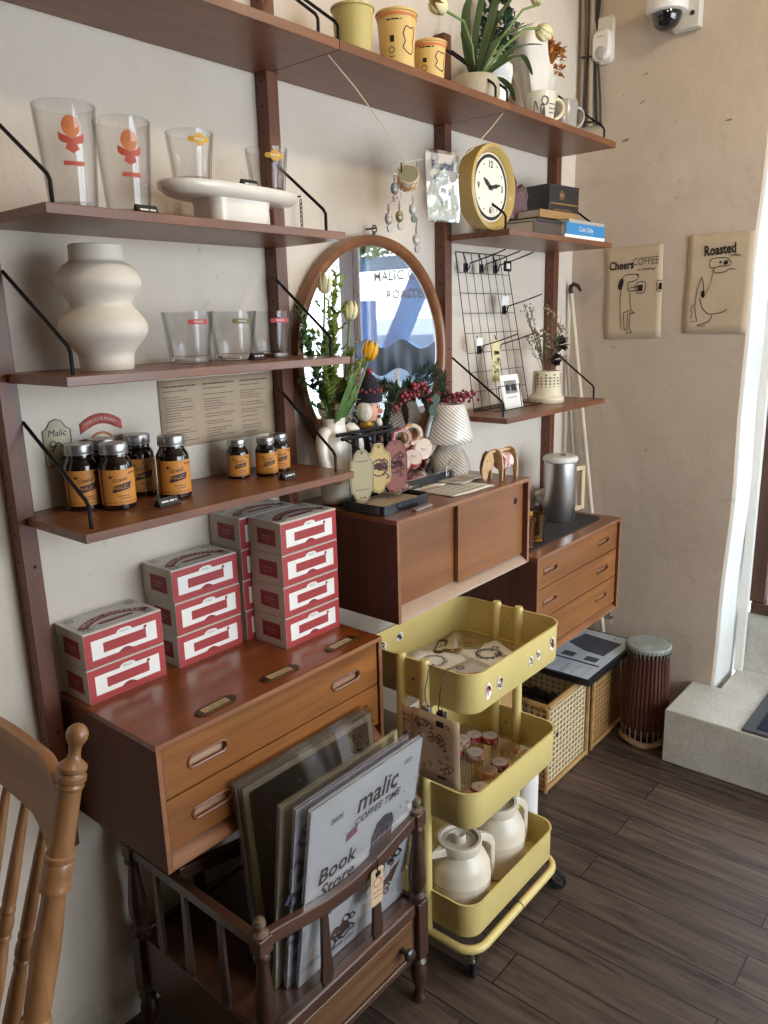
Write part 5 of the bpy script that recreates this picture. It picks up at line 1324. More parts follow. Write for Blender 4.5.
for pts, d in (([(0, 0, 0), (-.05, -.02, .10), (-.13, -.04, .15), (-.25, -.05, .150)], (-.9, -.1, .1)), ([(0, 0, 0), (.09, -.04, .15), (.20, -.06, .26), (.275, -.07, .29)], (.3, 0, 1)), ([(0, 0, 0), (.09, -.05, .12), (.20, -.07, .20), (.27, -.08, .215)], (.95, -.1, -.15))):
    PP = [B0+Vector(p) for p in pts]; s = MB().tube(PP, .0042, 7).build('flower_stem', STEM, tp, world=True)
    mb = MB(); tulip(mb, PP[-1], d, .030, .070); mb.build('petals', TULW, s, world=True, fixn=False, solid=.0008)
wp = thing('white_planter', 'tall tapering white planter between the tulip pot and the mugs', 'planter', (1.80, -.115, ZP))
MB().lathe([(0, 0), (.052, 0), (.080, .150), (.078, .175), (.070, .175), (.045, .01), (0, .01)], seg=40).build('planter_body', WHITE, wp)
sprig('dark leafy greenery standing behind the white planter', [(1.84, -.10, 3.05), (1.90, -.06, 3.02), (1.96, -.09, 3.06), (2.04, -.08, 2.98), (1.90, -.14, 2.98), (1.83, -.06, 2.95)], LEAFD, STEM, .036, .020, (1.84, -.10, 2.78), None, 34, 8)
bq = thing('wrapped_bouquet', 'bouquet wrapped in white paper with orange blooms behind the mugs', 'bouquet', (2.135, -.120, ZP))
mb = MB(); loops = []
for z, rx in ((.0, .035), (.06, .045), (.15, .075), (.25, .110), (.30, .125)):
    loops.append([Vector(((rx*(1+.16*math.sin(3*a+z*14)+.07*math.sin(7*a)))*math.cos(a)-.04*z/.3, rx*.62*(1+.12*math.cos(4*a+z*9))*math.sin(a), z+(.05*math.sin(2*a+.8)+.03*math.sin(5*a))*(z/.3)**2)) for a in [2*PI*i/36 for i in range(36)]])
mb.loft(loops, cap=False); mb.build('wrapping_paper', mat('white_wrap', 'ddd6c9', .6), bq, fixn=False, solid=.001)
mb = MB(); r = random.Random(14)
for i in range(260):
    d = Vector((r.gauss(0, 1), r.gauss(0, 1), r.gauss(0, 1))).normalized(); leaflet(mb, Vector((.03+r.uniform(-.05, .045), -.04+r.uniform(-.02, .02), .275+r.uniform(-.045, .04)))+d*.006, d, .030, .024)
mb.build('orange_blooms', mat('dried_orange', 'b0702a', .8), bq, fixn=False)
def mug(lab, x, y, r0, r1, h, m, rz, hm=None):
    t = thing('mug', lab, 'mug', (x, y, ZP), rz, 'mugs on the top shelf')
    MB().lathe([(0, 0), (r0*.9, 0), (r0, .004), (r1, h-.003), (r1-.0015, h), (r1-.004, h-.003), (r0-.004, .008), (0, .008)], seg=44).build('mug_body', m, t)
    MB().tube([(r1-.004, 0, h*.84), (r1+.024, 0, h*.86), (r1+.040, 0, h*.62), (r1+.030, 0, h*.30), (r0-.003, 0, h*.14)], [.008, .0075, .007, .0075, .008], 10).build('mug_handle', hm or m, t, sub=1)
    return t
t = mug('white mug with a printed figure and cream handle, left of the grey mug', 1.985, -.215, .046, .056, .105, mat('white_glaze', 'dcd5c4', .3, coat=.5), R(-35), mat('cream_glaze', 'd9cba6', .3, coat=.5))
K = frame((0, 0, 0), 'front'); mb = MB(); r = random.Random(8)
mb.ring2(-.004, .070, .012, .004, K, 0, ry=.014); mb.line([(-.02, .02), (-.018, .055), (-.008, .05), (-.004, .02)], .004, K, 0); mb.flat([(-.016, .015), (-.004, .015), (-.006, .045), (-.014, .045)], K, 0); scribble(mb, .012, .04, .06, .006, 0, K, d=0); scribble(mb, .012, .045, .045, .006, 0, K, d=0); scribble(mb, .012, .04, .03, .006, 0, K, d=0); mb.line([(-.045, .03), (-.04, .07), (-.03, .04)], .004, K, 0)
o = mb.build('mug_print', mat('navy_brown_print', '4a4248', .5), t, fixn=False); wrap(o, .0568); o.rotation_euler = (0, 0, R(-5))
mug('grey translucent mug nearest the room corner', 2.165, -.215, .046, .052, .110, mat('grey_glaze', '9a948c', .3, coat=.5), R(-30))
o = MB().tube([(2.265+.05*math.cos(2*PI*i/20), -.19+.02*math.sin(2*PI*i/20), 2.650+.035*math.sin(2*PI*i/20)) for i in range(20)], .0055, 8, closed=True).build('cable_coil', mat('beige_cable', 'b8ac98', .6)); tag(o, 'loop of pale cable resting on the shelf end right of the grey mug', 'cable')

# ================================================================== FAR WALL
def tote(lab, y, z, w_, h, rot):
    t = thing('paper_bag_poster', lab, 'poster', (2.699, y, z), 0, 'kraft doodle posters on the far wall')
    F = frame((0, 0, 0), 'far') @ Matrix.Rotation(R(rot), 4, 'Z'); mb = MB(); n = 10; g = []
    for i in range(n+1): g.append([mb.v((w_*(i/n-.5), h*(j/n-.5), .002+.0022*abs(math.sin(i*.9+j*.5))*(.3+abs(i/n-.5)+abs(j/n-.5))), F) for j in range(n+1)])
    for i in range(n):
        for j in range(n): mb.f([g[i][j], g[i+1][j], g[i+1][j+1], g[i][j+1]], True)
    mb.build('kraft_sheet', KRAFT, t, solid=.0008, fixn=False)
    return t, F
D = .0058
t, F = tote('kraft poster of a line-drawn dog in a long coat holding a cup, nearer the corner', -.302, 2.022, .262, .395, 1.5)
text('lettering', 'Cheers', .050, INK, F @ Matrix.Translation((-.055, .120, 0)), t, d=D, sx=.78, bold=.0012)
text('lettering', 'COFFEE', .046, mat('outlined_grey', '6b6258', .6), F @ Matrix.Translation((.055, .130, 0)), t, d=D, sx=.75)
text('lettering', 'or nothing!', .018, INK, F @ Matrix.Translation((.060, .098, 0)), t, d=D)
mb = MB()
def dl(pts, wd=.0028, closed=False): mb.line(pts, wd, F, D, closed)
dl([(-.055, .060), (-.035, .078), (.0, .080), (.022, .076), (.024, .062), (.005, .050), (-.020, .046), (-.022, .030)]); dl([(-.045, .05), (-.058, -.02), (-.055, -.10), (-.050, -.155)])
mb.flat([(-.064, .015), (-.050, .02), (-.042, .05), (-.046, .066), (-.060, .062), (-.070, .035)], F, D)
dl([(-.020, .02), (.015, .026), (.022, .022)]); dl([(-.022, .028), (-.02, .010), (.02, .010)]); mb.flat([(.022, .005), (.044, .005), (.046, .032), (.022, .032)], F, D); dl([(.018, .0), (.052, .0), (.056, .042), (.018, .040)], .003, True)
dl([(-.012, .005), (-.010, -.05), (.0, -.08), (.012, -.086), (-.012, -.09)]); dl([(-.040, -.085), (-.010, -.078), (-.012, -.15), (.002, -.172), (-.024, -.172), (-.020, -.15)]); dl([(-.040, -.085), (-.036, -.155)])
dl([(-.022, -.085), (-.022, -.15)]); mb.disc(-.034, -.158, .004, F, D, 10); mb.disc(.022, .076, .004, F, D, 10)
mb.flat([(.115, .008), (.131, .004), (.131, .036), (.118, .034)], F, D); dl([(.130, .044), (.110, .042), (.110, .004), (.130, -.002)], .003)
mb.build('dog_drawing', INK, t, fixn=False)
t, F = tote('kraft poster lettered Roasted with a sitting line-drawn dog, nearer the window', -.664, 2.043, .262, .400, -.5)
text('lettering', 'Roasted', .056, INK, F @ Matrix.Rotation(R(4), 4, 'Z') @ Matrix.Translation((.010, .135, 0)), t, d=D, sx=.70, bold=.0016)
text('lettering', 'coffee', .018, INK, F @ Matrix.Translation((.062, .112, 0)), t, d=D)
mb = MB()
dl([(-.038, .085), (-.030, .100), (-.005, .104), (.020, .104), (.038, .098), (.048, .082), (.040, .072), (.010, .070), (-.030, .066)], .0028, True); mb.disc(.028, .084, .009, F, D, 12); mb.disc(.006, .086, .005, F, D, 8)
dl([(-.016, .064), (-.012, .045), (.030, .048), (.040, .058), (.068, .056)]); dl([(-.022, .062), (-.024, .02), (-.036, -.022), (-.052, -.048)], .0022)
mb.flat([(-.062, -.030), (-.050, -.022), (-.046, -.048), (-.054, -.056), (-.062, -.045)], F, D); dl([(-.080, -.02), (-.068, .020), (-.064, .028), (-.054, -.01), (-.056, -.05)]); dl([(-.080, -.02), (-.084, -.09), (-.075, -.135), (-.070, -.150)])
dl([(-.066, -.055), (-.055, -.09), (-.030, -.118), (.0, -.120), (.035, -.112), (.048, -.102)]); dl([(-.010, -.124), (-.020, -.150), (-.045, -.160), (-.070, -.168), (-.036, -.170)]); scribble(mb, -.1, -.075, -.15, .004, 0, F, d=D)
dl([(-.100, -.14), (-.094, -.12), (-.1, -.10), (-.092, -.08)], .003)
mb.build('dog_drawing', INK, t, fixn=False)

# motion sensor, dome camera on its junction box, cable bundle
ps = thing('motion_sensor', 'white wall motion sensor beside the vertical cables', 'sensor', (2.699, -.120, 3.07))
F = frame((0, 0, 0), 'far')
def plate(w0, h0, d0, w1, h1, d1, cy=0, r=.012): return [[F @ Vector((x, y+cy, d)) for x, y in rrect(-w/2, w/2, -h/2, h/2, min(r, w/2-.001), 5)] for w, h, d in ((w0, h0, d0), (w0, h0, d0+(d1-d0)*.6), (w1, h1, d1))]
MB().loft(plate(.092, .185, 0, .080, .172, .018, 0, .02), smooth=False).build('sensor_back', mat('sensor_white', 'cfc9be', .4), ps)
MB().loft(plate(.082, .120, .018, .066, .100, .045, -.022, .026), smooth=True).build('sensor_face', mat('sensor_front', 'ddd8cf', .4), ps)
MB().ball(F @ Vector((0, -.052, .034)), (.018, .030, .030), 20, 12).build('sensor_lens', mat('milky_lens', 'a9a59e', .3), ps)
mb = MB(); scribble(mb, -.016, .016, .008, .005, 0, F, d=.0458); mb.build('brand_print', REDP, ps, fixn=False)
dc = thing('dome_camera', 'white dome security camera on a square box high on the far wall', 'security camera', (2.699, -.45, 3.10))
MB().box(2.655, 2.699, -.532, -.425, 3.025, 3.150).build('junction_box', mat('box_white', 'cbc6bb', .5), dc, world=True, bevel=.004)
MB().cyl((2.6545, -.505, 3.075), (2.648, -.505, 3.075), .008, seg=14).build('box_screw', BLKP, dc, world=True)
MB().lathe([(0, .060), (.072, .060), (.078, .050), (.080, .0), (.074, -.012), (.060, -.016), (0, -.016)], c=(2.595, -.425, 3.090), seg=48).build('camera_housing', mat('cam_white', 'dedad2', .35), dc, world=True)
MB().ball((2.595, -.425, 3.074), (.058, .058, .062), 32, 20).build('camera_dome', mat('smoked_dome', '15161a', .08, coat=.8), dc, world=True)
MB().cyl((2.595, -.425, 3.15), (2.699, -.425, 3.15), .02, seg=16).build('mounting_arm', bpy.data.materials['cam_white'], dc, world=True)
mb = MB(); scribble(mb, -.02, .02, 0, .006, 0, basis((2.595-.076, -.455, 3.10), (.25, -1, 0), (0, 0, 1)), d=.006); mb.build('brand_print', INK, dc, world=True, fixn=False)
CM = [mat('grey_conduit', '8d8272', .5), BLKP, mat('beige_conduit', 'a89a85', .5), mat('dark_cable', '38332f', .5)]
for i, (y0, y1, r, m, l) in enumerate(((-.012, -.030, .009, 0, 'grey conduit running up the corner, nearest the shelves'), (-.036, -.052, .006, 3, 'dark cable beside the grey corner conduit'), (-.058, -.074, .011, 2, 'thick beige conduit rising between the dark cables'),
                                       (-.094, -.096, .006, 1, 'black cable bowing past the motion sensor'), (-.078, -.112, .005, 3, 'thin dark cable clipped right of the beige conduit'))):
    P = [(2.685-r*.2, y0+(y1-y0)*k/8+.010*math.sin(k*.9+i)*(1 if i in (1, 3, 4) else .15), 3.6-.86*k/8) for k in range(9)]
    P = [(min(x, 2.6985-r), y, z) for x, y, z in P]
    o = MB().tube(P, r, 8).build('wall_cable', CM[m]); tag(o, l, 'cable', 'cables in the corner above the top shelf')
for z in (3.02, 2.76):
    o = MB().tube([(2.672, -.025, z), (2.668, -.06, z-.004), (2.676, -.105, z-.010), (2.688, -.128, z-.020)], .004, 6).build('cable_tie', BLKP); tag(o, 'black cable tie around the corner cables, %s one' % ('upper' if z > 2.9 else 'lower'), 'cable tie')

# scuffs and chips in the far wall's plaster
for i, (y, z, w_, h, a) in enumerate(((-.31, 2.905, .022, .006, 20), (-.215, 2.84, .012, .005, 10), (-.30, 2.80, .030, .006, 30), (-.445, 2.70, .008, .006, 0), (-.66, 2.67, .036, .008, 8), (-.235, 2.66, .034, .012, 6), (-.47, 2.40, .014, .005, 35), (-.50, 1.62, .012, .004, 60), (-.33, 1.60, .010, .003, 80), (-.22, 1.785, .030, .006, 0), (-.56, .42, .010, .008, 20), (-.40, 1.32, .006, .026, -30))):
    F = frame((2.6995, y, z), 'far') @ Matrix.Rotation(R(a), 4, 'Z'); rr_ = random.Random(i); mb = MB()
    mb.flat([(w_*.5*(.6+.5*rr_.random())*math.cos(2*PI*k/9), h*.5*(.6+.5*rr_.random())*math.sin(2*PI*k/9)) for k in range(9)], F, .0003)
    struct(mb.build('wall_scuff', bpy.data.materials.get('scuff_grey') or mat('scuff_grey', '7f7466', .9), bpy.data.objects['wall_far'], fixn=False))

# hooked poles leaning in the corner
for i, (xt, yt, zt, xb, yb, zb, r, m, hk, l) in enumerate(((2.650, -.024, 2.030, 2.655, -.140, 1.20, .0105, 'd0c3ab', True, 'long pale pole with a dark hooked end leaning in the corner'), (2.640, -.018, 1.75, 2.645, -.085, 1.07, .008, '9f9382', False, 'second thinner grey pole leaning behind the first in the corner'))):
    t = thing('hooked_pole' if hk else 'pole', l, 'pole', (xb, yb, 0))
    yb2 = yb-(.0 if hk else 0); k = 1.0
    P0, P1 = Vector((xt, yt, zt)), Vector((xb, yb, zb)); dd = (P1-P0).normalized(); P1 = P0+dd*((zt-.003)/abs(dd.z))
    P1.x = min(P1.x, 2.68)
    MB().tube([P0, P1], r, 12).build('pole_shaft', mat('pole_%d' % i, m, .5), t, world=True)
    if hk:
        MB().tube([P0-dd*.0, P0-dd*.015+Vector((0, .001, 0)), P0+Vector((0, .002, .032)), P0+Vector((-.002, -.014, .042)), P0+Vector((-.004, -.036, .032)), P0+Vector((-.006, -.052, .010))], [.0108, .0108, .0105, .010, .009, .006], 12).build('hook_end', mat('dark_hook', '3b3836', .4, .4), t, world=True)

# ================================================================== ON THE CORNER CABINET
ZM = 1.0662
th = thing('coffee_press', 'tall brushed steel coffee press with a pale wooden handle on the charcoal mat', 'coffee press', (2.225, -.215, ZM))
MB().lathe([(0, 0), (.066, 0), (.069, .004), (.069, .255), (.066, .258), (0, .258)], seg=56).build('press_body', STEEL, th)
MB().lathe([(0, .258), (.070, .258), (.074, .264), (.073, .276), (.066, .283), (0, .285)], seg=48).build('press_lid', mat('white_lid', 'dcd8d0', .4), th)
MB().box(-.012, .012, -.030, -.004, .284, .290).build('lid_vent', GREY, th)
hd = thing('x', 'x', 'x'); bpy.data.objects.remove(hd)
Kh = Matrix.Rotation(R(-20), 4, 'Z'); mb = MB()
HW = wood('pale_handle', 'd9c3a0', 'c0a47c', 'Z', .5, .1)
mb.box(.066, .140, -.009, .009, .205, .225, Kh); mb.build('handle_arm', HW, th, bevel=.002); MB().box(.121, .141, -.009, .009, .030, .2045, Kh).build('handle_grip', HW, th, bevel=.002); MB().box(.066, .1205, -.009, .009, .028, .048, Kh).build('handle_arm', HW, th, bevel=.002)
gb = thing('gravy_boat', 'white ceramic pouring bowl half hidden behind the steel press', 'bowl', (2.375, -.105, ZM))
MB().lathe([(0, 0), (.034, 0), (.038, .008), (.082, .040), (.098, .078), (.094, .078), (.072, .040), (0, .014)], seg=40, sx=1.0, sy=.8).build('bowl_body', WHITE, gb)
MB().lathe([(0, .079), (.080, .079), (.070, .090), (.020, .104), (.012, .118), (.006, .124), (0, .124)], seg=32, sx=1, sy=.8).build('bowl_lid', mat('cream_lid', 'd6c7a8', .4), gb)
for x, y, l in ((1.762, -.315, 'amber glass tumbler in front on the charcoal mat'), (1.865, -.300, 'amber glass tumbler behind, next to the steel press'), (1.87, -.185, 'amber glass lidded jar behind the two tumblers')):
    t = thing('amber_glass', l, 'glass', (x, y, ZM), 0, 'amber glasses on the corner cabinet')
    AM = bpy.data.materials.get('amber_film') or film('amber_film', col=(1.0, .78, .32), refl=.3, rough=.03, tint=.85, edge=.55)
    k = 1.0 if y < -.25 else 1.25
    MB().lathe([(0, 0), (.034, 0), (.037, .008), (.034, .05*k), (.040, .112*k), (.0375, .112*k), (.031, .05*k), (.031, .016), (0, .014)], seg=12).build('glass_body', AM, t)
    MB().lathe([(0, .002), (.030, .002), (.029, .012), (0, .012)], seg=24).build('glass_base', AMB, t)
    if k > 1:
        MB().lathe([(0, .142), (.036, .142), (.030, .155), (.010, .166), (.012, .176), (0, .180)], seg=24).build('jar_stopper', AM, t)

# ================================================================== BASKETS, FRAMED PRINT, DRUM
RAT = wood('rattan_frame', 'c09a66', '94703f', 'X', .5, .1)
def weave(name, c1, c2):
    m = bpy.data.materials.new(name); m.use_nodes = True; nt = m.node_tree; p = nt.nodes['Principled BSDF']; out = nt.nodes['Material Output']; p.inputs['Roughness'].default_value = .6
    tc = N(nt, 'ShaderNodeTexCoord'); sp = N(nt, 'ShaderNodeSeparateXYZ'); nt.links.new(tc.outputs['Object'], sp.inputs[0])
    def mth(op, a, b=None):
        n = N(nt, 'ShaderNodeMath', operation=op)
        for i, q in enumerate((a, b)):
            if q is None: continue
            if isinstance(q, (int, float)): n.inputs[i].default_value = q
            else: nt.links.new(q, n.inputs[i])
        return n.outputs[0]
    u = mth('MULTIPLY', mth('ADD', sp.outputs['X'], sp.outputs['Y']), 2*PI*34); v = mth('MULTIPLY', sp.outputs['Z'], 2*PI*40)
    a = mth('ABSOLUTE', mth('SINE', mth('MULTIPLY', u, .5))); b = mth('ABSOLUTE', mth('SINE', mth('MULTIPLY', v, .5)))
    h = mth('MULTIPLY', a, b); cr = N(nt, 'ShaderNodeValToRGB'); e = cr.color_ramp.elements; e[0].position = .2; e[0].color = lin(c1); e[1].position = .8; e[1].color = lin(c2)
    nt.links.new(h, cr.inputs[0]); nt.links.new(cr.outputs[0], p.inputs['Base Color'])
    t = N(nt, 'ShaderNodeBsdfTransparent'); mx = N(nt, 'ShaderNodeMixShader'); gt = mth('GREATER_THAN', h, .66)
    nt.links.new(gt, mx.inputs[0]); nt.links.new(p.outputs[0], mx.inputs[1]); nt.links.new(t.outputs[0], mx.inputs[2]); nt.links.new(mx.outputs[0], out.inputs[0])
    bp = N(nt, 'ShaderNodeBump'); bp.inputs['Strength'].default_value = .6; bp.inputs['Distance'].default_value = .004; bp.invert = True
    nt.links.new(h, bp.inputs['Height']); nt.links.new(bp.outputs[0], p.inputs['Normal']); return m
def basket(lab, x0, x1, y0, y1, h, wm):
    t = thing('rattan_basket', lab, 'basket', ((x0+x1)/2, (y0+y1)/2, 0), 0, 'woven rattan baskets on the floor')
    mb = MB(); e = .008
    mb.box(x0+e, x1-e, y0+e, y0+e+.004, .02, h-.01); mb.build('woven_front', wm, t, world=True)
    MB().box(x0+e, x0+e+.004, y0+e+.005, y1-e, .02, h-.01).build('woven_side', wm, t, world=True); MB().box(x1-e-.004, x1-e, y0+e+.005, y1-e, .02, h-.01).build('woven_side', wm, t, world=True)
    MB().box(x0+e+.005, x1-e-.005, y1-e-.004, y1-e, .02, h-.01).build('woven_back', wm, t, world=True)
    MB().box(x0+e, x1-e, y0+e, y1-e, .010, .018).build('basket_floor', RAT, t, world=True)
    r = .011
    for nm, pts in (('rim_rail', [(x0, y0, h), (x1, y0, h)]), ('rim_rail', [(x0, y1, h), (x1, y1, h)]), ('rim_rail', [(x0, y0, h), (x0, y1, h)]), ('rim_rail', [(x1, y0, h), (x1, y1, h)]),
                    ('corner_post', [(x0, y0, 0), (x0, y0, h)]), ('corner_post', [(x1, y0, 0), (x1, y0, h)]), ('corner_post', [(x0, y1, 0), (x0, y1, h)]), ('corner_post', [(x1, y1, 0), (x1, y1, h)]), ('bottom_rail', [(x0, y0, .012), (x1, y0, .012)]), ('bottom_rail', [(x0, y0, .012), (x0, y1, .012)])):
        MB().tube(pts, r*(1.25 if nm == 'rim_rail' else .9), 8).build(nm, RAT, t, world=True)
    return t
basket('pale woven rattan basket on the floor behind the yellow trolley', 1.822, 2.195, -.400, -.040, .385, weave('pale_weave', 'd8c39c', '8f7350'))
basket('browner woven rattan basket on the floor between the pale one and the drum', 2.245, 2.575, -.400, -.040, .385, weave('brown_weave', 'b98f58', '6f5030'))
r = random.Random(21); o = MB()
for i in range(40): o.ball((1.85+.32*r.random(), -.37+.3*r.random(), .20+.05*r.random()), (.03, .03, .02), 7, 5)
o = o.build('basket_contents', mat('dark_cloth', '3a2620', .9)); tag(o, 'dark cloth bundles filling the open rattan basket', 'cloth', kind='stuff')
fp = thing('framed_print', 'black framed print lying flat on the rattan baskets', 'framed print', (2.34, -.30, .4005), 0)
fx0, fx1, fy0, fy1, fz = 2.065, 2.60, -.462, -.150, .4005
MB().prism(rrect(fx0, fx1, fy0, fy1, .003), fz, fz+.026).build('frame_body', mat('black_frame', '14151a', .35), fp, world=True, bevel=.001)
FP = frame((0, 0, fz+.0262), 'top')
mb = MB(); mb.flat([(fx0+.014, fy0+.014), (fx1-.014, fy0+.014), (fx1-.014, fy1-.014), (fx0+.014, fy1-.014)], FP, .0003); mb.build('print_sheet', mat('pale_print', 'b9c3cc', .35, coat=.4), fp, world=True, fixn=False)
mb = MB(); mb.flat([(fx0+.27, fy0+.06), (fx1-.09, fy0+.05), (fx1-.07, fy1-.07), (fx0+.33, fy1-.05), (fx0+.28, fy0+.16)], FP, .001); mb.flat([(fx0+.15, fy0+.03), (fx0+.165, fy0+.03), (fx0+.165, fy1-.05), (fx0+.15, fy1-.05)], FP, .001)
for k in (0, 1): mb.flat([(fx0+.185, fy0+.06+k*.11), (fx0+.235, fy0+.06+k*.11), (fx0+.235, fy0+.12+k*.11), (fx0+.185, fy0+.12+k*.11)], FP, .001)
mb.build('house_drawing', mat('slate_print', '3f4653', .5), fp, world=True, fixn=False)
mb = MB()
for k in range(4): scribble(mb, fx0+.03, fx0+.13, fy0+.05+k*.05, .005, 0, FP, d=.001)
scribble(mb, fx1-.06, fx1-.02, fy0+.1, .012, 0, FP, d=.001); scribble(mb, fx0+.30, fx1-.03, fy1-.035, .006, 0, FP, d=.001); mb.build('print_lettering', mat('blue_grey_ink', '6c8199', .5), fp, world=True, fixn=False)

dr = thing('ribbed_drum', 'tall brown ribbed drum with a grey hide top beside the terrazzo step', 'drum', (2.490, -.548, 0))
mb = MB(); loops = []; ns = 34
for z, rad in ((.055, .096), (.12, .101), (.25, .098), (.38, .093), (.455, .089)):
    loops.append([Vector((rad*(1+.035*(1 if i % 4 in (0, 1) else -1))*math.cos(2*PI*i/(ns*4)), rad*(1+.035*(1 if i % 4 in (0, 1) else -1))*math.sin(2*PI*i/(ns*4)), z)) for i in range(ns*4)])
mb.loft(loops, smooth=False); mb.build('drum_shell', wood('red_brown_ribs', '633226', '3d1d15', 'Z', .5, .1), dr)
MB().lathe([(0, .455), (.097, .455), (.100, .462), (.099, .472), (.093, .478), (0, .480)], seg=48).build('drum_head', mat('grey_hide', '8c918c', .6, var=.35, vscale=16), dr)
mb = MB()
for i in range(ns): a = 2*PI*i/ns; mb.cyl((.099*math.cos(a), .099*math.sin(a), .470), (.097*math.cos(a+.03), .097*math.sin(a+.03), .435), .003, seg=5)
mb.build('lacing', mat('grey_lace', '6f6a62', .7), dr)
MB().tube([(.098*math.cos(2*PI*i/32), .098*math.sin(2*PI*i/32), .016+.006*math.sin(3*2*PI*i/32)) for i in range(32)], .015, 8, closed=True).build('rope_ring', mat('rope', '8f7658', .9, bump=.5, bscale=160), dr)
MB().lathe([(0, .004), (.082, .004), (.088, .056), (0, .056)], seg=32).build('drum_foot', mat('dark_foot', '2b1b15', .7), dr)
mb = MB()
for i in range(24): a = 2*PI*i/24; mb.cyl((.101*math.cos(a), .101*math.sin(a), .028), (.104*math.cos(a), .104*math.sin(a), .085), .0035, seg=5)
mb.build('knotted_cord', mat('pale_cord', '7f7060', .9), dr)
# things stored below the sliding door cabinet
o = thing('cardboard_box', 'plain brown cardboard box standing behind the trolley', 'box', (1.66, -.16, 0)); MB().box(1.50, 1.78, -.30, -.03, 0, .48).build('box_body', mat('brown_card', 'a67f4f', .8), o, world=True, bevel=.003)
MB().box(1.50, 1.78, -.185, -.145, .4802, .4812).build('packing_tape', mat('packing_tape', 'b99a68', .3), o, world=True)
for i, (x0, x1, y0, y1, z0, z1, c, l) in enumerate(((1.02, 1.46, -.27, -.03, .0, .40, '3c3d44', 'large dark storage box under the sliding door cabinet'), (1.04, 1.40, -.25, -.04, .4005, .485, '5f86a0', 'flat blue box lying on the dark storage box'), (1.05, 1.38, -.25, -.05, .4855, .545, '7a4a30', 'flat brown box lying on the blue one'), (1.06, 1.34, -.24, -.06, .5455, .640, 'b3a58f', 'beige box topmost under the sliding door cabinet'))):
    t = thing('storage_box', l, 'box', ((x0+x1)/2, (y0+y1)/2, z0), 0, 'stacked storage boxes'); MB().box(x0, x1, y0, y1, z0, z1-.016).build('box_body', mat('box_%d' % i, c, .6), t, world=True, bevel=.002)
    MB().box(x0-.002, x1+.002, y0-.002, y1+.002, z1-.0158, z1-.0002).build('box_lid', bpy.data.materials['box_%d' % i], t, world=True, bevel=.002)

# ================================================================== YELLOW TROLLEY
cx0, cx1, cy0, cy1 = .834, 1.352, -.692, -.285
ct = thing('kitchen_trolley', 'mustard yellow three-tier metal trolley on castors', 'trolley', ((cx0+cx1)/2, (cy0+cy1)/2, 0))
CXm, CYm = (cx0+cx1)/2, (cy0+cy1)/2
def tier(zb, zr, mesh):
    mb = MB(); w_, d_ = cx1-cx0, cy1-cy0
    def lp(ins, z): return [Vector((CXm+x, CYm+y, z)) for x, y in rrect(-w_/2+ins, w_/2-ins, -d_/2+ins, d_/2-ins, .058-ins, 10)]
    mb.loft([lp(.004, zb), lp(.0005, zb+.006), lp(0, zr-.006), lp(-.003, zr-.004), lp(-.003, zr), lp(.003, zr), lp(.003, zb+.004), lp(.012, zb+.003), lp(.012, zb)], smooth=True, cap=False, closed=True)
    o = mb.build('tray_wall', YEL, ct, world=True)
    mb = MB(); mb.prism([(p.x, p.y) for p in lp(.0125, 0)], zb+.001, zb+.0022); mb.build('tray_floor', YELMESH if mesh else YEL, o).data.transform(parent_mat(ct).inverted() if False else Matrix.Translation(-Vector(ct.location)))
    return o
tops = tier(.868, .990, True); mids = tier(.505, .622, True); lows = tier(.135, .250, False)
for x in (cx0-.002, cx1+.002-.006):
    for y in (CYm-.042, CYm+.042):
        MB().lathe([(0, 0), (.016, 0), (.016, .897), (.013, .905), (0, .907)], c=(x, y, .095), seg=20).build('upright_tube', YEL, ct, world=True)
    for z in (.93, .565, .2): MB().cyl((x-.012, CYm, z), (x+.012, CYm, z), .005, seg=12).build('bolt', STEEL, ct, world=True)
P = [(CXm+x, CYm+y, .100) for x, y in rrect(-(cx1-cx0)/2-.004, (cx1-cx0)/2+.004, -(cy1-cy0)/2-.010, (cy1-cy0)/2+.010, .065, 8)]
MB().tube(P, .0135, 12, closed=True).build('base_frame', YEL, ct, world=True)
MB().tube([(CXm-.002, cy0-.010, .100), (CXm+.002, cy0-.010, .100)], .0142, 12).build('tube_joint', BRASS, ct, world=True)
for x, y, a in ((cx0+.012, cy0+.008, .3), (cx1-.012, cy0+.008, -1.0), (cx0+.03, cy1-.022, .8), (cx1-.03, cy1-.022, .2)):
    MB().cyl((x, y, .060), (x, y, .092), .010, seg=14).build('castor_stem', CHROME, ct, world=True)
    K = Matrix.Translation((x, y, 0)) @ Matrix.Rotation(a, 4, 'Z')
    mb = MB(); mb.prism([(-.008, .064), (.014, .064), (.038, .040), (.036, .018), (.010, .030)], .0125, .0155, K @ Matrix.Rotation(R(90), 4, 'X')); mb.prism([(-.008, .064), (.014, .064), (.038, .040), (.036, .018), (.010, .030)], -.0155, -.0125, K @ Matrix.Rotation(R(90), 4, 'X')); mb.box(-.008, .014, -.0155, .0155, .058, .065, K); mb.build('castor_fork', CHROME, ct, world=True)
    for sgn in (-1, 1):
        MB().lathe([(0, -.0055), (.024, -.0055), (.0315, -.004), (.0315, .004), (.024, .0055), (0, .0055)], seg=28, M=K @ Matrix.Translation((.018, 0.0068*sgn, .0318)) @ Matrix.Rotation(R(90), 4, 'X')).build('castor_wheel', mat('black_rubber', '1a1a1d', .5) if 'black_rubber' not in bpy.data.materials else bpy.data.materials['black_rubber'], ct, world=True)
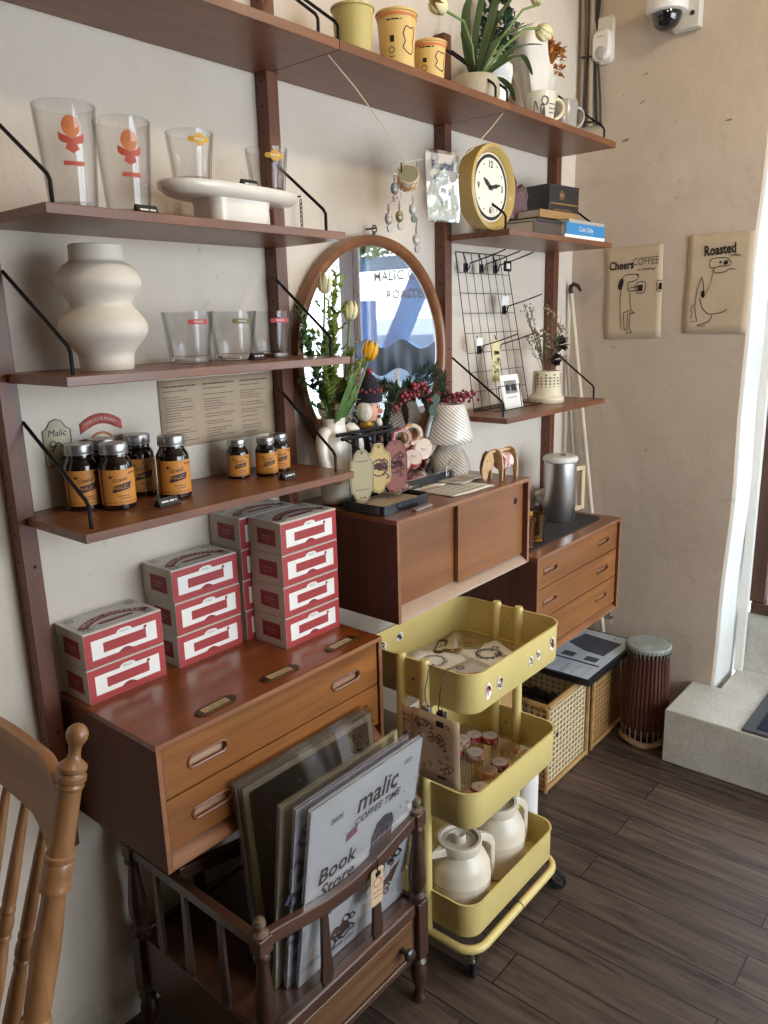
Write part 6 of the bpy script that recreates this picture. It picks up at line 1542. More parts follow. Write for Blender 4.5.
# stickers stuck on the front of the top tray
for i, (x, z, s, c) in enumerate(((.912, .922, .026, 'a05050'), (.972, .922, .022, '6b4a55'), (1.146, .925, .018, '7a6a60'), (1.190, .928, .018, '6b5a58'), (1.277, .935, .024, '8a5860'))):
    F = frame((x, cy0-.0006, z), 'front'); mb = MB(); r = random.Random(30+i)
    P = [(s*(.75+.35*r.random())*math.cos(2*PI*k/12)*.7, s*(.75+.35*r.random())*math.sin(2*PI*k/12)) for k in range(12)]
    mb.flat(P, F, .0006); o = mb.build('vinyl_sticker', PAPER, ct, world=True, fixn=False)
    mb = MB(); stickers(7, s*.35, s*.5, s*.30)(mb, F, r, .0012); q = mb.build('sticker_drawing', mat('sticker_ink%d' % i, c, .6), o, fixn=False); q.data.transform(parent_mat(o).inverted())
for x, z in ((.935, .940), (1.02, .945)):
    F = frame((x, cy1-.0042, z), 'front'); mb = MB(); mb.flat([(-.016, -.012), (.014, -.014), (.018, .004), (.008, .014), (-.014, .010)], F, .0004); o = mb.build('vinyl_sticker', PAPER, ct, world=True, fixn=False)
    mb = MB(); stickers(5, .010, .008, .007)(mb, F, r, .0010); q = mb.build('sticker_drawing', INK, o, fixn=False); q.data.transform(parent_mat(o).inverted())

# sheets in the top tray
zt = .8705
SI = mat('sticker_brown', '6f4a44', .6); SR = mat('sticker_red', 'a24b4b', .6)
sheet('sticker_sheet', 'white sheet with a round wreath drawing at the left in the trolley top tray', 'sheet', (1.060, -.395, zt), .15, .19, R(20), PAPER, [(GREY, wreath(.040, .035, .010))], 'sticker sheets in the top tray', wave=.003, seed=1)
sheet('sticker_sheet', 'clear sheet of small red and brown stickers at the near corner of the top tray', 'sheet', (1.030, -.545, zt+.0045), .21, .16, R(-8), mat('glossy_sheet', 'dcd9d6', .2, coat=.5), [(SI, stickers(9, .085, .06, .012)), (SR, stickers(9, .085, .06, .011))], 'sticker sheets in the top tray', wave=.003, seed=2)
sheet('sticker_sheet', 'white sheet with a dark wreath drawing at the right in the trolley top tray', 'sheet', (1.205, -.505, zt+.002), .16, .16, R(-25), PAPER, [(mat('wreath_ink', '4f525c', .6), wreath(.038, .034, .011)), (SR, stickers(3, .05, .06, .008))], 'sticker sheets in the top tray', wave=.003, seed=3)
sheet('clear_envelope', 'crumpled clear sleeve lying at the back right of the top tray', 'sleeve', (1.225, -.395, zt+.001), .17, .13, R(12), FILM, [(mat('faint_orange', 'b07a55', .6), stickers(4, .06, .05, .012))], None, wave=.005, seed=4)
lh2 = dup(lh, (1.165, -.345, zt+.001), R(25), 'brass label holder lying at the back of the trolley top tray', '')
if 'group' in lh2: del lh2['group']

# tape rolls in the middle tray
tz = .5075
TL = ['dark red tape roll at the very back of the middle tray', 'dark red tape roll behind the others, next in line from the left back', 'brown topped tape roll at the right back of the middle tray', 'brown tape roll nearest the right end of the middle tray',
      'white labelled pale tape roll in the middle of the left row', 'white labelled plum tape roll right of centre in the middle tray', 'white labelled orange tape roll in the centre of the middle tray', 'white labelled dark red tape roll near the front rim',
      'cream tape roll at the front left, half under the kraft sheet', 'pinkish tape roll hidden mostly by the kraft sheet', 'tape roll peeping out right of the kraft sheet, at its top', 'tape roll peeping out right of the kraft sheet, lower down']
TAPS = [(1.262, -.415, 0, 0), (1.335-.045, -.462, 0, 0), (1.268, -.550, 1, 1), (1.262, -.625, 1, 1), (1.172, -.478, 3, 0), (1.170, -.575, 2, 0), (1.108, -.570, 1, 0), (1.015, -.600, 0, 0), (.950, -.590, 3, 1), (.925, -.530, 3, 0), (1.215, -.395, 3, 0), (1.150, -.415, 0, 0)]
TPR = [tape_roll(.0285, .023, m, mat('roll_top', 'cdbfb0', .6)) for m in TP]
FACE2 = mat('kraft_label', 'b08d6e', .6)
used = set()
for (x, y, k, f), l in zip(TAPS, TL):
    q = TPR[k] if k not in used else dup(TPR[k], (0, 0, 0)); used.add(k)
    q.location = (x, y, tz+.0005); q.rotation_euler = (0, 0, x*50); q['label'] = l; q['group'] = 'tape rolls in the middle tray'
    if f:
        for c in kids(q):
            if c.name.startswith('paper_label'): c.data = c.data.copy(); c.data.materials[0] = FACE2

# thermos jugs in the bottom tray
def jug(lab, x, y, rz, s=1.):
    t = thing('thermos_jug', lab, 'jug', (x, y, .1395), rz, 'cream thermos jugs in the bottom tray')
    B = mat('cream_plastic', 'dccfba', .4, coat=.2) if 'cream_plastic' not in bpy.data.materials else bpy.data.materials['cream_plastic']
    t.scale = (1, 1, 1.16)
    MB().lathe([(0, 0), (.080*s, 0), (.086*s, .006), (.086*s, .100), (.087*s, .103), (.086*s, .106), (.084*s, .132), (.074*s, .154), (.060*s, .166), (.056*s, .174), (.059*s, .180), (.062*s, .200), (.060*s, .206), (.052*s, .206), (.050*s, .190), (0, .190)], seg=56).build('jug_body', B, t)
    MB().prism([(-.052*s, -.020), (-.052*s, .020), (-.100*s, 0)], .178, .202).build('pouring_lip', B, t, bevel=.004)
    MB().lathe([(0, .190), (.0495*s, .190), (.0495*s, .197), (.042*s, .199), (.040*s, .193), (.018*s, .193), (.017*s, .210), (.014*s, .214), (.008, .213), (0, .209)], seg=40).build('screw_lid', mat('grey_cream', 'cdc4b2', .4) if 'grey_cream' not in bpy.data.materials else bpy.data.materials['grey_cream'], t)
    mb = MB()
    pts = [(.054*s, .190), (.080*s, .188), (.112*s, .168), (.124*s, .145), (.124*s, .040), (.112*s, .032), (.108*s, .040), (.109*s, .135), (.096*s, .152), (.075*s, .166), (.058*s, .168)]
    mb.prism(pts, -.012, .012, Matrix.Rotation(R(90), 4, 'X')); mb.build('jug_handle', B, t, bevel=.004)
    MB().box(.084*s, .110*s, -.010, .010, .050, .064).build('handle_bracket', B, t, bevel=.002)
    return t
jug('cream thermos jug nearest the print rack in the trolley bottom tray', .948, -.570, R(-15), 1.12)
jug('cream thermos jug at the right end of the trolley bottom tray', 1.178, -.560, R(-15), 1.10)
wb = thing('white_bin', 'white plastic canister on the floor between trolley and rattan basket', 'canister', (1.60, -.43, 0))
MB().lathe([(0, 0), (.044, 0), (.048, .004), (.049, .25), (.046, .275), (.034, .295), (0, .296)], seg=40).build('canister_body', WHITE, wb); MB().lathe([(0, .296), (.030, .296), (.030, .325), (0, .327)], seg=30).build('canister_cap', WHITE, wb)

# kraft sticker sheet clipped to the left end of the top tray
KS = mat('kraft_sheet', 'd0b596', .7)
def clipped(lab, y0, y1, z0, z1, x, m, seed, nst):
    t = thing('clipped_sheet', lab, 'sheet', (x, (y0+y1)/2, z1), 0, 'sheets clipped to the trolley')
    F = frame((x, 0, 0), 'far'); mb = MB(); n = 6; g = []
    for i in range(n+1): g.append([mb.v((-(y1+(y0-y1)*i/n), z0+(z1-z0)*j/n, .001+.004*math.sin(i*.8+j*.4)*(1-j/n)), F) for j in range(n+1)])
    for i in range(n):
        for j in range(n): mb.f([g[i][j], g[i+1][j], g[i+1][j+1], g[i][j+1]], True)
    mb.build('sheet', m, t, world=True, solid=.0006, fixn=False)
    r = random.Random(seed); cyy = -(y0+y1)/2; czz = (z0+z1)/2; w2, h2 = abs(y1-y0)/2*.8, (z1-z0)/2*.85
    for nm, mm, kk in (('sticker_drawing', BROWNINK, nst), ('sticker_detail', mat('sheet_red%d' % seed, '7a4a40', .6), nst//2)):
        mb = MB(); stickers(kk, w2, h2, .0085)(mb, F @ Matrix.Translation((cyy, czz, 0)), r, .0075); 
        if nm == 'sticker_drawing': 
            scribble(mb, cyy-w2, cyy-w2*.3, czz+h2*.9, .006, 0, F, d=.0075); scribble(mb, cyy-w2, cyy-w2*.4, czz+h2*.7, .006, 0, F, d=.0075); mb.flat([(cyy+.01, czz-h2*.95), (cyy+.04, czz-h2*.95), (cyy+.04, czz-h2*.85), (cyy+.01, czz-h2*.85)], F, .0075)
        mb.build(nm, mm, t, world=True, fixn=False)
    return t
clipped('kraft sheet of brown doodle stickers hanging in front on the trolley end', -.676, -.515, .660, .868, .795, KS, 41, 16)
clipped('second kraft sheet hanging mostly hidden behind the front one', -.560, -.470, .655, .858, .803, KS, 42, 8)
def clip(lab, y, m):
    t = thing('bulldog_clip', lab, 'clip', (.806, y, .868), 0, 'metal clips on the trolley end')
    MB().prism([(-.014, -.035), (.014, -.035), (.012, .010), (-.012, .010)], -.004, .012, basis((0, 0, 0), (0, -1, 0), (0, 0, 1))).build('clip_jaw', m, t, bevel=.001)
    MB().tube([(-.004, -.008, .008), (-.010, -.006, .026), (-.010, 0, .034), (-.010, .006, .026), (-.004, .008, .008)], .002, 6).build('clip_loop', CHROME, t)
    MB().tube([(-.010, 0, .033), (-.012, 0, .060), (.008, 0, .118), (.028, 0, .126), (.036, 0, .118)], .0014, 6).build('hanging_wire', BLACK, t)
    return t
clip('steel clip on the left holding the kraft sheets', -.560, STEEL); clip('dark grey clip on the right holding the front kraft sheet', -.610, mat('gunmetal', '3c3c40', .35, .6))

# ================================================================== PRINT RACK (CANTERBURY)
kx0, kx1, ky0, ky1 = .130, .690, -.605, -.095
kb = thing('print_rack', 'dark antique magazine rack with turned posts holding large prints', 'rack', ((kx0+kx1)/2, (ky0+ky1)/2, 0))
post = [(0, 0), (.014, .001), (.020, .010), (.014, .028), (.012, .045), (.022, .075), (.025, .105), (.018, .130), (.024, .140), (.016, .150), (.016, .160)]
for x in (kx0, kx1):
    for y in (ky0, ky1):
        o = MB().lathe(post, c=(x, y, .001), seg=24).build('turned_foot', DKW, kb, world=True)
        MB().box(x-.021, x+.021, y-.021, y+.021, .160, .345).build('corner_block', DKW, kb, world=True, bevel=.003)
        MB().lathe([(0, .345), (.017, .345), (.024, .352), (.024, .362), (.014, .372), (.018, .386), (.025, .410), (.024, .450), (.016, .520), (.013, .555), (.020, .565), (.020, .575), (.014, .585)], c=(x, y, 0), seg=24).build('turned_post', DKW, kb, world=True)
        MB().box(x-.019, x+.019, y-.019, y+.019, .583, .626).build('post_block', DKX, kb, world=True, bevel=.003)
        MB().lathe([(0, .626), (.018, .626), (.020, .632), (.009, .640), (.010, .646), (.015, .655), (.012, .666), (.005, .670), (0, .671)], c=(x, y, 0), seg=20).build('finial', mat('worn_finial', '6b5a48', .4, .2) if 'worn_finial' not in bpy.data.materials else bpy.data.materials['worn_finial'], kb, world=True)
# base with drawer
MB().box(kx0-.006, kx0+.006, ky0+.021, ky1-.021, .185, .345).build('base_side', DKY, kb, world=True, bevel=.002)
MB().box(kx1-.006, kx1+.006, ky0+.021, ky1-.021, .185, .345).build('base_side', DKY, kb, world=True, bevel=.002)
MB().box(kx0+.021, kx1-.021, ky1-.006, ky1+.006, .185, .345).build('base_back', DKX, kb, world=True, bevel=.002)
MB().box(kx0+.008, kx1-.008, ky0+.022, ky1-.008, .325, .334).build('rack_floor', DKX, kb, world=True)
MB().box(kx0+.021, kx1-.021, ky0-.010, ky0+.020, .305, .345).build('top_moulding', DKX, kb, world=True, bevel=.006)
MB().box(kx0+.021, kx1-.021, ky0-.010, ky0+.020, .165, .188).build('bottom_moulding', DKX, kb, world=True, bevel=.005)
dw = MB().box(kx0+.032, kx1-.032, ky0-.006, ky0+.012, .192, .301).build('drawer', DKD, kb, world=True, bevel=.003)
mb = MB(); mb.box(kx0+.024, kx0+.0315, ky0-.004, ky0+.012, .188, .305); mb.build('drawer_edge', DKX, kb, world=True)
mb = MB(); mb.box(kx1-.0315, kx1-.024, ky0-.004, ky0+.012, .188, .305); mb.build('drawer_edge', DKX, kb, world=True)
for x in (.25, .605):
    k = MB().lathe([(0, 0), (.010, 0), (.007, .008), (.008, .016), (.018, .026), (.019, .034), (.012, .040), (0, .042)], seg=24, M=Matrix.Translation((x, ky0-.006, .238)) @ Matrix.Rotation(R(90), 4, 'X')).build('drawer_knob', mat('dark_knob', '2a2220', .3, coat=.4) if 'dark_knob' not in bpy.data.materials else bpy.data.materials['dark_knob'], dw)
    k.data.transform(parent_mat(dw).inverted())
# dipped top rails along x, straight ones along y
def rail(y, nm):
    n = 24; top, bot = [], []
    for i in range(n+1):
        u = i/n; x = kx0+.017+(kx1-kx0-.034)*u; s = math.sin(PI*u)**1.3; zt_ = .624-.040*s; top.append((x, zt_)); bot.append((x, zt_-.036-.004*s))
    MB().prism(top+bot[::-1], -.011, .011, Matrix.Translation((0, y, 0)) @ Matrix.Rotation(R(90), 4, 'X')).build(nm, DKX, kb, world=True, bevel=.003)
rail(ky0, 'top_rail'); rail(ky1, 'top_rail'); rail(-.275, 'divider_rail')
for x in (kx0, kx1): MB().box(x-.011, x+.011, ky0+.018, ky1-.018, .588, .618).build('side_rail', DKY, kb, world=True, bevel=.003)
def slat(M, h0, h1, nm='slat', k=1.):
    L = h1-h0; P = [(-.013*k, h0), (.013*k, h0), (.020*k, h0+.1*L), (.015*k, h0+.35*L), (.011*k, h1-.15*L), (.010*k, h1), (-.010*k, h1), (-.011*k, h1-.15*L), (-.015*k, h0+.35*L), (-.020*k, h0+.1*L)]
    MB().prism(P, -.005, .005, M).build(nm, DKW, kb, world=True, bevel=.001)
for x in (.325, .515):
    for y in (ky0, ky1): slat(frame((x, y, 0), 'front'), .344, .562)
for x in (kx0, kx1):
    for y in (-.20, -.32, -.46): slat(basis((x, y, 0), (0, 1, 0), (0, 0, 1)), .342, .592, k=.8)

tg = thing('price_tag', 'small cream paper tag clipped on the front rail of the print rack', 'tag', (.500, ky0-.020, .575))
F = frame((0, 0, 0), 'front') @ Matrix.Rotation(R(-4), 4, 'Z'); MB().prism([(-.024, -.105), (.024, -.105), (.024, -.006), (.016, .0), (-.016, .0), (-.024, -.006)], 0, .0012, F).build('tag_card', mat('cream_tag', 'c9b28e', .6), tg)
mb = MB(); mb.ring2(0, -.04, .014, .003, F, .002, ry=.012); scribble(mb, -.016, .016, -.066, .006, 0, F, d=.002); scribble(mb, -.016, .016, -.080, .005, 0, F, d=.002); mb.line([(-.02, -.1), (.02, -.1), (.02, -.01), (-.02, -.01)], .001, F, .002, True, False); mb.build('tag_print', SR, tg, fixn=False)
MB().tube([(0, -.002, -.010), (-.006, -.006, .004), (0, -.002, .016), (.004, .004, .022), (0, .010, .02)], .0018, 6).build('tag_clip', BLACK, tg); MB().box(-.009, .009, -.0045, -.0016, -.022, -.010).build('clip_body', BLACK, tg, bevel=.001)

def print_sheet(lab, x0, x1, yb, zb, yt, zt_, m, seed, sleeve=True, th=.003):
    t = thing('art_print', lab, 'print', ((x0+x1)/2, yb, zb), 0, 'large prints in plastic sleeves'); w_ = x1-x0
    up = Vector((0, yt-yb, zt_-zb)); K = basis((0, 0, 0), (1, 0, 0), up); h = up.length
    MB().box(-w_/2, w_/2, 0, h, -th/2, th/2, K).build('print_board', m, t)
    mb = MB(); e = .006; [mb.f([mb.v((a, b, z), K) for a, b in ((-w_/2-e, -.002), (w_/2+e, -.002), (w_/2+e, h+.012), (-w_/2-e, h+.012))]) for z in (th/2+.0030, -th/2-.002)]
    sl = (K, w_, h, e, th)
    return t, K @ Matrix.Translation((0, h/2, th/2)), w_, h, mb
WP = mat('print_white', 'eef0f2', .4)
t, F, w_, h, slv = print_sheet('large white print lettered Malic coffee time Book Store, foremost in the rack', .275, .685, -.552, .336, -.632, .862, WP, 1)
NV = mat('indigo_ink', '2b2a38', .5)
def T(s, x, y, size, m=NV, **k): text('lettering', s, size, m, F @ Matrix.Translation((x, y, 0)), t, d=.0008, **k)
T('malic', .035, .190, .080, shear=.15, sx=.95, bold=.0014); T('COFFEE TIME', .040, .140, .030, shear=.2, bold=.0004); T('2025', -.115, .195, .022, shear=.2); T('2025', .150, .222, .018, shear=.2)
T('Book', -.100, .045, .062, shear=.15, bold=.0012); T('Store', -.095, -.005, .056, shear=.2, bold=.0010)
mb = MB(); mb.flat([(.02, -.13), (.10, -.11), (.115, .06), (.105, .085), (.075, .095), (.045, .085), (.028, .05)], F, .0008); mb.build('window_drawing', mat('indigo_wash', '3c3b52', .5, var=.3, vscale=40), t, fixn=False)
mb = MB()
for i in range(4): mb.line([(.036+.02*i, -.10), (.040+.02*i, .05)], .0015, F, .0012, curve=False)
for z in (-.07, -.03, .01, .05): mb.line([(.028, z), (.108, z+.012)], .0015, F, .0012, curve=False)
mb.build('window_bars', mat('pale_line', '9a9aaa', .5), t, fixn=False)
mb = MB(); r = random.Random(50)
for cx_, cy_, s, n in ((-.12, -.07, .022, 7), (-.08, -.07, .02, 6), (-.04, -.055, .02, 5), (-.05, -.18, .03, 12), (.14, -.08, .02, 6)): stickers(n, s, s, s*.6)(mb, F @ Matrix.Translation((cx_, cy_, 0)), r, .0009)
mb.ring2(-.10, -.215, .020, .006, F, .0009); mb.ring2(-.045, -.205, .018, .006, F, .0009); mb.build('figure_drawing', NV, t, fixn=False)
mb = MB(); mb.flat([(.10, -.15), (.14, -.17), (.17, -.115), (.13, -.125)], F, .0009); stickers(8, .03, .02, .012)(mb, F @ Matrix.Translation((.09, -.17, 0)), r, .0009); mb.build('brown_drawing', mat('brown_wash', '8a6a55', .5), t, fixn=False)
mb = MB(); stickers(10, .05, .09, .005)(mb, F @ Matrix.Translation((.15, .07, 0)), r, .0009); mb.build('leaf_drawing', mat('yellow_grey_wash', 'a9a58a', .5), t, fixn=False)
mb = MB(); mb.flat([(-.075, .100), (-.035, .108), (-.035, .132), (-.075, .124)], F, .0009); mb.build('pink_stamp', mat('pink_wash', 'b06a80', .5), t, fixn=False)
T('with you', -.05, -.235, .022, shear=.2)
slv.build('plastic_sleeve', FILM, t, fixn=False)
t, F, w_, h, slv = print_sheet('white and purple print directly behind the foremost one', .255, .660, -.532, .336, -.606, .868, mat('purple_white_print', 'c9c6cf', .4, var=.2, vscale=14), 2)
mb = MB(); r = random.Random(4); 
for i in range(6): mb.flat([(-.19, -.2+.05*i), (-.10, -.17+.05*i), (-.10, -.15+.05*i), (-.19, -.175+.05*i)], F, .0008)
stickers(10, .02, .2, .02)(mb, F @ Matrix.Translation((-.18, .05, 0)), r, .001); mb.build('purple_drawing', mat('plum_wash', '4b3f5c', .5), t, fixn=False); slv.build('plastic_sleeve', FILM, t, fixn=False)
t, F, w_, h, slv = print_sheet('cream edged print third from the front of the rack', .235, .640, -.512, .336, -.575, .872, mat('cream_board', 'b9a98c', .5), 3); slv.build('plastic_sleeve', FILM, t, fixn=False)
NIGHT = mat('night_blue_black', '14181c', .3, var=.5, vscale=9, coat=.4)
t, F, w_, h, slv = print_sheet('dark night print with a violet tower behind, leaning towards the wall', .232, .690, -.493, .336, -.447, .868, mat('pale_border', 'b0a58f', .5), 4)
mb = MB(); mb.flat([(-w_/2+.016, -h/2+.016), (w_/2-.016, -h/2+.016), (w_/2-.016, h/2-.016), (-w_/2+.016, h/2-.016)], F, .0006); mb.build('night_scene', NIGHT, t, fixn=False)
mb = MB(); mb.flat([(-.075, -.10), (.07, -.02), (.030, .248), (-.015, .248), (-.060, .10)], F, .0010); mb.flat([(.06, .0), (.12, .02), (.062, .248), (.046, .248)], F, .0010); mb.build('violet_tower', mat('violet_wash', '434a86', .5, var=.25, vscale=30), t, fixn=False)
mb = MB(); mb.ring2(.03, -.03, .085, .010, F, .0014); mb.flat([(.03+.078*math.cos(2*PI*i/24), -.03+.078*math.sin(2*PI*i/24)) for i in range(24)], F, .0012); mb.build('green_dome', mat('dark_teal', '1f3b3e', .5), t, fixn=False)
mb = MB(); r = random.Random(6)
for i in range(46): mb.disc(r.uniform(-w_/2+.03, w_/2-.03), r.uniform(-h/2+.03, h/2-.03), r.uniform(.001, .0028), F, .0016, 6)
mb.build('star_dots', WHITE, t, fixn=False)
mb = MB(); mb.line([(.0, .0), (.012, .212)], .004, F, .0014, curve=False); mb.line([(.03, .03), (.03, .212)], .003, F, .0014, curve=False); mb.build('tower_lines', NIGHT, t, fixn=False); slv.build('plastic_sleeve', FILM, t, fixn=False)
t, F, w_, h, slv = print_sheet('sleeved print hindmost in the rack, showing only its clear top edge', .222, .688, -.480, .336, -.432, .876, mat('grey_board', '8a8078', .5), 5); slv.build('plastic_sleeve', FILM, t, fixn=False)

# ================================================================== SPINDLE-BACK CHAIR
chx = -.178; lean = .284
def CP(y, z, o=0): return Vector((chx-lean*(1.25-z)-o, y, z))
ch = thing('spindle_chair', 'honey oak spindle-back chair at the left edge of the photo', 'chair', (-.55, -.30, 0))
def turned(y0, z0, y1, z1, prof, nm, m, seg=24):
    n = len(prof); A, B = CP(y0, z0), CP(y1, z1)
    return MB().tube([A.lerp(B, t) for t, _ in prof], [r_ for _, r_ in prof], seg).build(nm, m, ch, world=True)
PP = [(0, .002), (.004, .010), (.012, .0165), (.022, .0195), (.034, .0185), (.043, .014), (.046, .0125), (.052, .0108), (.066, .0105), (.078, .013), (.086, .021), (.092, .0255), (.100, .0255), (.104, .022), (.107, .0225), (.112, .0265), (.122, .0265), (.126, .0225), (.129, .0225), (.134, .0250), (.138, .0245), (.141, .0215),
      (.20, .0215), (.283, .0225), (.286, .026), (.296, .026), (.299, .0235), (.303, .0255), (.325, .0265), (.350, .0255), (.353, .027), (.362, .027), (.366, .022), (.38, .021), (.50, .0255), (.62, .0235), (.645, .022), (.650, .027), (.660, .027), (.664, .023), (.680, .028), (.690, .028), (.695, .023), (.72, .0255), (.78, .024), (1.0, .022)]
for y in (-.535, -.065): turned(y, 1.252, y, .455, PP, 'back_post', OAK, 28)
# crest rail, arched
mb = MB(); n = 22; L = []
for i in range(n+1):
    u = i/n; y = -.518+(.436)*u; a = math.sin(PI*u); bow = .010*a
    zt_ = 1.130+.036*min(1, a*1.7)**.7; zb = 1.022+.038*min(1, a*1.8)**.7
    th_ = .013; A = CP(y, zt_, -bow); B = CP(y, zb, -bow); nx = Vector((th_, 0, -.003))
    L.append([A-nx+Vector((0, 0, -.004)), A, A+nx+Vector((0, 0, -.004)), B+nx, B-nx])
V = [[mb.v(p) for p in l] for l in L]
for a_, b_ in zip(V, V[1:]):
    for j in range(5): mb.f([a_[j], a_[(j+1) % 5], b_[(j+1) % 5], b_[j]], True)
mb.f(V[0][::-1]); mb.f(V[-1]); mb.build('crest_rail', OAKY, ch, world=True, bevel=.002)
SPP = [(0, .007), (.10, .009), (.22, .0115), (.32, .0125), (.345, .0115), (.35, .0135), (.36, .0135), (.365, .0115), (.39, .0145), (.41, .0145), (.43, .0115), (.435, .0135), (.445, .0135), (.45, .011), (.52, .0145), (.62, .0155), (.8, .012), (1, .009)]
for i, y in enumerate((-.465, -.380, -.300, -.220, -.135)):
    u = (y+.518)/.436; a = math.sin(PI*max(0, min(1, u))); zb = 1.022+.038*min(1, a*1.8)**.7
    A = CP(y, zb+.008, -.010*a); B = CP(y+(y+.3)*-.12, .458, .0)
    MB().tube([A.lerp(B, t) for t, _ in SPP], [r_*1.05 for _, r_ in SPP], 16).build('spindle', OAK, ch, world=True)
mb = MB(); loops = []
for z, e in ((.420, .02), (.428, .004), (.446, 0), (.458, .008)): loops.append([Vector((x, y, z)) for x, y in rrect(-.845+e, -.375-e, -.56+e, -.04-e, .06, 6)])
mb.loft(loops); mb.build('seat', OAKY, ch, world=True)
for (xa, ya), (xb, yb) in (((-.43, -.50), (-.36, -.545)), ((-.43, -.10), (-.36, -.055)), ((-.78, -.50), (-.83, -.545)), ((-.78, -.10), (-.83, -.055))):
    MB().tube([Vector((xa, ya, .422)).lerp(Vector((xb, yb, 0.001)), t) for t in (0, .1, .3, .32, .36, .38, .6, .8, .84, .88, 1)], [.016, .018, .021, .025, .025, .020, .023, .018, .022, .017, .012], 18).build('leg', OAK, ch, world=True)
for p, q in (((-.395, -.52, .20), (-.805, -.52, .20)), ((-.395, -.08, .20), (-.805, -.08, .20)), ((-.60, -.52, .20), (-.60, -.08, .20))):
    MB().tube([Vector(p).lerp(Vector(q), t) for t in (0, .2, .5, .8, 1)], [.009, .012, .017, .012, .009], 14).build('stretcher', OAK, ch, world=True)

# ================================================================== STRING OF CHARMS AND SLEEVED CARD
sg = MB().tube([(.829, -.250, 2.587), (.93, -.25, 2.530), (1.04, -.25, 2.455), (1.135, -.25, 2.372), (1.20, -.25, 2.388), (1.26, -.25, 2.395), (1.375, -.25, 2.398), (1.48, -.255, 2.455), (1.58, -.26, 2.530), (1.648, -.264, 2.587)], .0016, 6).build('hanging_string', mat('cream_string', 'cdbf9f', .8))
tag(sg, 'thin cream string hanging from the top shelf in front of the wall', 'string')
cd = thing('sleeved_card', 'white drip-bag card lettered Roasted in a crinkled clear sleeve, hanging on the string', 'card', (1.306, -.258, 2.325))
F = frame((0, 0, 0), 'front') @ Matrix.Rotation(R(3), 4, 'Z'); MB().prism([(-.078, -.098), (.080, -.098), (.080, .092), (-.078, .092)], 0, .0015, F).build('card_sheet', PAPER, cd)
text('lettering', 'Roasted', .036, BLUEINK, F @ Matrix.Translation((.006, .058, 0)), cd, d=.0022, sx=.98, bold=.0010)
mb = MB(); mb.line([(-.030, .020), (-.025, .032), (.010, .030), (.022, .026), (.018, .012), (-.02, .012)], .0016, F, .0022, True); mb.line([(-.035, .01), (-.04, -.05)], .0016, F, .0022); mb.flat([(-.040, .01), (-.032, .012), (-.034, .032), (-.041, .03)], F, .0022); stickers(5, .03, .02, .007)(mb, F @ Matrix.Translation((.01, -.03, 0)), random.Random(4), .0022); mb.build('card_drawing', BLUEINK, cd, fixn=False)
mb = MB(); r = random.Random(12); n = 9; g = []
for i in range(n+1): g.append([mb.v((-.084+.170*i/n, -.104+.204*j/n*(1), .0045+.004*r.random()), F) for j in range(n+1)])
for i in range(n):
    for j in range(n): mb.f([g[i][j], g[i+1][j], g[i+1][j+1], g[i][j+1]])
mb.build('clear_sleeve', film('crinkled_film', refl=.04, rough=.06, tint=.985, kf=.12), cd, fixn=False)
q = tape_roll(.032, .042, TP[1], mat('olive_label', '8c8468', .6)); q.location = (1.168, -.232, 2.322); q.rotation_euler = (R(62), R(10), R(-50)); tag(q, 'orange and red patterned tape roll hanging on the string left of the sleeved card', 'tape roll')
MB().tube([(-.02, 0, .04), (-.026, .01, .07)], .002, 6).build('hanging_hook', BLACK, q)
def charm(lab, x, y, z, m1, m2, seed):
    t = thing('hanging_charm', lab, 'charm', (x, y, z), 0, 'small glassy charms under the string'); r = random.Random(seed)
    mb = MB(); mb.ball((0, 0, 0), (.015, .010, .017), 14, 10); mb.build('charm_bead', m1, t)
    MB().prism([(.013*math.cos(2*PI*i/5+.3), .013*math.sin(2*PI*i/5+.3)-.026) for i in range(5)], -.003, .003, frame((.004, 0, 0), 'front')).build('charm_pendant', m2, t, bevel=.001)
    MB().tube([(0, 0, .014), (.004, 0, .030), (0, 0, .042), (-.004, 0, .030)], .0014, 6, closed=True).build('charm_ring', CHROME, t)
    return t
GB = [mat('smoky_bead', '77797a', .2, coat=.5), mat('rose_bead', 'a8948c', .2, coat=.5), mat('clear_bead', 'b5b2aa', .15, coat=.5), mat('olive_bead', '7d7444', .2, coat=.5)]
charm('smoky blue charm just left of the hanging tape roll', 1.105, -.235, 2.300, GB[0], GB[1], 1); charm('rose and clear charm lowest on the left above the mirror', 1.075, -.235, 2.215, GB[1], GB[2], 2)
charm('olive charm between the other charms above the mirror', 1.125, -.235, 2.225, GB[3], GB[2], 3); charm('clear charm hanging lowest, right beside the sleeved card', 1.205, -.235, 2.165, GB[2], GB[1], 4); charm('pale charm hanging at the lower left edge of the sleeved card', 1.190, -.235, 2.250, GB[2], GB[0], 5)
for p, q in (((1.105, 2.340), (1.135, 2.372)), ((1.075, 2.255), (1.105, 2.275)), ((1.125, 2.265), (1.140, 2.330)), ((1.205, 2.205), (1.196, 2.225)), ((1.190, 2.290), (1.20, 2.385))):
    o = MB().tube([(p[0], -.236, p[1]), (q[0], -.246, q[1])], .0012, 5).build('charm_thread', CHROME); tag(o, 'fine thread carrying a charm below the string', 'thread', 'threads of the charms')

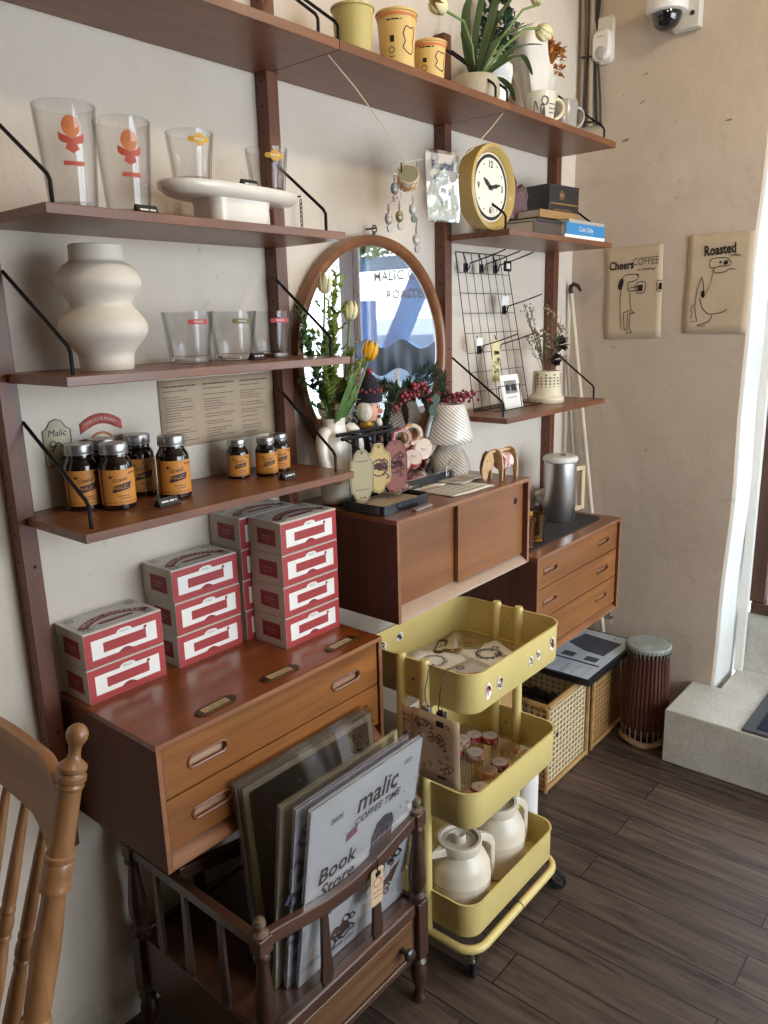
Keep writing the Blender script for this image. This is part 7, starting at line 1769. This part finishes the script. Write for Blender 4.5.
# ================================================================== STREET SEEN IN THE MIRROR
gnd = struct(MB().box(3.21, 14, -12, 6, -.25, -.05).build('ground', mat('pavement', '8f9499', .9)))
o = MB()
o.box(7.2, 9.0, -8.5, -1.0, .35, 1.95); o = o.build('van_body', mat('van_white', 'aab4bd', .4)); vn = o; tag(vn, 'white van parked across the street, seen only in the round mirror', 'van')
vn.name = 'parked_van'
MB().box(7.19, 7.2, -5.2, -4.2, 1.15, 1.75).build('van_window', mat('van_glass', '4a6b8c', .2), vn)
for y in (-7.6, -2.0): MB().lathe([(0, -.1), (.30, -.1), (.33, -.06), (.33, .06), (0, .06)], seg=28, M=Matrix.Translation((7.28, y, .28)) @ Matrix.Rotation(R(90), 4, 'Y')).build('van_wheel', BLKP, vn)
hg = thing('street_hedge', 'green hedge with yellow flowers across the street, seen in the round mirror', 'hedge', (5.1, -3.3, -.05)); mb = MB(); r = random.Random(33)
for i in range(700):
    leaflet(mb, (5.0+r.uniform(-.2, .2), -3.75+1.1*r.random(), 2.48+.55*r.random()), (r.uniform(-1, .2), r.uniform(-1, 1), r.uniform(-.5, 1)), .12, .07)
mb.build('hedge_leaves', mat('hedge_green', '2f7a3c', .7, var=.3, vscale=12), hg, world=True, fixn=False)
MB().box(4.9, 5.2, -3.8, -2.6, 2.40, 2.50).build('hedge_planter', mat('planter_blue', '3f6f96', .6), hg, world=True); MB().cyl((5.05, -3.7, -.05), (5.05, -3.7, 2.4), .03, seg=12).build('planter_post', GREY, hg, world=True)
mb = MB()
for y, z in ((-3.42, 2.60), (-3.27, 2.66)): mb.ball((4.80, y, z), (.03, .085, .055), 12, 8)
mb.build('yellow_blooms', mat('street_yellow', 'd9b52a', .7), hg, world=True)
st = thing('blue_street_sign', 'blue board standing across the street, seen in the round mirror', 'sign', (5.0, -3.4, -.05)); MB().box(4.98, 5.02, -3.58, -3.25, 1.60, 2.12).build('sign_board', mat('sign_blue', '2f5f9a', .6), st, world=True, bevel=.01); MB().cyl((5.0, -3.41, -.05), (5.0, -3.41, 1.60), .03, seg=12).build('sign_post', GREY, st, world=True)
aw = thing('blue_awning', 'slanting blue awning across the street, seen in the round mirror', 'awning', (5.3, -2.9, -.05)); AB = mat('awning_blue', '3d78b4', .7)
MB().prism([(-3.35, 1.62), (-3.15, 1.55), (-2.72, 2.30), (-2.55, 2.48), (-2.95, 2.36)], -.03, .03, basis((5.2, 0, 0), (0, 1, 0), (0, 0, 1))).build('awning_cloth', AB, aw, world=True)
MB().prism([(-2.66, 1.60), (-2.42, 1.58), (-2.40, 2.25), (-2.62, 2.10)], -.03, .03, basis((5.2, 0, 0), (0, 1, 0), (0, 0, 1))).build('awning_cloth', AB, aw, world=True); MB().cyl((5.24, -2.52, -.05), (5.24, -2.52, 1.7), .03, seg=10).build('awning_post', GREY, aw, world=True); MB().cyl((5.24, -3.2, -.05), (5.24, -3.2, 1.7), .03, seg=10).build('awning_post', GREY, aw, world=True)
